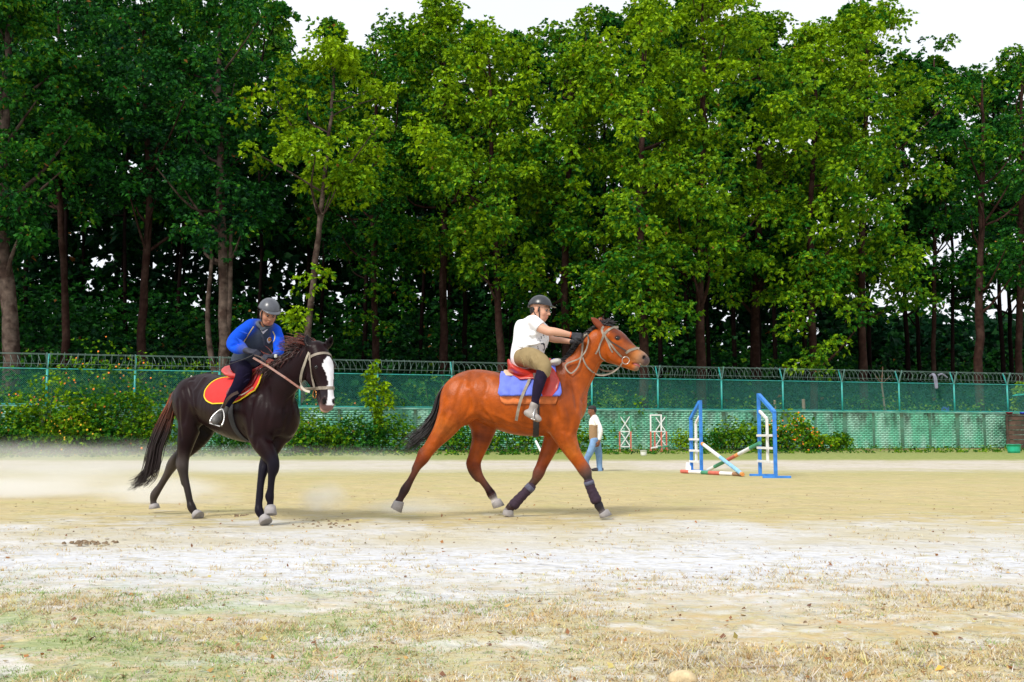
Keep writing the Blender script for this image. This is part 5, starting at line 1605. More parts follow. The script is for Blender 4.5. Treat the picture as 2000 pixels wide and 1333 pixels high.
    wrap(bvh, Ra, Fr, Lt, fl, .026, .010, 'flap', LR2, sad, nv=24, side=1, nu=14)
    wrap(bvh, Ra, Fr, Lt, fl, .026, .010, 'flap', LR2, sad, nv=24, side=-1, nu=14)
    g = Form(); RED = (.5, .03, .02)
    cz = lambda u, up, lat=0: np.array(Ra) + u * (np.array(Fr) - np.array(Ra)) + np.array((0, 0, up)) + L * lat
    top = bvh.ray_cast(Vector(cz(.4, 1.0)), Vector((0, 0, -1)))[0].z - Ra[2]
    g.chain([cz(.12, top + .12), cz(.17, top + .075), cz(.30, top + .03), cz(.55, top + .03), cz(.80, top + .07), cz(.93, top + .13)], [.022, .035, .042, .042, .040, .028], wid=[5.5, 5, 3.8, 3.0, 2.6, 2.2], axis=L, k=.02)
    me2, _, _ = g.mesh('seat', .011); wparent(link('seat', me2, mat('pinkish_red_leather', (.50, .05, .045), .35, .15, 10, coat=.3)), sad)
    g = Form(); g.chain([cz(.90, top + .07, .02), cz(1.0, top + .06, .03), cz(1.06, top + .03, .05)], [.03, .03, .015], wid=[2.5, 2.3, 2], axis=L, k=.02)
    me2, _, _ = g.mesh('pommel_pad', .010); wparent(link('pommel_pad', me2, mat('white_fleece', (.60, .58, .56), .95, .2, 12, .4)), sad)
    gu = .66
    for s in (1, -1):
        wrap(bvh, Ra, Fr, Lt, [(72, gu - .05, gu + .05), (178, gu - .04, gu + .05)], .003, .006, 'girth', BLACKW, sad, nv=22, side=s, nu=4, far=.42)
    strap(bvh, ZD, [(775, 430), (740, 480), (690, 530), (640, 585), (625, 615)], .022, 'strap_end', LEA_T, sad, 9.9, lift=.05)
    strap(bvh, ZD, [(720, 560), (670, 595), (630, 600)], .012, 'strap_end', LEA_G, sad, 9.9, lift=.045)
    br = empty('bridle', ZD(1080, 440, hY), 0, 'grey bridle with a tan leather rein on the head of the dark horse', 'bridle')
    up = np.array((0, 0, 1.))
    ring(bvh, ZD(1072, 395, hY), unit(F_ + up * .45), HL, -100, 100, .024, .003, 'browband', LEA_G, br)
    ring(bvh, ZD(1104, 552, hY - .05), F_, HL, -185, 175, .030, .003, 'noseband', LEA_G, br, steps=36)
    strap(bvh, ZD, [(1015, 360, 9.7), (1020, 420, 9.65), (1030, 500, 9.6), (1042, 560, 9.6)], .020, 'cheekpiece', LEA_G, br, 9.62)
    strap(bvh, ZD, [(1012, 358, 9.75), (985, 420, 9.72), (968, 470, 9.70), (962, 530, 9.70), (985, 562, 9.65), (1015, 572, 9.62)], .022, 'throat_latch', mat('pale_strap', (.45, .40, .32), .7, .3, 14), br, 9.7)
    for s in (1,):
        c = ZD(1040, 585, hY - .02)
        pts = [c + .036 * (F_ * math.cos(a) + up * math.sin(a)) for a in np.linspace(0, 2 * math.pi, 20)]
        MB().tube(pts, .005, 6).build('bit_ring', mat('brass', (.45, .20, .06), .3, .1, 10, metal=.9), br, smooth=True)
    # tan rein from the hand to the bit
    MB().ribbon([ZD(708, 388, 9.86), ZD(790, 435, 9.78), ZD(880, 495, 9.72), ZD(965, 555, 9.68), ZD(1010, 572, 9.66)], [(0, -1, .3)] * 5, .020, .006).build('rein', LEA_T, br)
    return root, bvh, (Ra, Fr, L, d, cz, top)
DARK, DARK_BVH, DARK_AX = build_dark()
# ------------------------------------------------------------------ people
SKINM = mat('skin', rough=.5, var=.06, scale=10, attr=True, spec=.35, subs=.08)
EYEW = mat('eye_white', (.38, .35, .33), .2, .03, 5)
HAIRM = mat('dark_hair', (.010, .008, .008), .6, .3, 60)

def head_form(f, C, Fh, Up, skin, s=1.0, blush=True):
    C = np.asarray(C, float); F = unit(Fh); U = np.asarray(Up, float); U = unit(U - F * F.dot(U)); S = np.cross(F, U)
    E = lambda a, b, c: C + (F * a + S * b + U * c) * s
    sk = np.array(skin); dk = sk * .72; lip = sk * np.array((.95, .55, .55))
    f.ell(E(-.012, 0, .035), (.098 * s, .077 * s, .088 * s), X=F, Z=U, k=.02, col=tuple(sk))
    f.ell(E(.028, 0, -.030), (.066 * s, .062 * s, .082 * s), X=F, Z=U, k=.03, col=tuple(sk))
    f.ell(E(.048, 0, -.088), (.034 * s, .034 * s, .024 * s), X=F, Z=U, k=.025, col=tuple(sk))
    for b in (-1, 1):
        f.chain([E(-.01, b * .052, -.045), E(.040, b * .032, -.088)], [.020 * s, .016 * s], k=.03, n=1, col=tuple(sk))      # jaw
        f.ell(E(.060, b * .038, -.030), (.024 * s, .022 * s, .024 * s), X=F, Z=U, k=.02, col=tuple(sk * np.array((1.05, .95, .92))))
        f.ell(E(.091, b * .031, .004), (.016 * s, .017 * s, .012 * s), X=F, Z=U, k=.012, cut=True)
        f.chain([E(.088, b * .012, .022), E(.084, b * .034, .027), E(.066, b * .052, .018)], [.009 * s, .008 * s, .006 * s], k=.012, n=2, col=tuple(sk * .9))
        f.ell(E(-.006, b * .078, -.012), (.018 * s, .009 * s, .030 * s), X=F, Z=U, k=.008, col=tuple(sk * np.array((1.0, .85, .8))))
        f.ell(E(.096, b * .012, -.036), (.011 * s, .009 * s, .008 * s), X=F, Z=U, k=.006, col=tuple(sk * .95))
    f.chain([E(.090, 0, .010), E(.104, 0, -.014), E(.112, 0, -.032)], [.008 * s, .010 * s, .012 * s], k=.010, n=2, col=tuple(sk))
    f.ell(E(.090, 0, -.060), (.015 * s, .024 * s, .007 * s), X=F, Z=U, k=.007, col=tuple(lip))
    f.ell(E(.087, 0, -.073), (.014 * s, .020 * s, .007 * s), X=F, Z=U, k=.007, col=tuple(lip))
    f.ell(E(.105, 0, -.066), (.016 * s, .022 * s, .0022 * s), X=F, Z=U, k=.003, cut=True)
    return E, F, S, U

def face_parts(E, F, S, U, root, s=1.0, look=-.2):
    for b in (-1, 1):
        for nm, r, a, m in (('eye', .0100, .0800, EYEW),):
            mb = bmesh.new(); bmesh.ops.create_uvsphere(mb, u_segments=12, v_segments=8, radius=r * s)
            e = bpy.data.meshes.new('eye'); mb.to_mesh(e); mb.free()
            e.transform(Matrix.Translation(E(a, b * .031, .002)))
            eo = wparent(link('eye', e, m, None, True), root)
            mb = bmesh.new(); bmesh.ops.create_uvsphere(mb, u_segments=10, v_segments=8, radius=.0088 * s)
            e = bpy.data.meshes.new('iris'); mb.to_mesh(e); mb.free()
            e.transform(Matrix.Translation(E(a + .0030, b * .031, .000 + look * .008)))
            wparent(link('iris', e, EYEM, None, True), root)
            # lid and lashes, eyebrow
        pts = [E(.0935, b * .018, .006), E(.0955, b * .030, .012), E(.087, b * .045, .006)]
        MB().tube(pts, .0022 * s, 5).build('eyelash', HAIRM, root, smooth=True)
        MB().tube([E(.098, b * .014, .030), E(.095, b * .034, .036), E(.078, b * .052, .028)], [.0035 * s, .004 * s, .002 * s], 5).build('eyebrow', HAIRM, root, smooth=True)

def helmet(E, F, S, U, root, m, s=1.0, label=None):
    """riding helmet: a deep shell with a peak in front and a harness under the chin"""
    nT, nP = 36, 14
    vs, fs = [], []
    c = E(-.008, 0, .030); a, b, h = .122 * s, .100 * s, .118 * s
    def pt(th, ph, k=1.0):
        ct, st = math.cos(th), math.sin(th)
        rim = 1.42 + (.30 if ct < 0 else 0) * (ct * ct) - .06 * max(ct, 0)
        p = ph * rim
        r = math.sin(p) if p < math.pi / 2 else 1.0 - .10 * (p - math.pi / 2)
        z = math.cos(p) if p < math.pi / 2 else -(p - math.pi / 2) * 1.0
        return c + F * (a * k * r * ct) + S * (b * k * r * st) + U * (h * k * z)
    for shell, k in ((0, 1.0), (1, .93)):
        for i in range(nP + 1):
            for j in range(nT):
                vs.append(pt(2 * math.pi * j / nT, max(i, .02) / nP, k))
    for shell in (0, 1):
        o = shell * (nP + 1) * nT
        for i in range(nP):
            for j in range(nT):
                j2 = (j + 1) % nT
                q = (o + i * nT + j, o + i * nT + j2, o + (i + 1) * nT + j2, o + (i + 1) * nT + j)
                fs.append(q if shell == 0 else q[::-1])
    o1, o2 = nP * nT, (nP + 1) * nT + nP * nT
    for j in range(nT):
        j2 = (j + 1) % nT
        fs.append((o1 + j, o1 + j2, o2 + j2, o2 + j))
    H = MB().add(vs, fs).build('helmet', m, root, smooth=True)
    # peak
    vs, fs = [], []; n = 14
    for layer, dz in ((0, 0), (1, -.004)):
        for i in range(n + 1):
            th = math.radians(-62 + 124 * i / n)
            rimp = pt(th, 1.0)
            out = max(0, math.cos(math.radians(-62 + 124 * i / n) * 1.35)) ** .8
            for t in (0, .5, 1):
                vs.append(rimp + (F * math.cos(th) + S * math.sin(th) * .3) * (.048 * s * out * t) + U * (-.012 * t * out * s + dz + .006))
    for layer in (0, 1):
        o = layer * (n + 1) * 3
        for i in range(n):
            for t in range(2):
                q = (o + i * 3 + t, o + (i + 1) * 3 + t, o + (i + 1) * 3 + t + 1, o + i * 3 + t + 1)
                fs.append(q if layer == 0 else q[::-1])
    L0, L1 = 0, (n + 1) * 3
    for i in range(n): fs.append((L0 + i * 3 + 2, L0 + (i + 1) * 3 + 2, L1 + (i + 1) * 3 + 2, L1 + i * 3 + 2))
    wparent(MB().add(vs, fs).build('peak', m, None, smooth=True), root)
    # rim bead and chin harness
    MB().tube([pt(2 * math.pi * j / 40, 1.0) for j in range(41)], .004 * s, 5, cap=False).build('helmet_rim', BLACKW, root, smooth=True)
    for b_ in (-1, 1):
        MB().tube(catmull([E(.020, b_ * .083, .018), E(.030, b_ * .073, -.05), E(.040, b_ * .040, -.110), E(.046, 0, -.121)], 5), .0055 * s, 6).build('chin_strap', BLACKW, root, smooth=True)
        MB().tube(catmull([E(-.050, b_ * .078, -.01), E(-.01, b_ * .074, -.06), E(.032, b_ * .055, -.095)], 4), .005 * s, 6).build('chin_strap', BLACKW, root, smooth=True)
    # hair that shows at temples and nape
    g = Form()
    for b_ in (-1, 1):
        g.chain([E(.018, b_ * .073, .020), E(.012, b_ * .075, -.022)], [.009 * s, .005 * s], k=.01, n=1)
        g.chain([E(-.050, b_ * .058, .0), E(-.070, b_ * .03, -.035)], [.018 * s, .014 * s], k=.02, n=1)
    g.ell(E(-.060, 0, -.01), (.045 * s, .066 * s, .045 * s), X=F, Z=U, k=.02)
    me, _, _ = g.mesh('hair', .006); wparent(link('hair', me, HAIRM), root)

def hand_form(f, W, D, N, side, s=1.0, curl=1.0, col=None, splay=.2):
    """W wrist, D direction of the palm, N back of the hand; side +1 puts the thumb on cross(D,N)"""
    W = np.asarray(W, float); D = unit(D); N = unit(np.asarray(N, float) - D * np.dot(D, N)); T = np.cross(D, N) * side
    f.chain([W - D * .02 * s, W + D * .02 * s], [.026 * s, .027 * s], k=.012, wid=.75, axis=N, n=1, col=col)
    f.ell(W + D * .050 * s, (.050 * s, .017 * s, .042 * s), X=D, Z=T, k=.012, col=col)
    LEN = [.044, .050, .046, .036]
    for i in range(4):
        b = W + D * .088 * s + T * (.030 - .020 * i) * s + N * .002
        d0 = unit(D + T * splay * (.5 - i / 3)); P = [b - D * .015 * s, b]; ang = 0
        for k, fr in enumerate((1.0, .68, .50)):
            ang += curl * (.95, 1.15, .75)[k]
            dd = d0 * math.cos(ang) - N * math.sin(ang)
            P.append(P[-1] + dd * LEN[i] * fr * s)
        r = np.array([.0115, .0112, .0098, .0090, .0078]) * s * (1 if i < 3 else .88)
        f.chain(P, r, k=.005, n=1, col=col)
        f.ell(b + N * .004, (.010 * s, .008 * s, .010 * s), X=D, Z=T, k=.004, col=col)
    tb = W + D * .022 * s + T * .030 * s - N * .006 * s
    P = [W + D * .01 * s + T * .015 * s, tb, tb + unit(D * .8 + T * .55 - N * .3) * .036 * s]
    P.append(P[-1] + unit(D * .85 - T * .15 - N * .6) * .030 * s); P.append(P[-1] + unit(D * .6 - T * .45 - N * .6) * .022 * s)
    f.chain(P, np.array([.016, .0155, .0125, .0110, .0090]) * s, k=.006, n=1, col=col)

def cloth(f, name, h, m, root, paint=None, default=(.5, .5, .5), it=1):
    me, V, F = f.mesh(name, h, paint, it, default)
    wparent(link(name, me, m), root)
    return V, F
def folds(V, F, amp, fx, seed=1):
    pass

def stirrup(root, foot, D, U, s=1.0):
    """iron: flat tread, two branches meeting in an eye at the top"""
    D = unit(D); U = unit(U); S = np.cross(D, U)
    P = [foot + S * x * s + U * z * s for x, z in ((-.062, 0), (-.066, .03), (-.058, .07), (-.036, .11), (-.014, .135), (0, .142), (.014, .135), (.036, .11), (.058, .07), (.066, .03), (.062, 0))]
    o = MB().tube(catmull(P, 3), .0085, 8).build('stirrup', STEEL, root, smooth=True)
    MB().box(foot, (.05, .13, .012), Matrix((Vector(D), Vector(S), Vector(U))).transposed()).build('tread', STEEL, root, bevel=.003)

# ---------------- rider in white on the bay horse
def rider_white():
    r = lambda v, Y=10.6: v / 4.762 * Y / FPX
    Z = ZR
    root = empty('person', Z(330, 640, 10.8), 0, 'rider in white splattered t-shirt and khaki breeches, reaching forward on the bay horse', 'person')
    skin = (.60, .33, .225)
    f = Form()
    Fh = unit(np.array((.90, -.42, -.16))); Up = unit(np.array((.13, 0, 1)))
    C = Z(452, 172, 10.80)
    E, F, S, U = head_form(f, C, Fh, Up, skin, 1.04)
    f.chain([E(-.02, 0, -.05), Z(415, 262, 10.82), Z(385, 300, 10.83)], [.058, .060, .075], k=.03, n=1, col=skin)
    # arms
    near = [(395, 285, 10.62, 50), (440, 325, 10.60, 47), (520, 366, 10.56, 43), (580, 372, 10.54, 38), (650, 384, 10.55, 33), (735, 402, 10.58, 24), (760, 408, 10.6, 22)]
    f.chain([Z(a, b, y) for a, b, y, _ in near], [r(q) for *_, q in near], k=.02, col=skin)
    far = [(430, 310, 11.02, 46), (500, 390, 11.03, 42), (560, 440, 11.02, 32), (650, 452, 11.0, 29), (740, 466, 10.95, 23), (780, 470, 10.92, 21)]
    f.chain([Z(a, b, y) for a, b, y, _ in far], [r(q) for *_, q in far], k=.02, col=skin)
    # body under the clothes: trunk and legs, one surface
    f.chain([Z(385, 320, 10.83), Z(345, 450, 10.84), Z(300, 590, 10.85)], [.11, .13, .12], k=.04, wid=1.2, axis=(0, 1, 0), col=skin)
    mir = lambda p: np.array((p[0], 2 * 10.855 - p[1], p[2]))
    leg = [(300, 610, 10.72, 62), (400, 635, 10.55, 66), (480, 690, 10.44, 50), (475, 760, 10.40, 44), (432, 900, 10.38, 40), (398, 1060, 10.38, 28), (385, 1110, 10.37, 28)]
    for mm in (lambda p: p, mir):
        f.chain([mm(Z(a, b, y)) for a, b, y, _ in leg], [r(q) for *_, q in leg], k=.03, col=skin)
    me, V, Fc = f.mesh('body', .0068, None, 1, skin); wparent(link('body', me, SKINM), root)
    face_parts(E, F, S, U, root, 1.04)
    HM = mat('black_helmet', (.028, .030, .036), .30, .12, 30, .05, 80)
    helmet(E, F, S, U, root, HM, 1.10)
    # t-shirt
    g = Form(); A = (0, 1, 0)
    g.chain([Z(400, 285, 10.83), Z(385, 330, 10.83), Z(365, 400, 10.84), Z(350, 470, 10.84), Z(338, 540, 10.85), Z(330, 600, 10.85), Z(325, 635, 10.85)],
            [r(78), r(112), r(142), r(152), r(158), r(158), r(150)], k=.03, wid=[1.7, 1.55, 1.3, 1.2, 1.15, 1.15, 1.15], axis=A)
    g.ell(Z(420, 440, 10.80), (.13, .17, .13), k=.05)                            # belly
    g.ell(Z(285, 400, 10.84), (.08, .15, .16), X=(1, 0, .2), k=.05)               # rounded upper back
    for (pts, y) in (([(392, 272), (425, 305), (462, 340)], 10.62), ([(430, 300), (475, 350), (515, 400)], 11.03)):
        g.chain([Z(a, b, y - .01 * i) for i, (a, b) in enumerate(pts)], [r(56), r(60), r(62)], k=.04, n=2)
    # sleeve ends cut square, neck opening
    for p, q in (((398, 285, 10.62), (452, 332, 10.60)), ((440, 315, 11.02), (510, 398, 11.03))):
        a, b = Z(*p), Z(*q); g.plane(b, b - a, b + unit(b - a) * .10, .13)
    g.plane(Z(425, 262, 10.80), E(0, 0, .1) - E(0, 0, -.1), E(0, 0, -.02), .11)
    R = np.random.default_rng(2)
    # creases
    for k in range(11):
        x0, y0 = R.uniform(230, 420), R.uniform(380, 590)
        a = R.uniform(-.5, .2)
        P = [Z(x0 + t * math.cos(a) * 100, y0 + t * math.sin(a) * 70 + 10 * math.sin(t * 3), 10.62) for t in (0, .5, 1)]
        g.chain(P, [.012, .016, .008], k=.035, n=2, cut=k % 2 == 0)
    def paint(V, c):
        pz = np.column_stack([(V[:, 0] / V[:, 1]) * FPX, (V[:, 2] - CAM_Z) / V[:, 1] * FPX])
        x0, z0 = Z(470, 480, 10.65)[0] / 10.65 * FPX, (Z(470, 480, 10.65)[2] - CAM_Z) / 10.65 * FPX
        u, v = (pz[:, 0] - x0) / 13, (pz[:, 1] - z0) / 19
        n = vnoise(V[:, 0] * 85 + 3, V[:, 2] * 60 + V[:, 1] * 20, 4)
        m = (u * u + v * v < 1) & (n > .62 + .25 * (u * u + v * v)) & (V[:, 1] < 10.8)
        c = np.tile(np.array((.80, .80, .82)), (len(V), 1)) * (.97 + .05 * vnoise(V[:, 0] * 9, V[:, 2] * 9, 1))[:, None]
        c[m] = (.03, .035, .06)
        return c
    SH = mat('white_cotton', rough=.9, var=.02, scale=6, attr=True, bump=.25, bscale=25, spec=.15)
    cloth(g, 't_shirt', .0068, SH, root, paint)
    # breeches
    g = Form()
    g.chain([Z(290, 570, 10.85), Z(300, 640, 10.85)], [r(92), r(100)], wid=1.45, axis=A, k=.04, n=1)
    lg = [(300, 615, 10.72, 92), (350, 612, 10.62, 96), (410, 632, 10.53, 92), (465, 665, 10.46, 80), (492, 705, 10.41, 66), (488, 750, 10.40, 60)]
    for mm in (lambda p: p, mir):
        g.chain([mm(Z(a, b, y)) for a, b, y, _ in lg], [r(q) for *_, q in lg], k=.05)
    for k in range(8):
        x0, y0 = 270 + k * 26, 640 + R.uniform(-50, 30); P = [Z(x0 - 25, y0 - 40, 10.43), Z(x0, y0 + 5, 10.41), Z(x0 + 10, y0 + 60, 10.43)]
        g.chain(P, [.008, .012, .006], k=.03, n=2, cut=k % 2 == 0)
    cloth(g, 'breeches', .0075, mat('khaki_cotton', (.27, .20, .10), .9, .14, 9, .3, 30, spec=.15), root)
    # boots: long dark half chaps and grey ankle boots
    CHAP = mat('dark_suede', (.015, .010, .026), .85, .2, 20, .2, spec=.12)
    for mm in (lambda p: p, mir):
        g = Form()
        cp = [(474, 752, 10.395, 58), (452, 820, 10.385, 55), (430, 900, 10.38, 49), (412, 985, 10.375, 38), (398, 1060, 10.375, 34)]
        g.chain([mm(Z(a, b, y)) for a, b, y, _ in cp], [r(q) for *_, q in cp], k=.01)
        a, b = mm(Z(474, 770, 10.39)), mm(Z(478, 745, 10.40)); g.plane(a + (b - a) * .6, b - a + np.array((.02, 0, .02)), b, .12)
        cloth(g, 'half_chap', .0075, CHAP, root)
    BO = mat('grey_boot_leather', (.30, .27, .25), .55, .25, 16, .3)
    for mm, nm in ((lambda p: p, 'n'), (mir, 'f')):
        g = Form()
        g.chain([mm(Z(396, 1050, 10.375)), mm(Z(380, 1110, 10.37))], [r(38), r(37)], k=.02, n=1)
        g.chain([mm(Z(330, 1128, 10.38)), mm(Z(370, 1145, 10.37)), mm(Z(420, 1172, 10.34)), mm(Z(442, 1186, 10.33))], [r(30), r(36), r(32), r(24)], k=.03, n=3)
        g.plane(mm(Z(380, 1190, 10.36)), mm(Z(360, 1230, 10.36)) - mm(Z(390, 1150, 10.36)), mm(Z(380, 1190, 10.36)), .16)
        cloth(g, 'boot', .006, BO, root)
    for mm in (lambda p: p, mir):
        stirrup(root, mm(Z(400, 1196, 10.35)), mm(Z(450, 1200, 10.33)) - mm(Z(350, 1165, 10.37)), mm(Z(415, 1060, 10.37)) - mm(Z(400, 1196, 10.35)), .92)
    # gloves
    BG = mat('black_glove', (.020, .020, .026), .7, .3, 40, .3)
    for W, D, N, sd in ((Z(745, 405, 10.585), np.array((1, -.05, -.12)), np.array((.05, -.75, .62)), 1), (Z(775, 466, 10.92), np.array((1, -.2, .05)), np.array((0, .75, .6)), -1)):
        g = Form(); hand_form(g, W, D, N, sd, 1.06, curl=1.0)
        g.chain([W - unit(D) * .03, W + unit(D) * .01], [.029, .030], k=.01, n=1)
        cloth(g, 'glove', .0048, BG, root)
        c = W - unit(D) * .045
    w = Z(736, 402, 10.58)
    MB().tube([w - np.array((.010, 0, -.001)), w + np.array((.004, 0, -.001))], .0305, 14).build('glove_cuff', mat('orange_trim', (.75, .10, .01), .7, .1, 20), root, smooth=True)
rider_white()

# ---------------- rider in the blue jacket on the dark horse
def rider_blue():
    r = lambda v, Y=10.1: v / 4.76 * Y / FPX
    Z = ZS
    Ra, Fr, L, d, cz, top = DARK_AX
    root = empty('person', Z(440, 700, 10.5), 0, 'young rider in a blue and slate jacket and grey helmet on the dark horse', 'person')
    skin = (.40, .19, .115)
    C0 = (Ra + Fr) / 2
    mir = lambda p: np.asarray(p) - 2 * np.dot(np.asarray(p) - C0, L) * L - d * .55 * max(0., min(1., (C0[2] + .05 - np.asarray(p)[2]) / .6))
    out = lambda zx, zy, lift, Y0=10.2: (lambda h: np.array(h[0]) + unit(np.array((-.3, -1, 0))) * lift if h[0] is not None else Z(zx, zy, Y0))(surf(DARK_BVH, Z(zx, zy, Y0)))
    TL = unit(np.array((-.86, -.48, .12)))                    # the rider's right-hand side
    Fh = unit(np.array((.46, -.80, -.42))); Up = unit(np.array((.22, -.25, 1)))
    f = Form(); C = Z(688, 205, 10.16)
    E, F, S, U = head_form(f, C, Fh, Up, skin, .96)
    f.chain([E(-.02, 0, -.05), Z(650, 320, 10.24), Z(630, 370, 10.30)], [.047, .047, .045], k=.03, n=1, col=skin)
    f.chain([Z(612, 400, 10.34), Z(560, 500, 10.38), Z(470, 660, 10.50)], [.06, .08, .085], k=.04, wid=1.25, axis=TL, col=skin)
    arm1 = [(505, 340, 10.22, 30), (385, 462, 10.10, 24), (420, 515, 9.99, 22), (480, 545, 9.92, 20), (500, 552, 9.90, 19)]
    arm2 = [(762, 370, 10.33, 34), (788, 500, 10.20, 26), (775, 580, 10.05, 22), (748, 600, 9.98, 20), (738, 604, 9.96, 19)]
    for a in (arm1, arm2): f.chain([Z(x, y, Y) for x, y, Y, _ in a], [r(q) for *_, q in a], k=.02, col=skin)
    hipY = 10.40
    knee = Z(462, 775, 10.0)
    far_shift = lambda i, p: p - d * .05 * i
    P = [(430, 690, hipY, 50), (462, 775, 10.03, 46), (375, 920, 9.98, 36), (290, 1065, 9.98, 24), (272, 1100, 9.97, 24)]
    ax = lambda q: Z(q[0], q[1], q[2])
    hs = surf(DARK_BVH, Z(400, 900, 10))[0]
    for mm in (lambda p: p, mir):
        f.chain([mm(ax(q)) for q in P], [r(q[3]) for q in P], k=.02, col=skin)
    me, V, Fc = f.mesh('body', .0068, None, 1, skin); wparent(link('body', me, SKINM), root)
    face_parts(E, F, S, U, root, .96, look=-.35)
    helmet(E, F, S, U, root, mat('grey_helmet', (.075, .080, .095), .30, .12, 30, .05, 80), 1.10)
    # jacket
    g = Form()
    BLU = (.006, .075, .62); SL = (.045, .058, .085)
    g.chain([Z(632, 345, 10.28), Z(612, 400, 10.30), Z(585, 470, 10.33), Z(548, 550, 10.38), Z(500, 630, 10.44), Z(474, 672, 10.46)], [r(74), r(104), r(118), r(126), r(130), r(122)], k=.03, wid=[1.45, 1.45, 1.30, 1.22, 1.2, 1.2], axis=TL, col=SL)
    g.chain([Z(520, 318, 10.20), Z(560, 300, 10.24), Z(620, 300, 10.27)], [r(52), r(45), r(36)], k=.05, col=BLU)
    g.chain([Z(755, 362, 10.34), Z(720, 330, 10.32), Z(670, 310, 10.28)], [r(44), r(42), r(34)], k=.05, col=BLU)
    s1 = [(525, 320, 10.21, 58), (450, 370, 10.15, 62), (385, 440, 10.10, 66), (358, 492, 10.06, 60), (400, 530, 10.0, 52), (450, 535, 9.94, 38)]
    s2 = [(755, 365, 10.34, 50), (778, 430, 10.27, 54), (785, 510, 10.20, 54), (778, 575, 10.08, 46), (756, 598, 10.00, 38)]
    for s_ in (s1, s2): g.chain([Z(x, y, Y) for x, y, Y, _ in s_], [r(q) for *_, q in s_], k=.035, col=BLU)
    g.chain([Z(452, 534, 9.94), Z(474, 540, 9.925)], [r(37), r(31)], k=.01, n=1, col=(.10, .10, .11))      # cuffs
    g.chain([Z(754, 599, 9.99), Z(742, 603, 9.97)], [r(36), r(30)], k=.01, n=1, col=(.10, .10, .11))
    g.chain([Z(400, 640, 10.42), Z(455, 672, 10.36), Z(540, 690, 10.34), Z(600, 670, 10.40)], [r(24)] * 4, k=.03, col=(.045, .05, .06))      # waistband
    # collar
    nk = Z(648, 318, 10.22)
    for b in (-1, 1):
        g.chain([nk - TL * b * .0 + np.array((0, -.06, -.045)), nk + TL * b * .060 + np.array((0, -.035, .005)), nk + TL * b * .055 + np.array((0, .05, .035))], [.016, .020, .020], k=.01, wid=1.0, n=3, col=(.09, .105, .13))
    R = np.random.default_rng(12)
    for k in range(16):                                        # folds of the sleeves and the front
        if k < 8: x0, y0, Yf = R.uniform(350, 470), R.uniform(380, 500), 9.98
        elif k < 11: x0, y0, Yf = R.uniform(770, 800), R.uniform(420, 560), 10.12
        else: x0, y0, Yf = R.uniform(480, 640), R.uniform(520, 640), 10.18
        a = R.uniform(-.9, .9)
        Pf = [Z(x0 + t * math.cos(a) * 70, y0 + t * math.sin(a) * 70 + 8 * math.sin(t * 3), Yf) for t in (-.5, 0, .5)]
        g.chain(Pf, [.008, .013, .007], k=.03, n=2, cut=k % 2 == 0)
    def paint(V, c):
        return c * (.9 + .2 * vnoise(V[:, 0] * 14, V[:, 2] * 14, 3))[:, None]
    JM = mat('fleece_jacket', rough=.9, var=.08, scale=14, attr=True, bump=.3, bscale=60, spec=.12)
    Vj, Fj = cloth(g, 'jacket', .0068, JM, root, paint, SL)
    jb = bvh_of(Vj, Fj)
    YP = mat('pale_yellow_piping', (.62, .50, .22), .8, .1, 20)
    strap(jb, Z, [(548, 325), (520, 365), (490, 410), (462, 470)], .009, 'piping', YP, root, 10.1, lift=.002)
    strap(jb, Z, [(728, 372), (748, 410), (745, 450), (728, 480)], .009, 'piping', YP, root, 10.1, lift=.002)
    strap(jb, Z, [(622, 400), (640, 440), (650, 500)], .020, 'placket', mat('slate_placket', (.045, .055, .08), .8, .1, 20), root, 10.1, lift=.002)
    # white shirt at the open neck
    hh = surf(jb, Z(642, 365, 10.1))
    if hh[0] is not None:
        n_ = hh[1]; a = [Vector(Z(*q)) for q in ((608, 345, 10.1), (678, 348, 10.1), (634, 392, 10.1))]
        q = [surf(jb, v)[0] for v in a]
        if all(v is not None for v in q):
            q = [v + n_ * .006 for v in q]; q2 = [v - n_ * .02 for v in q]
            MB().add(q + q2, [(0, 1, 2), (5, 4, 3), (0, 3, 4, 1), (1, 4, 5, 2), (2, 5, 3, 0)]).build('shirt_collar', mat('white_shirt', (.75, .75, .76), .8, .04, 10), root)
    # round school badge: white shield, orange sun
    hb = surf(jb, Z(694, 448, 10.1))
    if hb[0] is not None:
        n_ = np.array(hb[1]); c = np.array(hb[0]); ux = unit(np.cross((0, 0, 1), n_)); uy = np.cross(n_, ux)
        ux = -ux if ux[0] < 0 else ux; uy = uy if uy[2] > 0 else -uy
        def disc(rx, ry, dx, dy, lift, nm, m_, nseg=18, pointy=0):
            P = []
            for k in range(nseg):
                a = 2 * math.pi * k / nseg; yy = math.sin(a)
                P.append((math.cos(a) * rx * (1 - pointy * max(0, -yy)), yy * ry))
            vs = [c + ux * (x + dx) + uy * (y + dy) + n_ * lift for x, y in P] + [c + ux * (x + dx) + uy * (y + dy) + n_ * (lift - .004) for x, y in P]
            fs = [tuple(range(nseg)), tuple(reversed(range(nseg, 2 * nseg)))] + [(k, (k + 1) % nseg, nseg + (k + 1) % nseg, nseg + k) for k in range(nseg)]
            return MB().add(vs, fs).build(nm, m_, root)
        disc(.026, .033, 0, -.003, .005, 'badge', mat('badge_white', (.62, .62, .66), .7, .05, 10), pointy=.15)
        disc(.019, .019, 0, .006, .007, 'badge_sun', mat('badge_orange', (.75, .22, .02), .6, .05, 10))
        disc(.007, .007, 0, .006, .009, 'badge_centre', mat('badge_yellow', (.85, .60, .10), .6, .05, 10))
        for k in (-1, 1): disc(.006, .004, k * .010, -.024, .007, 'badge_mark', mat('badge_grey', (.25, .25, .30), .6, .05, 10), 8)
    # trousers
    g = Form(); NV = (.012, .009, .022)
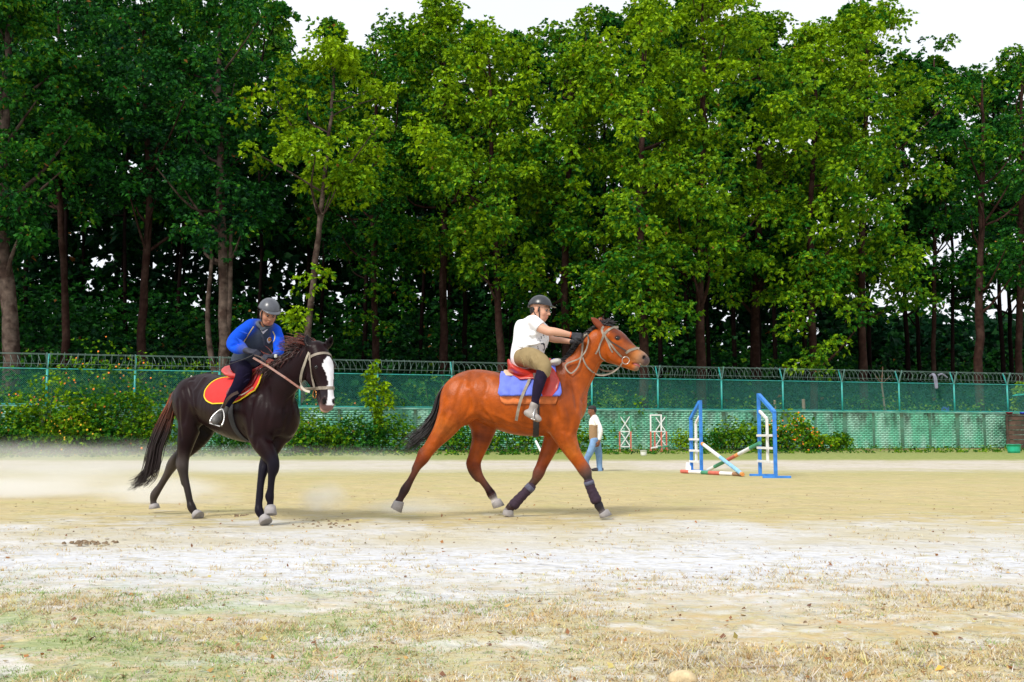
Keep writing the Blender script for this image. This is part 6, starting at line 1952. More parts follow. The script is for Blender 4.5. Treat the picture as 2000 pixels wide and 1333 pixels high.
    g.chain([Z(440, 680, 10.46), Z(470, 720, 10.44)], [r(92), r(92)], wid=1.3, axis=L, k=.04, n=1, col=NV)
    q1 = [(430, 690, hipY, 84), (455, 735, 10.20, 80), (452, 790, 10.02, 74), (415, 860, 9.98, 62), (370, 935, 9.98, 52), (322, 1010, 9.98, 42), (292, 1068, 9.98, 33)]
    for mm in (lambda p: p, mir): g.chain([mm(ax(q)) for q in q1], [r(q[3]) for q in q1], k=.04, col=NV)
    for k in range(4):
        x0, y0 = R.uniform(330, 500), R.uniform(700, 960); Pf = [Z(x0 - 30, y0 + 25, 9.9), Z(x0, y0, 9.88), Z(x0 + 30, y0 - 10, 9.9)]
        g.chain(Pf, [.008, .012, .006], k=.03, n=2, cut=k % 2 == 0)
    cloth(g, 'trousers', .0075, mat('navy_jersey', (.007, .005, .018), .9, .2, 12, .3, 30, spec=.08), root)
    BO = mat('dusty_black_boot', (.07, .066, .062), .5, .35, 16, .3)
    for mm in (lambda p: p, mir):
        g = Form()
        g.chain([mm(Z(288, 1070, 9.98)), mm(Z(268, 1120, 9.97))], [r(37), r(40)], k=.02, n=1)
        g.chain([mm(Z(262, 1120, 10.04)), mm(Z(238, 1145, 9.95)), mm(Z(205, 1185, 9.86)), mm(Z(190, 1205, 9.83))], [r(34), r(42), r(42), r(34)], k=.03, n=3)
        cloth(g, 'boot', .006, BO, root)
    for mm in (lambda p: p, mir):
        stirrup(root, mm(Z(196, 1232, 9.84)), mm(Z(150, 1190, 9.70)) - mm(Z(250, 1130, 9.99)), mm(Z(262, 1085, 9.90)) - mm(Z(196, 1232, 9.84)), 1.12)
    strap(None, Z, [(262, 1085, 9.94), (300, 1010, 9.86), (350, 960, 9.84), (405, 935, 9.86)], .028, 'stirrup_leather', LEA_D, root, 9.9)
    BG = mat('navy_glove', (.016, .018, .035), .7, .3, 40, .3)
    for W, D, N, sd, cu in ((Z(490, 548, 9.91), np.array((.95, -.30, -.20)), np.array((.15, -.55, .8)), -1, .75), (Z(738, 604, 9.96), np.array((-.55, -.55, -.05)), np.array((.2, -.35, .9)), 1, .95)):
        g = Form(); hand_form(g, W, D, N, sd, 1.0, curl=cu)
        g.chain([W - unit(D) * .025, W + unit(D) * .01], [.027, .028], k=.01, n=1)
        cloth(g, 'glove', .0048, BG, root)
    MB().box(Z(755, 600, 9.93), (.03, .02, .035)).build('wristwatch', mat('pale_watch', (.55, .55, .50), .4, .1, 20), root, bevel=.006)
    # thin whip held back along the thigh
    wp = empty('riding_whip', Z(545, 580, 9.88), 0, 'thin black riding whip held in the right glove of the blue jacketed rider, pointing back', 'whip')
    MB().tube(catmull([Z(560, 578, 9.86), Z(480, 620, 9.84), (Z(330, 672, 9.86)), Z(150, 745, 9.95), Z(-30, 785, 10.05)], 6), [.006] * 6 + list(np.linspace(.005, .0022, 19)), 6).build('shaft', BLACKW, wp, smooth=True)
    MB().tube([Z(-24, 784, 10.05), Z(-36, 790, 10.05)], [.008, .006], 6).build('popper', mat('whip_popper', (.5, .48, .45), .6, .1, 10), wp)
    # slack of the reins round the gloves
    strap(None, Z, [(560, 590, 9.83), (620, 612, 9.80), (660, 650, 9.80), (655, 690, 9.82)], .012, 'rein_loop', LEA_D, root, 9.8)
rider_blue()

# ---------------- man walking in the field
def walker():
    s_ = 3.846                                   # enlargement 1120..1640 x 720..960 at 2000 px
    Z = lambda zx, zy, Y: pix(1120 + zx / s_, 720 + zy / s_, Y)
    Y0 = 25.0
    r = lambda v: v / s_ * Y0 / FPX
    skin = (.20, .085, .045)
    root = empty('person', Z(150, 775, Y0), 0, 'man in a white long sleeved shirt and light blue jeans walking to the left', 'person')
    f = Form()
    Fh = unit(np.array((-.93, -.30, -.15))); C = Z(140, 318, Y0)
    E, F, S, U = head_form(f, C, Fh, (0, 0, 1), skin, 1.0)
    f.chain([E(-.02, 0, -.05), Z(150, 372, Y0)], [.055, .065], k=.03, n=1, col=skin)
    gr = float(ground_z(C[0], Y0)) if 'ground_z' in globals() else 0
    # trunk, arms, legs
    f.chain([Z(155, 385, Y0), Z(158, 450, Y0), Z(160, 520, Y0)], [.10, .11, .11], k=.03, wid=1.3, axis=(.3, 1, 0), col=skin)
    hand = Z(192, 548, Y0 - .22)
    f.chain([Z(165, 385, Y0 - .19), Z(200, 465, Y0 - .25), Z(196, 530, Y0 - .23), hand], [.045, .038, .028, .026], k=.02, col=skin)
    hand_form(f, hand, (-.25, .1, -1), (.5, -.8, 0), 1, 1.0, .5, skin)
    f.chain([Z(150, 385, Y0 + .19), Z(140, 470, Y0 + .24), Z(150, 540, Y0 + .22)], [.045, .038, .028], k=.02, col=skin)
    l1 = [(160, 545, Y0 - .10), (130, 620, Y0 - .11), (95, 700, Y0 - .10), (112, 765, Y0 - .10)]
    l2 = [(170, 545, Y0 + .10), (190, 640, Y0 + .10), (195, 720, Y0 + .10), (198, 765, Y0 + .10)]
    for l in (l1, l2): f.chain([Z(*q) for q in l], [.075, .055, .045, .04], k=.02, col=skin)
    me, V, Fc = f.mesh('body', .009, None, 1, skin); wparent(link('body', me, SKINM), root)
    g = Form()
    g.ell(E(-.018, 0, .055), (.100, .084, .075), X=F, Z=U, k=.02); g.ell(E(-.05, 0, .0), (.065, .078, .07), X=F, Z=U, k=.02)
    g.ell(E(.055, 0, .085), (.045, .055, .03), X=F, Z=U, k=.03)
    me, _, _ = g.mesh('hair', .009); wparent(link('hair', me, HAIRM), root)
    g = Form(); W_ = (.78, .77, .74)
    TN = (.30, .19, .10)
    g.chain([Z(158, 372, Y0), Z(158, 400, Y0), Z(160, 450, Y0), Z(160, 500, Y0), Z(162, 545, Y0)], [.085, .125, .140, .138, .130], k=.03, wid=1.3, axis=(.3, 1, 0), col=W_)
    g.chain([Z(170, 385, Y0 - .20), Z(203, 460, Y0 - .26), Z(197, 528, Y0 - .24)], [.065, .056, .042], k=.04, col=W_)
    g.chain([Z(150, 385, Y0 + .20), Z(142, 470, Y0 + .25), Z(150, 535, Y0 + .23)], [.065, .056, .042], k=.04, col=W_)
    def paint(V, c):
        x1 = Z(178, 450, Y0 - .1)[0]; z1 = Z(150, 425, Y0)[2]; 
        m = (V[:, 0] < x1) & (V[:, 2] < z1 + .01 * np.sin(V[:, 0] * 40)) & (V[:, 1] < Y0 + .35)
        c[m] = TN
        return c
    cloth(g, 'shirt', .009, mat('shirt_cotton', rough=.9, var=.06, scale=8, attr=True, bump=.3, bscale=20), root, paint, W_)
    g = Form()
    g.chain([Z(160, 535, Y0), Z(164, 560, Y0)], [.125, .12], wid=1.3, axis=(.3, 1, 0), k=.03, n=1)
    for l, rr in ((l1, [.105, .085, .070, .072]), (l2, [.105, .085, .070, .072])):
        P = [Z(*q) for q in l]; g.chain(P, rr, k=.03)
    cloth(g, 'jeans', .009, mat('washed_denim', (.16, .28, .48), .9, .25, 7, .3, 20), root)
    for (x, y, Y, dx) in ((108, 768, Y0 - .10, -.14), (198, 770, Y0 + .10, -.17)):
        p = Z(x, y, Y); p[2] = max(p[2], .045)
        g = Form(); g.chain([p + np.array((.05, 0, .0)), p + np.array((dx * .5, -.02, -.005)), p + np.array((dx, -.04, -.012))], [.045, .045, .034], k=.02, n=2)
        cloth(g, 'shoe', .009, mat('dark_shoe', (.05, .045, .06), .6, .2, 10), root)
walker()
# ------------------------------------------------------------------ jump stands, poles and odds and ends
PBLUE = mat('blue_gloss_paint', (.03, .20, .64), .5, .22, 8, .08, 30)
PWHITE = mat('white_gloss_paint', (.72, .72, .72), .55, .08, 8, .08, 30)
PRED = mat('faded_red_paint', (.55, .13, .09), .6, .25, 8, .1)
PGREEN = mat('green_gloss_paint', (.06, .27, .15), .6, .25, 8, .1)
PLBLUE = mat('pale_blue_paint', (.25, .50, .74), .6, .15, 8, .1)
PORANGE = mat('orange_pole_cap', (.75, .30, .08), .6, .15, 8)
PBROWN = mat('worn_brown_paint', (.30, .16, .09), .8, .3, 8)
ZJ = lambda zx, zy, Y: pix(1120 + zx / 3.846, 720 + zy / 3.846, Y)

def jump_stand(name, tall, short, Yt, Ys, inner, rungs, feet, label):
    """two posts of unequal height joined by a sloping top bar, a white inner upright with rungs, and foot bars"""
    gt, gs = ZJ(tall[0], tall[2], Yt), ZJ(short[0], short[2], Ys)
    gt[2] = gs[2] = .02
    tt, ts = ZJ(tall[0], tall[1], Yt), ZJ(short[0], short[1], Ys)
    tt[:2] = gt[:2]; ts[:2] = gs[:2]
    root = empty(name, ((gt + gs) / 2) * (1, 1, 0), 0, label, 'jump stand', 'blue jump stands')
    side = unit(np.array((gs[0] - gt[0], gs[1] - gt[1], 0)))
    MB().bar(gt, tt, .066, .066, side).build('post', PBLUE, root, bevel=.006)
    MB().bar(gs, ts - (0, 0, .02), .066, .066, side).build('post', PBLUE, root, bevel=.006)
    MB().bar(tt - np.array((0, 0, .035)) + side * .04, ts - np.array((0, 0, .012)) + side * .036, .068, .075, (0, 0, 1)).build('top_bar', PBLUE, root, bevel=.006)
    mix_ = lambda u, z: np.array((gt[0] + (gs[0] - gt[0]) * u, gt[1] + (gs[1] - gt[1]) * u, z))
    nrm = np.cross(side, (0, 0, 1)) * .0
    u0, z_lo, z_hi, zd, ud = inner
    MB().bar(mix_(u0, z_lo), mix_(u0, z_hi), .05, .055, side).build('inner_upright', PWHITE, root, bevel=.004)
    MB().bar(mix_(u0, z_hi + .01), mix_(ud, zd), .048, .05, (0, 0, 1)).build('brace', PWHITE, root, bevel=.004)
    off = np.cross(side, (0, 0, 1)); off = off if off[1] < 0 else -off
    for z in rungs:
        MB().bar(mix_(.02, z) + off * .055, mix_(.98, z) + off * .055, .035, .05, (0, 0, 1)).build('rung', PWHITE, root, bevel=.004)
    for g, dx0, dx1, dyy in feet:
        base = gt if g == 't' else gs
        MB().bar(base + np.array((dx0, dyy, .0)), base + np.array((dx1, -dyy, .0)), .07, .05).build('foot', PBLUE, root, bevel=.006)
    return root
# heights of the inner parts in metres
jump_stand('jump_stand', (962, 240, 775), (888, 380, 770), 24.45, 24.95, (.50, .22, 1.15, 1.32, .12), (.24, .50, .77),
           [('t', -.05, .05, .28), ('s', -.05, .05, .28)], 'left blue jump stand with a white inner ladder, seen almost edge on')
jump_stand('jump_stand', (1403, 188, 806), (1520, 330, 820), 22.0, 20.95, (.52, .30, 1.20, 1.38, .06), (.32, .60, .86),
           [('t', -.22, .28, .04), ('s', -.26, .30, .04)], 'right blue jump stand with a white inner ladder and long foot bars')

def jump_pole(a, b, segs, label, r=.042, name='jump_pole', group='striped jump poles'):
    """striped pole: each painted length is a part"""
    a, b = np.array(a, float), np.array(b, float)
    root = empty(name, (a + b) / 2, 0, label, 'pole', group)
    d = unit(b - a)
    R = random.Random(int(a[0] * 100))
    for t0, t1, m in segs:
        k = R.uniform(.97, 1.03)
        MB().tube([a + (b - a) * t0, a + (b - a) * (t1 + .0)], r * k, 14).build('painted_band', m, root, smooth=False)
    return root
g0 = ZJ(1272, 812, 21.5); g0[2] = .05
jump_pole(ZJ(968, 565, 24.40), g0, [(0, .05, PORANGE), (.05, .48, PWHITE), (.48, .97, PLBLUE), (.97, 1, PORANGE)], 'white and pale blue pole slanting from the left blue stand down to the right')
g1 = ZJ(1012, 777, 24.3); g1[2] = .05
jump_pole(ZJ(1402, 560, 21.9), g1, [(0, .17, PGREEN), (.17, .38, PWHITE), (.38, .44, PORANGE), (.44, .60, PRED), (.60, .86, PGREEN), (.86, 1, PWHITE)], 'green, white and red pole slanting from the right blue stand down to the left')
a, b = ZJ(812, 786, 23.6), ZJ(1275, 814, 21.75); a[2] = b[2] = .045
jump_pole(a, b, [(0, .14, PRED), (.14, .35, PWHITE), (.35, .47, PGREEN), (.47, .65, PRED), (.65, .85, PWHITE), (.85, 1, PBROWN)], 'red, white and green pole lying on the ground between the blue stands')
a, b = pix(1044, 857, 44), pix(1060, 884, 43.5); b[2] = .05
jump_pole(a, b, [(0, .15, PGREEN), (.15, 1, PWHITE)], 'thin white pole leaning down behind the belly of the bay horse', .05)
p = ZJ(862, 740, 24.9)
root = empty('wing_board', (p[0], 24.9, 0), 0, 'small white board leaning against the foot of the left blue jump stand', 'board')
vs = [ZJ(846, 706, 25.0), ZJ(884, 706, 25.05), ZJ(872, 742, 25.0), ZJ(882, 772, 24.75), ZJ(842, 772, 24.7)]
MB().add(vs + [v + np.array((.01, .03, 0)) for v in vs], [(4, 3, 2, 1, 0), (5, 6, 7, 8, 9)] + [(i, (i + 1) % 5, 5 + (i + 1) % 5, 5 + i) for i in range(5)]).build('board', PWHITE, root)

def xstand(zx0, zx1, zy0, zy1, zmid, off, label, white_top=False, depth=0.0):
    """tall narrow stand: green upper half, red lower half, white crossed laths and middle bar"""
    xc = 1120 + (zx0 + zx1) / 2 / 3.846
    Y = fy(xc, off) if 'fy' in globals() else 50
    A, B = ZJ(zx0, zy1, Y), ZJ(zx1, zy1, Y); T = ZJ(zx0, zy0, Y)[2]; M = ZJ(zx0, zmid, Y)[2]
    z0 = float(ground_z(A[0], Y)) if 'ground_z' in globals() else 0
    root = empty('cross_braced_stand', ((A[0] + B[0]) / 2, Y, z0), 0, label, 'jump stand', 'red and green cross braced stands by the wall')
    up = PWHITE if white_top else PGREEN
    for x in (A[0], B[0]):
        MB().bar((x, Y, z0), (x, Y, M), .07, .07, (1, 0, 0)).build('lower_post', PRED, root)
        MB().bar((x, Y, M), (x, Y, T), .07, .07, (1, 0, 0)).build('upper_post', up, root)
    MB().bar((A[0] + .04, Y, T - .03), (B[0] - .04, Y, T - .03), .07, .06).build('top_bar', up, root)
    MB().bar((A[0] + .04, Y, M), (B[0] - .04, Y, M), .06, .05).build('middle_bar', PWHITE, root)
    MB().bar((A[0] + .04, Y, z0 + .22), (B[0] - .04, Y, z0 + .22), .06, .05).build('low_bar', PWHITE, root)
    if not white_top:
        for lo, hi in ((z0 + .26, M - .04), (M + .04, T - .08)):
            MB().bar((A[0] + .05, Y - .015, lo), (B[0] - .05, Y - .015, hi), .03, .045).build('lath', PWHITE, root)
            MB().bar((A[0] + .05, Y + .02, hi), (B[0] - .05, Y + .02, lo), .03, .045).build('lath', PWHITE, root)
    MB().bar((A[0], Y - .35, z0 + .03), (A[0], Y + .35, z0 + .03), .06, .06).build('foot', PRED, root)
    MB().bar((B[0], Y - .35, z0 + .03), (B[0], Y + .35, z0 + .03), .06, .06).build('foot', PRED, root)
xstand(348, 432, 350, 632, 474, -1.5, 'red and green stand with white crossed laths, standing alone right of the walking man')
xstand(612, 700, 352, 630, 474, -1.1, 'red and green stand with white crossed laths, right and rear one of the pair')
xstand(582, 662, 346, 640, 474, -2.2, 'red and white stand with an open white upper frame, front one of the pair', True)
Yp = fy(1290, -2.6)
a, b = ZJ(585, 598, Yp), ZJ(712, 584, Yp + .6)
jump_pole(a, b, [(0, .35, PWHITE), (.35, 1, PGREEN)], 'short green and white pole resting across the feet of the paired red stands', .045)

def bucket(px, w_px, y0, y1, Y, m, label, m2, name='bucket'):
    p = pix(px, y1, Y); gz = float(ground_z(p[0], Y)); r = w_px * Y / FPX / 2; h = (y1 - y0) * Y / FPX
    root = empty(name, (p[0], Y, gz), 0, label, name)
    n = 24; prof = [(0, .01), (.80, 0), (.86, .3), (.93, .7), (1.0, 1.0), (1.05, .99), (1.05, 1.04), (.96, 1.04), (.90, .7), (.78, .08), (0, .06)]
    vs, fs = [], []
    for i, (q, z) in enumerate(prof):
        for k in range(n):
            a = 2 * math.pi * k / n; vs.append((r * q * math.cos(a), r * q * math.sin(a), h * z))
    for i in range(len(prof) - 1):
        for k in range(n):
            k2 = (k + 1) % n; fs.append((i * n + k, i * n + k2, (i + 1) * n + k2, (i + 1) * n + k))
    MB().add(vs, fs).build('tub', m, root, smooth=True, keep=False)
    pts = [(r * 1.04 * math.cos(a), -.05 * r, h * (.95 + .0) + r * .5 * math.sin(a) * .6) for a in np.linspace(0, math.pi, 12)]
    MB().tube(pts, .010, 6).build('handle', m2, root, keep=False, smooth=True)
bucket(1257, 13.5, 880, 890, 44.3, mat('white_plastic', (.75, .74, .72), .5, .08, 6), 'small white bucket on the ground left of the paired red stands', GALV)
bucket(1980, 27, 863, 879, 51.5, mat('green_plastic', (.02, .42, .26), .45, .15, 6), 'bright green tub standing in front of the wall at the right edge', GALV, 'tub')

def right_edge():
    # dark timber store with planks and a teal sheet roof just inside the right edge
    Y = fy(1990, -1.6); a, b = pix(1966, 868, Y), pix(2075, 868, Y); z0 = float(ground_z(a[0], Y)); T = pix(1966, 812, Y)[2]
    root = empty('timber_store', ((a[0] + b[0]) / 2, Y, z0), 0, 'dark brown timber store of horizontal planks against the wall at the right edge', 'shed')
    DK = mat('dark_timber', (.045, .030, .022), .85, .35, 4, .4, 20, var2=(.09, .05, .035))
    n = 7; hgt = (T - z0) / n; pm = None
    for i in range(n):
        o = MB().box(((a[0] + b[0]) / 2, Y + .03 * (i % 2), z0 + hgt * (i + .5)), (b[0] - a[0], .05, hgt - .03)).build('plank', DK, root)
    for x in (a[0] + .05, (a[0] + b[0]) / 2, b[0] - .05):
        MB().box((x, Y - .055, (z0 + T) / 2), (.09, .07, T - z0)).build('post', DK, root)
    MB().box(((a[0] + b[0]) / 2, Y + .45, T + .04), (b[0] - a[0] + .2, 1.1, .05)).build('roof_board', DK, root)
    for k, (px, c, nm, lab) in enumerate(((1971, (.16, .02, .02), 'red_bowl', 'dark red bowl on the timber store at the right edge'), (1998, (.03, .06, .50), 'blue_bowl', 'blue bowl on the timber store at the right edge'))):
        q = pix(px, 818, Y + .3); rt = empty(nm, (q[0], Y + .25, T + .067), 0, lab, 'bowl')
        nn = 16; vs, fs = [], []
        pr = [(.0, 0), (.10, 0), (.17, .06), (.20, .13), (.185, .13), (.15, .07), (0, .02)]
        for rr_, z in pr:
            for j in range(nn): vs.append((rr_ * math.cos(j * 2 * math.pi / nn), rr_ * math.sin(j * 2 * math.pi / nn), z))
        for i in range(len(pr) - 1):
            for j in range(nn):
                j2 = (j + 1) % nn; fs.append((i * nn + j, i * nn + j2, (i + 1) * nn + j2, (i + 1) * nn + j))
        MB().add(vs, fs).build('bowl', mat(nm, c, .5, .1, 10), rt, keep=False, smooth=True)
    Yc = fy(2000, 1.5)
    c0, c1, c2, c3 = pix(1977, 773, Yc), pix(2075, 764, Yc), pix(2075, 778, Yc + 2.5), pix(1990, 768, Yc + 2.5)
    root = empty('awning', (c0 + c2) / 2 * (1, 1, 0) + (0, 0, .0), 0, 'teal awning with its pointed corner poking in at the right edge behind the mesh', 'awning')
    vs = [c0, c1, c2, c3]
    MB().add([tuple(v) for v in vs] + [tuple(v - (0, 0, .03)) for v in vs], [(0, 1, 2, 3), (7, 6, 5, 4), (0, 4, 5, 1), (1, 5, 6, 2), (2, 6, 7, 3), (3, 7, 4, 0)]).build('sheet', mat('teal_sheet', (.02, .42, .34), .6, .1, 3), root)
    for v in (c1, c2): MB().tube([(v[0] - .1, v[1], ground_z(v[0], v[1]) - .1), (v[0] - .1, v[1], v[2] - .03)], .03, 8).build('pole', GALV, root)
right_edge()

def hanging_cloth():
    Y = fy(1830, -.25); m = mat('grey_cloth', (.20, .20, .27), .9, .25, 6, .3)
    g = Form()
    q = lambda x, y, dy=0: pix(x, y, Y + dy)
    g.chain([q(1816, 735, .3), q(1822, 732, .1), q(1826, 736), q(1828, 748), q(1829, 757)], [.06, .09, .10, .11, .10], k=.02, wid=.45, axis=(0, 1, 0))
    g.chain([q(1833, 733, .1), q(1840, 731, .2), q(1850, 738, .4)], [.06, .06, .05], k=.04, wid=.45, axis=(0, 1, 0))
    me, _, _ = g.mesh('garment', .025)
    root = empty('garment', q(1828, 745), 0, 'grey garment hanging limp over the razor wire near the right end of the fence', 'garment')
    wparent(link('cloth', me, m), root)
hanging_cloth()

def posts_behind():
    m = mat('weathered_wood', (.26, .17, .12), .9, .3, 8, .4)
    for px, y0, r, lab in ((1513, 783, .07, 'short weathered wooden post behind the mesh, just above the right blue jump stand'), (1569, 781, .10, 'thick cut wooden post behind the mesh right of the blue stands')):
        Y = fy(px, 3.0); p = pix(px, y0, Y); gz = float(ground_z(p[0], Y))
        root = empty('wooden_post', (p[0], Y, gz), 0, lab, 'post', 'wooden posts behind the mesh')
        MB().tube([(0, 0, -.1), (.03, 0, (p[2] - gz) * .5), (0, 0, p[2] - gz)], [r * 1.1, r, r * .95], 9).build('shaft', m, root, keep=False, smooth=True)
        MB().tube([(0, 0, p[2] - gz), (0, 0, p[2] - gz + .03)], [r * .9, r * .7], 9).build('cut_top', mat('cut_wood', (.42, .30, .18), .9, .2, 8), root, keep=False)
    Y = fy(1730, 2.4); p = pix(1722, 750, Y); b = pix(1732, 800, Y); gz = float(ground_z(b[0], Y))
    root = empty('young_tree', (b[0], Y, gz), 0, 'thin bare young tree stem rising behind the mesh left of the hanging garment', 'tree')
    MB().tube([(0, 0, -.1), (-.05, 0, 1.5), (p[0] - b[0], 0, p[2] - gz), (p[0] - b[0] + .1, 0, p[2] - gz + 1.0)], [.09, .07, .05, .02], 8).build('trunk', m, root, keep=False, smooth=True)
    MB().tube([(p[0] - b[0], 0, p[2] - gz), (p[0] - b[0] - .5, 0, p[2] - gz + .7)], [.04, .012], 6).build('branch', m, root, keep=False, smooth=True)
    MB().tube([(p[0] - b[0], 0, p[2] - gz), (p[0] - b[0] + .6, .1, p[2] - gz + .5)], [.03, .012], 6).build('branch', m, root, keep=False, smooth=True)
    Y = fy(1846, 2.0); q = pix(1846, 806, Y); r = .22
    root = empty('drum', (q[0], Y, 1.9), 0, 'small blue drum showing just above the wall top near the right end', 'drum')
    MB().tube([(0, 0, -1.9 + float(ground_z(q[0], Y))), (0, 0, .62)], r, 16).build('shell', mat('blue_drum', (.03, .08, .36), .5, .2, 6), root, keep=False)
    MB().tube([(0, 0, .62), (0, 0, .67)], r * 1.06, 16).build('lid', mat('blue_lid', (.05, .12, .45), .5, .2, 6), root, keep=False)
posts_behind()

# ------------------------------------------------------------------ foreground grass, leaves, clods
def near_z(x, y): return ground_z(x, y) + ground_noise(x, y)

def tufts():
    R = np.random.default_rng(21)
    n = 46000
    y = 2.9 + (9.6 - 2.9) * R.random(n) ** 1.25
    x = R.uniform(-1, 1, n) * (y * .62 + .6)
    patch = fbm(x * .9 + 5, y * 1.5, 41, 4)
    p_keep = np.interp(y, [2.9, 5.4, 6.2, 7.2, 9.6], [1.0, .85, .35, .12, .10]) * np.clip((patch - .30) * 7, .10, 1)
    k = R.random(n) < p_keep; x, y, patch = x[k], y[k], patch[k]; n = len(x)
    nb = 7
    cx, cy = np.repeat(x, nb), np.repeat(y, nb)
    m = len(cx)
    sz = np.repeat((R.uniform(.4, 1.3, n) + (R.random(n) < .12) * 1.0) * np.clip((patch - .25) * 3.5, .45, 1.3), nb)
    bx = cx + R.normal(scale=.018, size=m) ; by = cy + R.normal(scale=.018, size=m)
    a = R.uniform(0, 6.283, m); lean = R.uniform(.5, 2.6, m)
    h = .0125 * sz * R.uniform(.5, 1.5, m)
    wdt = R.uniform(.0018, .0038, m)
    bz = near_z(bx, by) - .003
    tip = np.stack([bx + np.cos(a) * h * lean, by + np.sin(a) * h * lean, bz + h + .003], 1)
    s = np.stack([-np.sin(a) * wdt, np.cos(a) * wdt, np.zeros(m)], 1)
    B = np.stack([bx, by, bz], 1)
    V = np.stack([B - s, B + s, tip], 1).reshape(-1, 3)
    F = np.arange(m * 3).reshape(-1, 3)
    gl = np.clip((.9 - cx) / 2.6, 0.06, 1) * np.clip((fbm(cx * 1.3, cy * 1.7, 17, 4) - .40) * 9, 0, 1) * np.clip((6.6 - cy) / 1.5, 0, 1)
    green = np.repeat(R.random(n), nb) < gl * 1.0
    pal = np.array([(.62, .52, .30), (.62, .56, .42), (.58, .42, .19), (.50, .36, .17), (.60, .55, .24), (.66, .64, .60)])
    straw = np.repeat(pal[R.integers(0, 6, n)], nb, 0) * R.uniform(.75, 1.2, (m, 1)) + R.normal(scale=.015, size=(m, 3))
    grn = np.array((.26, .36, .12)) * R.uniform(.7, 1.35, (m, 1))
    col = np.where(green[:, None], grn, straw); tan = R.random(m) < .10; col[tan] = np.array((.44, .27, .12)) * R.uniform(.6, 1.1, (tan.sum(), 1))
    o = link('dry_grass', mesh_np('dry_grass', V, F, np.repeat(np.clip(col, .02, .9), 3, 0)), mat('dry_grass_blade', rough=.8, var=.1, scale=2, attr=True, transl=.25))
    tag(o, 'short dry grass with green patches covering the near part of the field', 'grass', kind='stuff')
tufts()

def litter():
    R = np.random.default_rng(33); n = 2600
    y = 2.9 + 14 * R.random(n) ** 2.2; x = R.uniform(-1, 1, n) * (y * .62 + .6)
    z = near_z(x, y) + .006
    d = unit(np.column_stack([R.normal(size=n), R.normal(size=n), R.normal(scale=.25, size=n)]))
    up = unit(np.column_stack([R.normal(scale=.4, size=n), R.normal(scale=.4, size=n), np.ones(n)]))
    L = R.uniform(.010, .034, n) * (R.random(n) ** .6 + .3)
    pal = np.array([(.40, .17, .05), (.28, .12, .05), (.52, .32, .10), (.18, .08, .04), (.48, .40, .13), (.58, .50, .36), (.56, .47, .30)])
    col = pal[R.integers(0, 7, n)] * R.uniform(.7, 1.2, (n, 1))
    V, F, C = leaves(np.column_stack([x, y, z]), d, up, L, L * R.uniform(.25, .45, n), col, droop=-.25)
    tag(link('leaf_litter', mesh_np('leaf_litter', V, F, C), mat('dead_leaf', rough=.8, var=.1, scale=5, attr=True, transl=.15)), 'dead leaves and bits of straw scattered over the ground', 'leaves', kind='stuff')
litter()

def clods():
    R = np.random.default_rng(9); vs, fs, n0 = [], [], 0
    pts = []
    for i in range(130): pts.append((pix(500 + R.normal() * 14, 1008 + R.normal() * 4, 10.9), R.uniform(.010, .03)))
    for i in range(45):
        px = R.uniform(560, 700) ; Yd = R.uniform(9.6, 10.8); pts.append((pix(px, 1010, Yd), R.uniform(.006, .017)))
    for i in range(60): pts.append((pix(170 + R.normal() * 25, 1055, 8.3 + R.normal() * .10), R.uniform(.006, .018)))
    for i in range(380):
        Yd = 3 + 12 * R.random() ** 1.3; pts.append((np.array((R.uniform(-.6, .6) * Yd, Yd, 0)), R.uniform(.003, .010)))
    for p, s in pts:
        z = float(near_z(p[0], p[1]))
        o = R.uniform(.6, 1.3, 8)
        for k, (a, b, c) in enumerate([(-1, -1, 0), (1, -1, 0), (1, 1, 0), (-1, 1, 0), (-.6, -.6, 1), (.6, -.5, 1), (.5, .6, 1), (-.6, .5, 1)]):
            vs.append((p[0] + a * s * o[k], p[1] + b * s * o[k] * .8, z - .002 + c * s * .9 * o[k]))
        fs += [tuple(n0 + q for q in f) for f in ((0, 3, 2, 1), (4, 5, 6, 7), (0, 1, 5, 4), (1, 2, 6, 5), (2, 3, 7, 6), (3, 0, 4, 7))]; n0 += 8
    mb = MB(); mb.v, mb.f = vs, fs
    o = mb.build('soil_clods', mat('dark_soil', (.20, .14, .085), .95, .4, 30, .3), None, smooth=False)
    tag(o, 'dark clods of soil and dung strewn on the sandy ground', 'clods', kind='stuff')
clods()

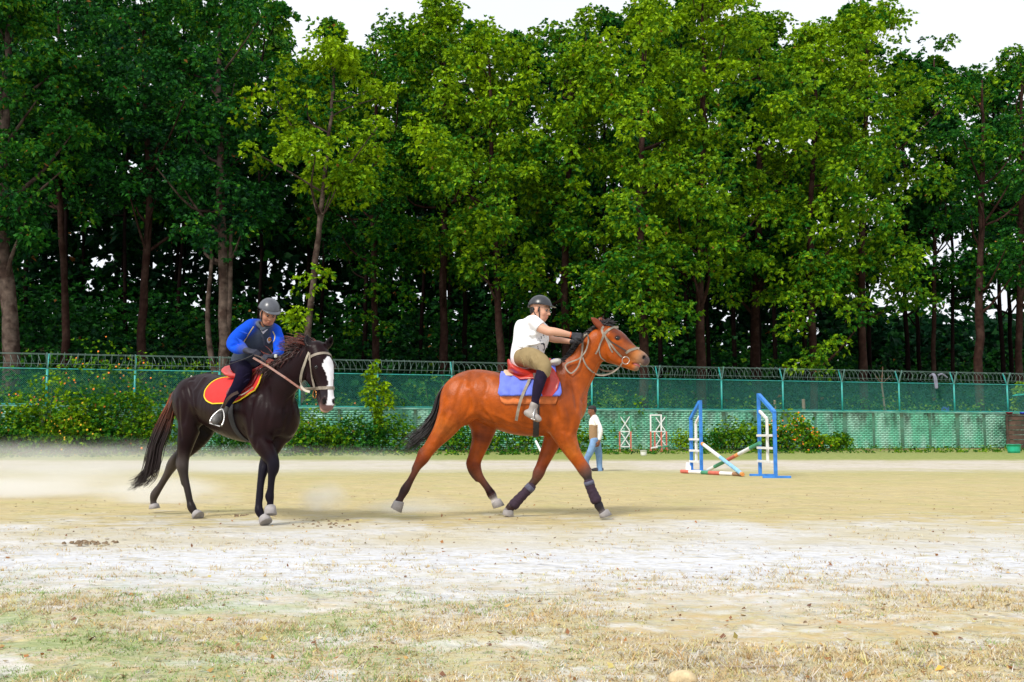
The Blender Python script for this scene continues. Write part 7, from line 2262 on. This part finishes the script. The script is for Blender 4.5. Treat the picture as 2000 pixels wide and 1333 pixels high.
def foreground_bits():
    p = pix(1333, 1322, 3.62); z = float(near_z(p[0], p[1]))
    g = Form(); g.ell((p[0], p[1], z + .018), (.042, .036, .026), k=.01); g.ell((p[0] + .02, p[1] - .005, z + .012), (.028, .03, .018), k=.02); g.ell((p[0] - .025, p[1] + .005, z + .012), (.022, .026, .017), k=.02)
    me, _, _ = g.mesh('stone', .004)
    tag(link('stone', me, mat('tan_stone', (.56, .44, .26), .9, .2, 40, .6, 60)), 'rounded tan stone lying in the grass at the bottom edge right of centre', 'stone')
    a, b, c = pix(1408, 1290, 3.86), pix(1480, 1296, 3.84), pix(1556, 1291, 3.88)
    P = [np.array((q[0], q[1], float(near_z(q[0], q[1])) + .008)) for q in catmull([a, b, c], 4)]
    tag(MB().tube(P, [.003, .0045, .005, .005, .0055, .005, .005, .0045, .003], 6).build('twig', mat('grey_twig', (.33, .26, .20), .9, .2, 40), None, smooth=True), 'thin grey twig lying in the dry grass at the lower right', 'twig')
    p = pix(1835, 1303, 3.77); z = float(near_z(p[0], p[1]))
    V = [(p[0] - .016, p[1], z + .004), (p[0], p[1] - .012, z + .010), (p[0] + .018, p[1], z + .016), (p[0], p[1] + .012, z + .02)]
    tag(MB().add(V + [(a_, b_, c_ - .002) for a_, b_, c_ in V], [(0, 1, 2, 3), (7, 6, 5, 4), (0, 4, 5, 1), (1, 5, 6, 2), (2, 6, 7, 3), (3, 7, 4, 0)]).build('orange_leaf', mat('orange_dead_leaf', (.75, .36, .05), .7, .1, 40)), 'bright orange curled leaf on the ground at the lower right', 'leaf')
foreground_bits()

# ------------------------------------------------------------------ dust raised by the hooves
def dust_cloud(c, size, dens, label, seed=0):
    mb = bmesh.new(); bmesh.ops.create_icosphere(mb, subdivisions=3, radius=1.0)
    me = bpy.data.meshes.new('dust_cloud'); mb.to_mesh(me); mb.free()
    o = bpy.data.objects.new('dust_cloud', me); COL.objects.link(o)
    o.location = tuple(c); o.scale = size
    m = bpy.data.materials.new('dust_volume'); m.use_nodes = True
    nt = m.node_tree; N = nt.nodes; L = nt.links
    N.remove(N['Principled BSDF'])
    v = N.new('ShaderNodeVolumePrincipled'); v.inputs['Color'].default_value = (.99, .985, .975, 1); v.inputs['Anisotropy'].default_value = .2
    tc = N.new('ShaderNodeTexCoord'); ln = N.new('ShaderNodeVectorMath'); ln.operation = 'LENGTH'
    L.new(tc.outputs['Object'], ln.inputs[0])
    r = N.new('ShaderNodeMapRange'); r.interpolation_type = 'SMOOTHSTEP'; r.inputs[1].default_value = 1.0; r.inputs[2].default_value = .15; r.inputs[3].default_value = 0; r.inputs[4].default_value = 1
    L.new(ln.outputs['Value'], r.inputs[0])
    nz = N.new('ShaderNodeTexNoise'); nz.inputs['Scale'].default_value = 1.6; nz.inputs['Detail'].default_value = 3
    mp = N.new('ShaderNodeMapping'); mp.inputs['Location'].default_value = (seed, seed * 2, 0); L.new(tc.outputs['Object'], mp.inputs[0]); L.new(mp.outputs[0], nz.inputs['Vector'])
    r2 = N.new('ShaderNodeMapRange'); r2.inputs[1].default_value = .38; r2.inputs[2].default_value = .65; r2.inputs[3].default_value = .1; r2.inputs[4].default_value = dens
    r2.inputs[3].default_value = dens * .08
    L.new(nz.outputs[0], r2.inputs[0])
    mu = N.new('ShaderNodeMath'); mu.operation = 'MULTIPLY'; L.new(r.outputs[0], mu.inputs[0]); L.new(r2.outputs[0], mu.inputs[1])
    L.new(mu.outputs[0], v.inputs['Density']); L.new(v.outputs[0], N['Material Output'].inputs['Volume'])
    me.materials.append(m)
    tag(o, label, 'dust', kind='stuff')
    return o
for (px, Y, z, sx, sy, sz, dn, lab) in (
    (120, 15.0, .05, 2.6, 2.0, .42, 2.2, 'pale dust cloud drifting low at the left edge behind the dark horse'),
    (330, 13.2, .05, 1.1, .8, .34, 3.0, 'dust cloud kicked up behind the hind hooves of the dark horse'),
    (90, 24.0, .15, 6.0, 4.0, .80, .40, 'thin dust veil hanging over the field at the left'),
    (560, 24.0, .10, 5.0, 3.5, .62, .40, 'thin dust veil beyond the front legs of the dark horse'),
    (635, 11.8, .08, .36, .4, .34, 3.6, 'small puff of dust on the ground right of the dark horse'),
    (815, 11.6, .03, .8, .4, .17, 5.5, 'low puff of dust behind the rear hoof of the bay horse')):
    p = pix(px, 852, Y)
    dust_cloud((p[0], Y, z), (sx, sy, sz), dn, lab, seed=px)
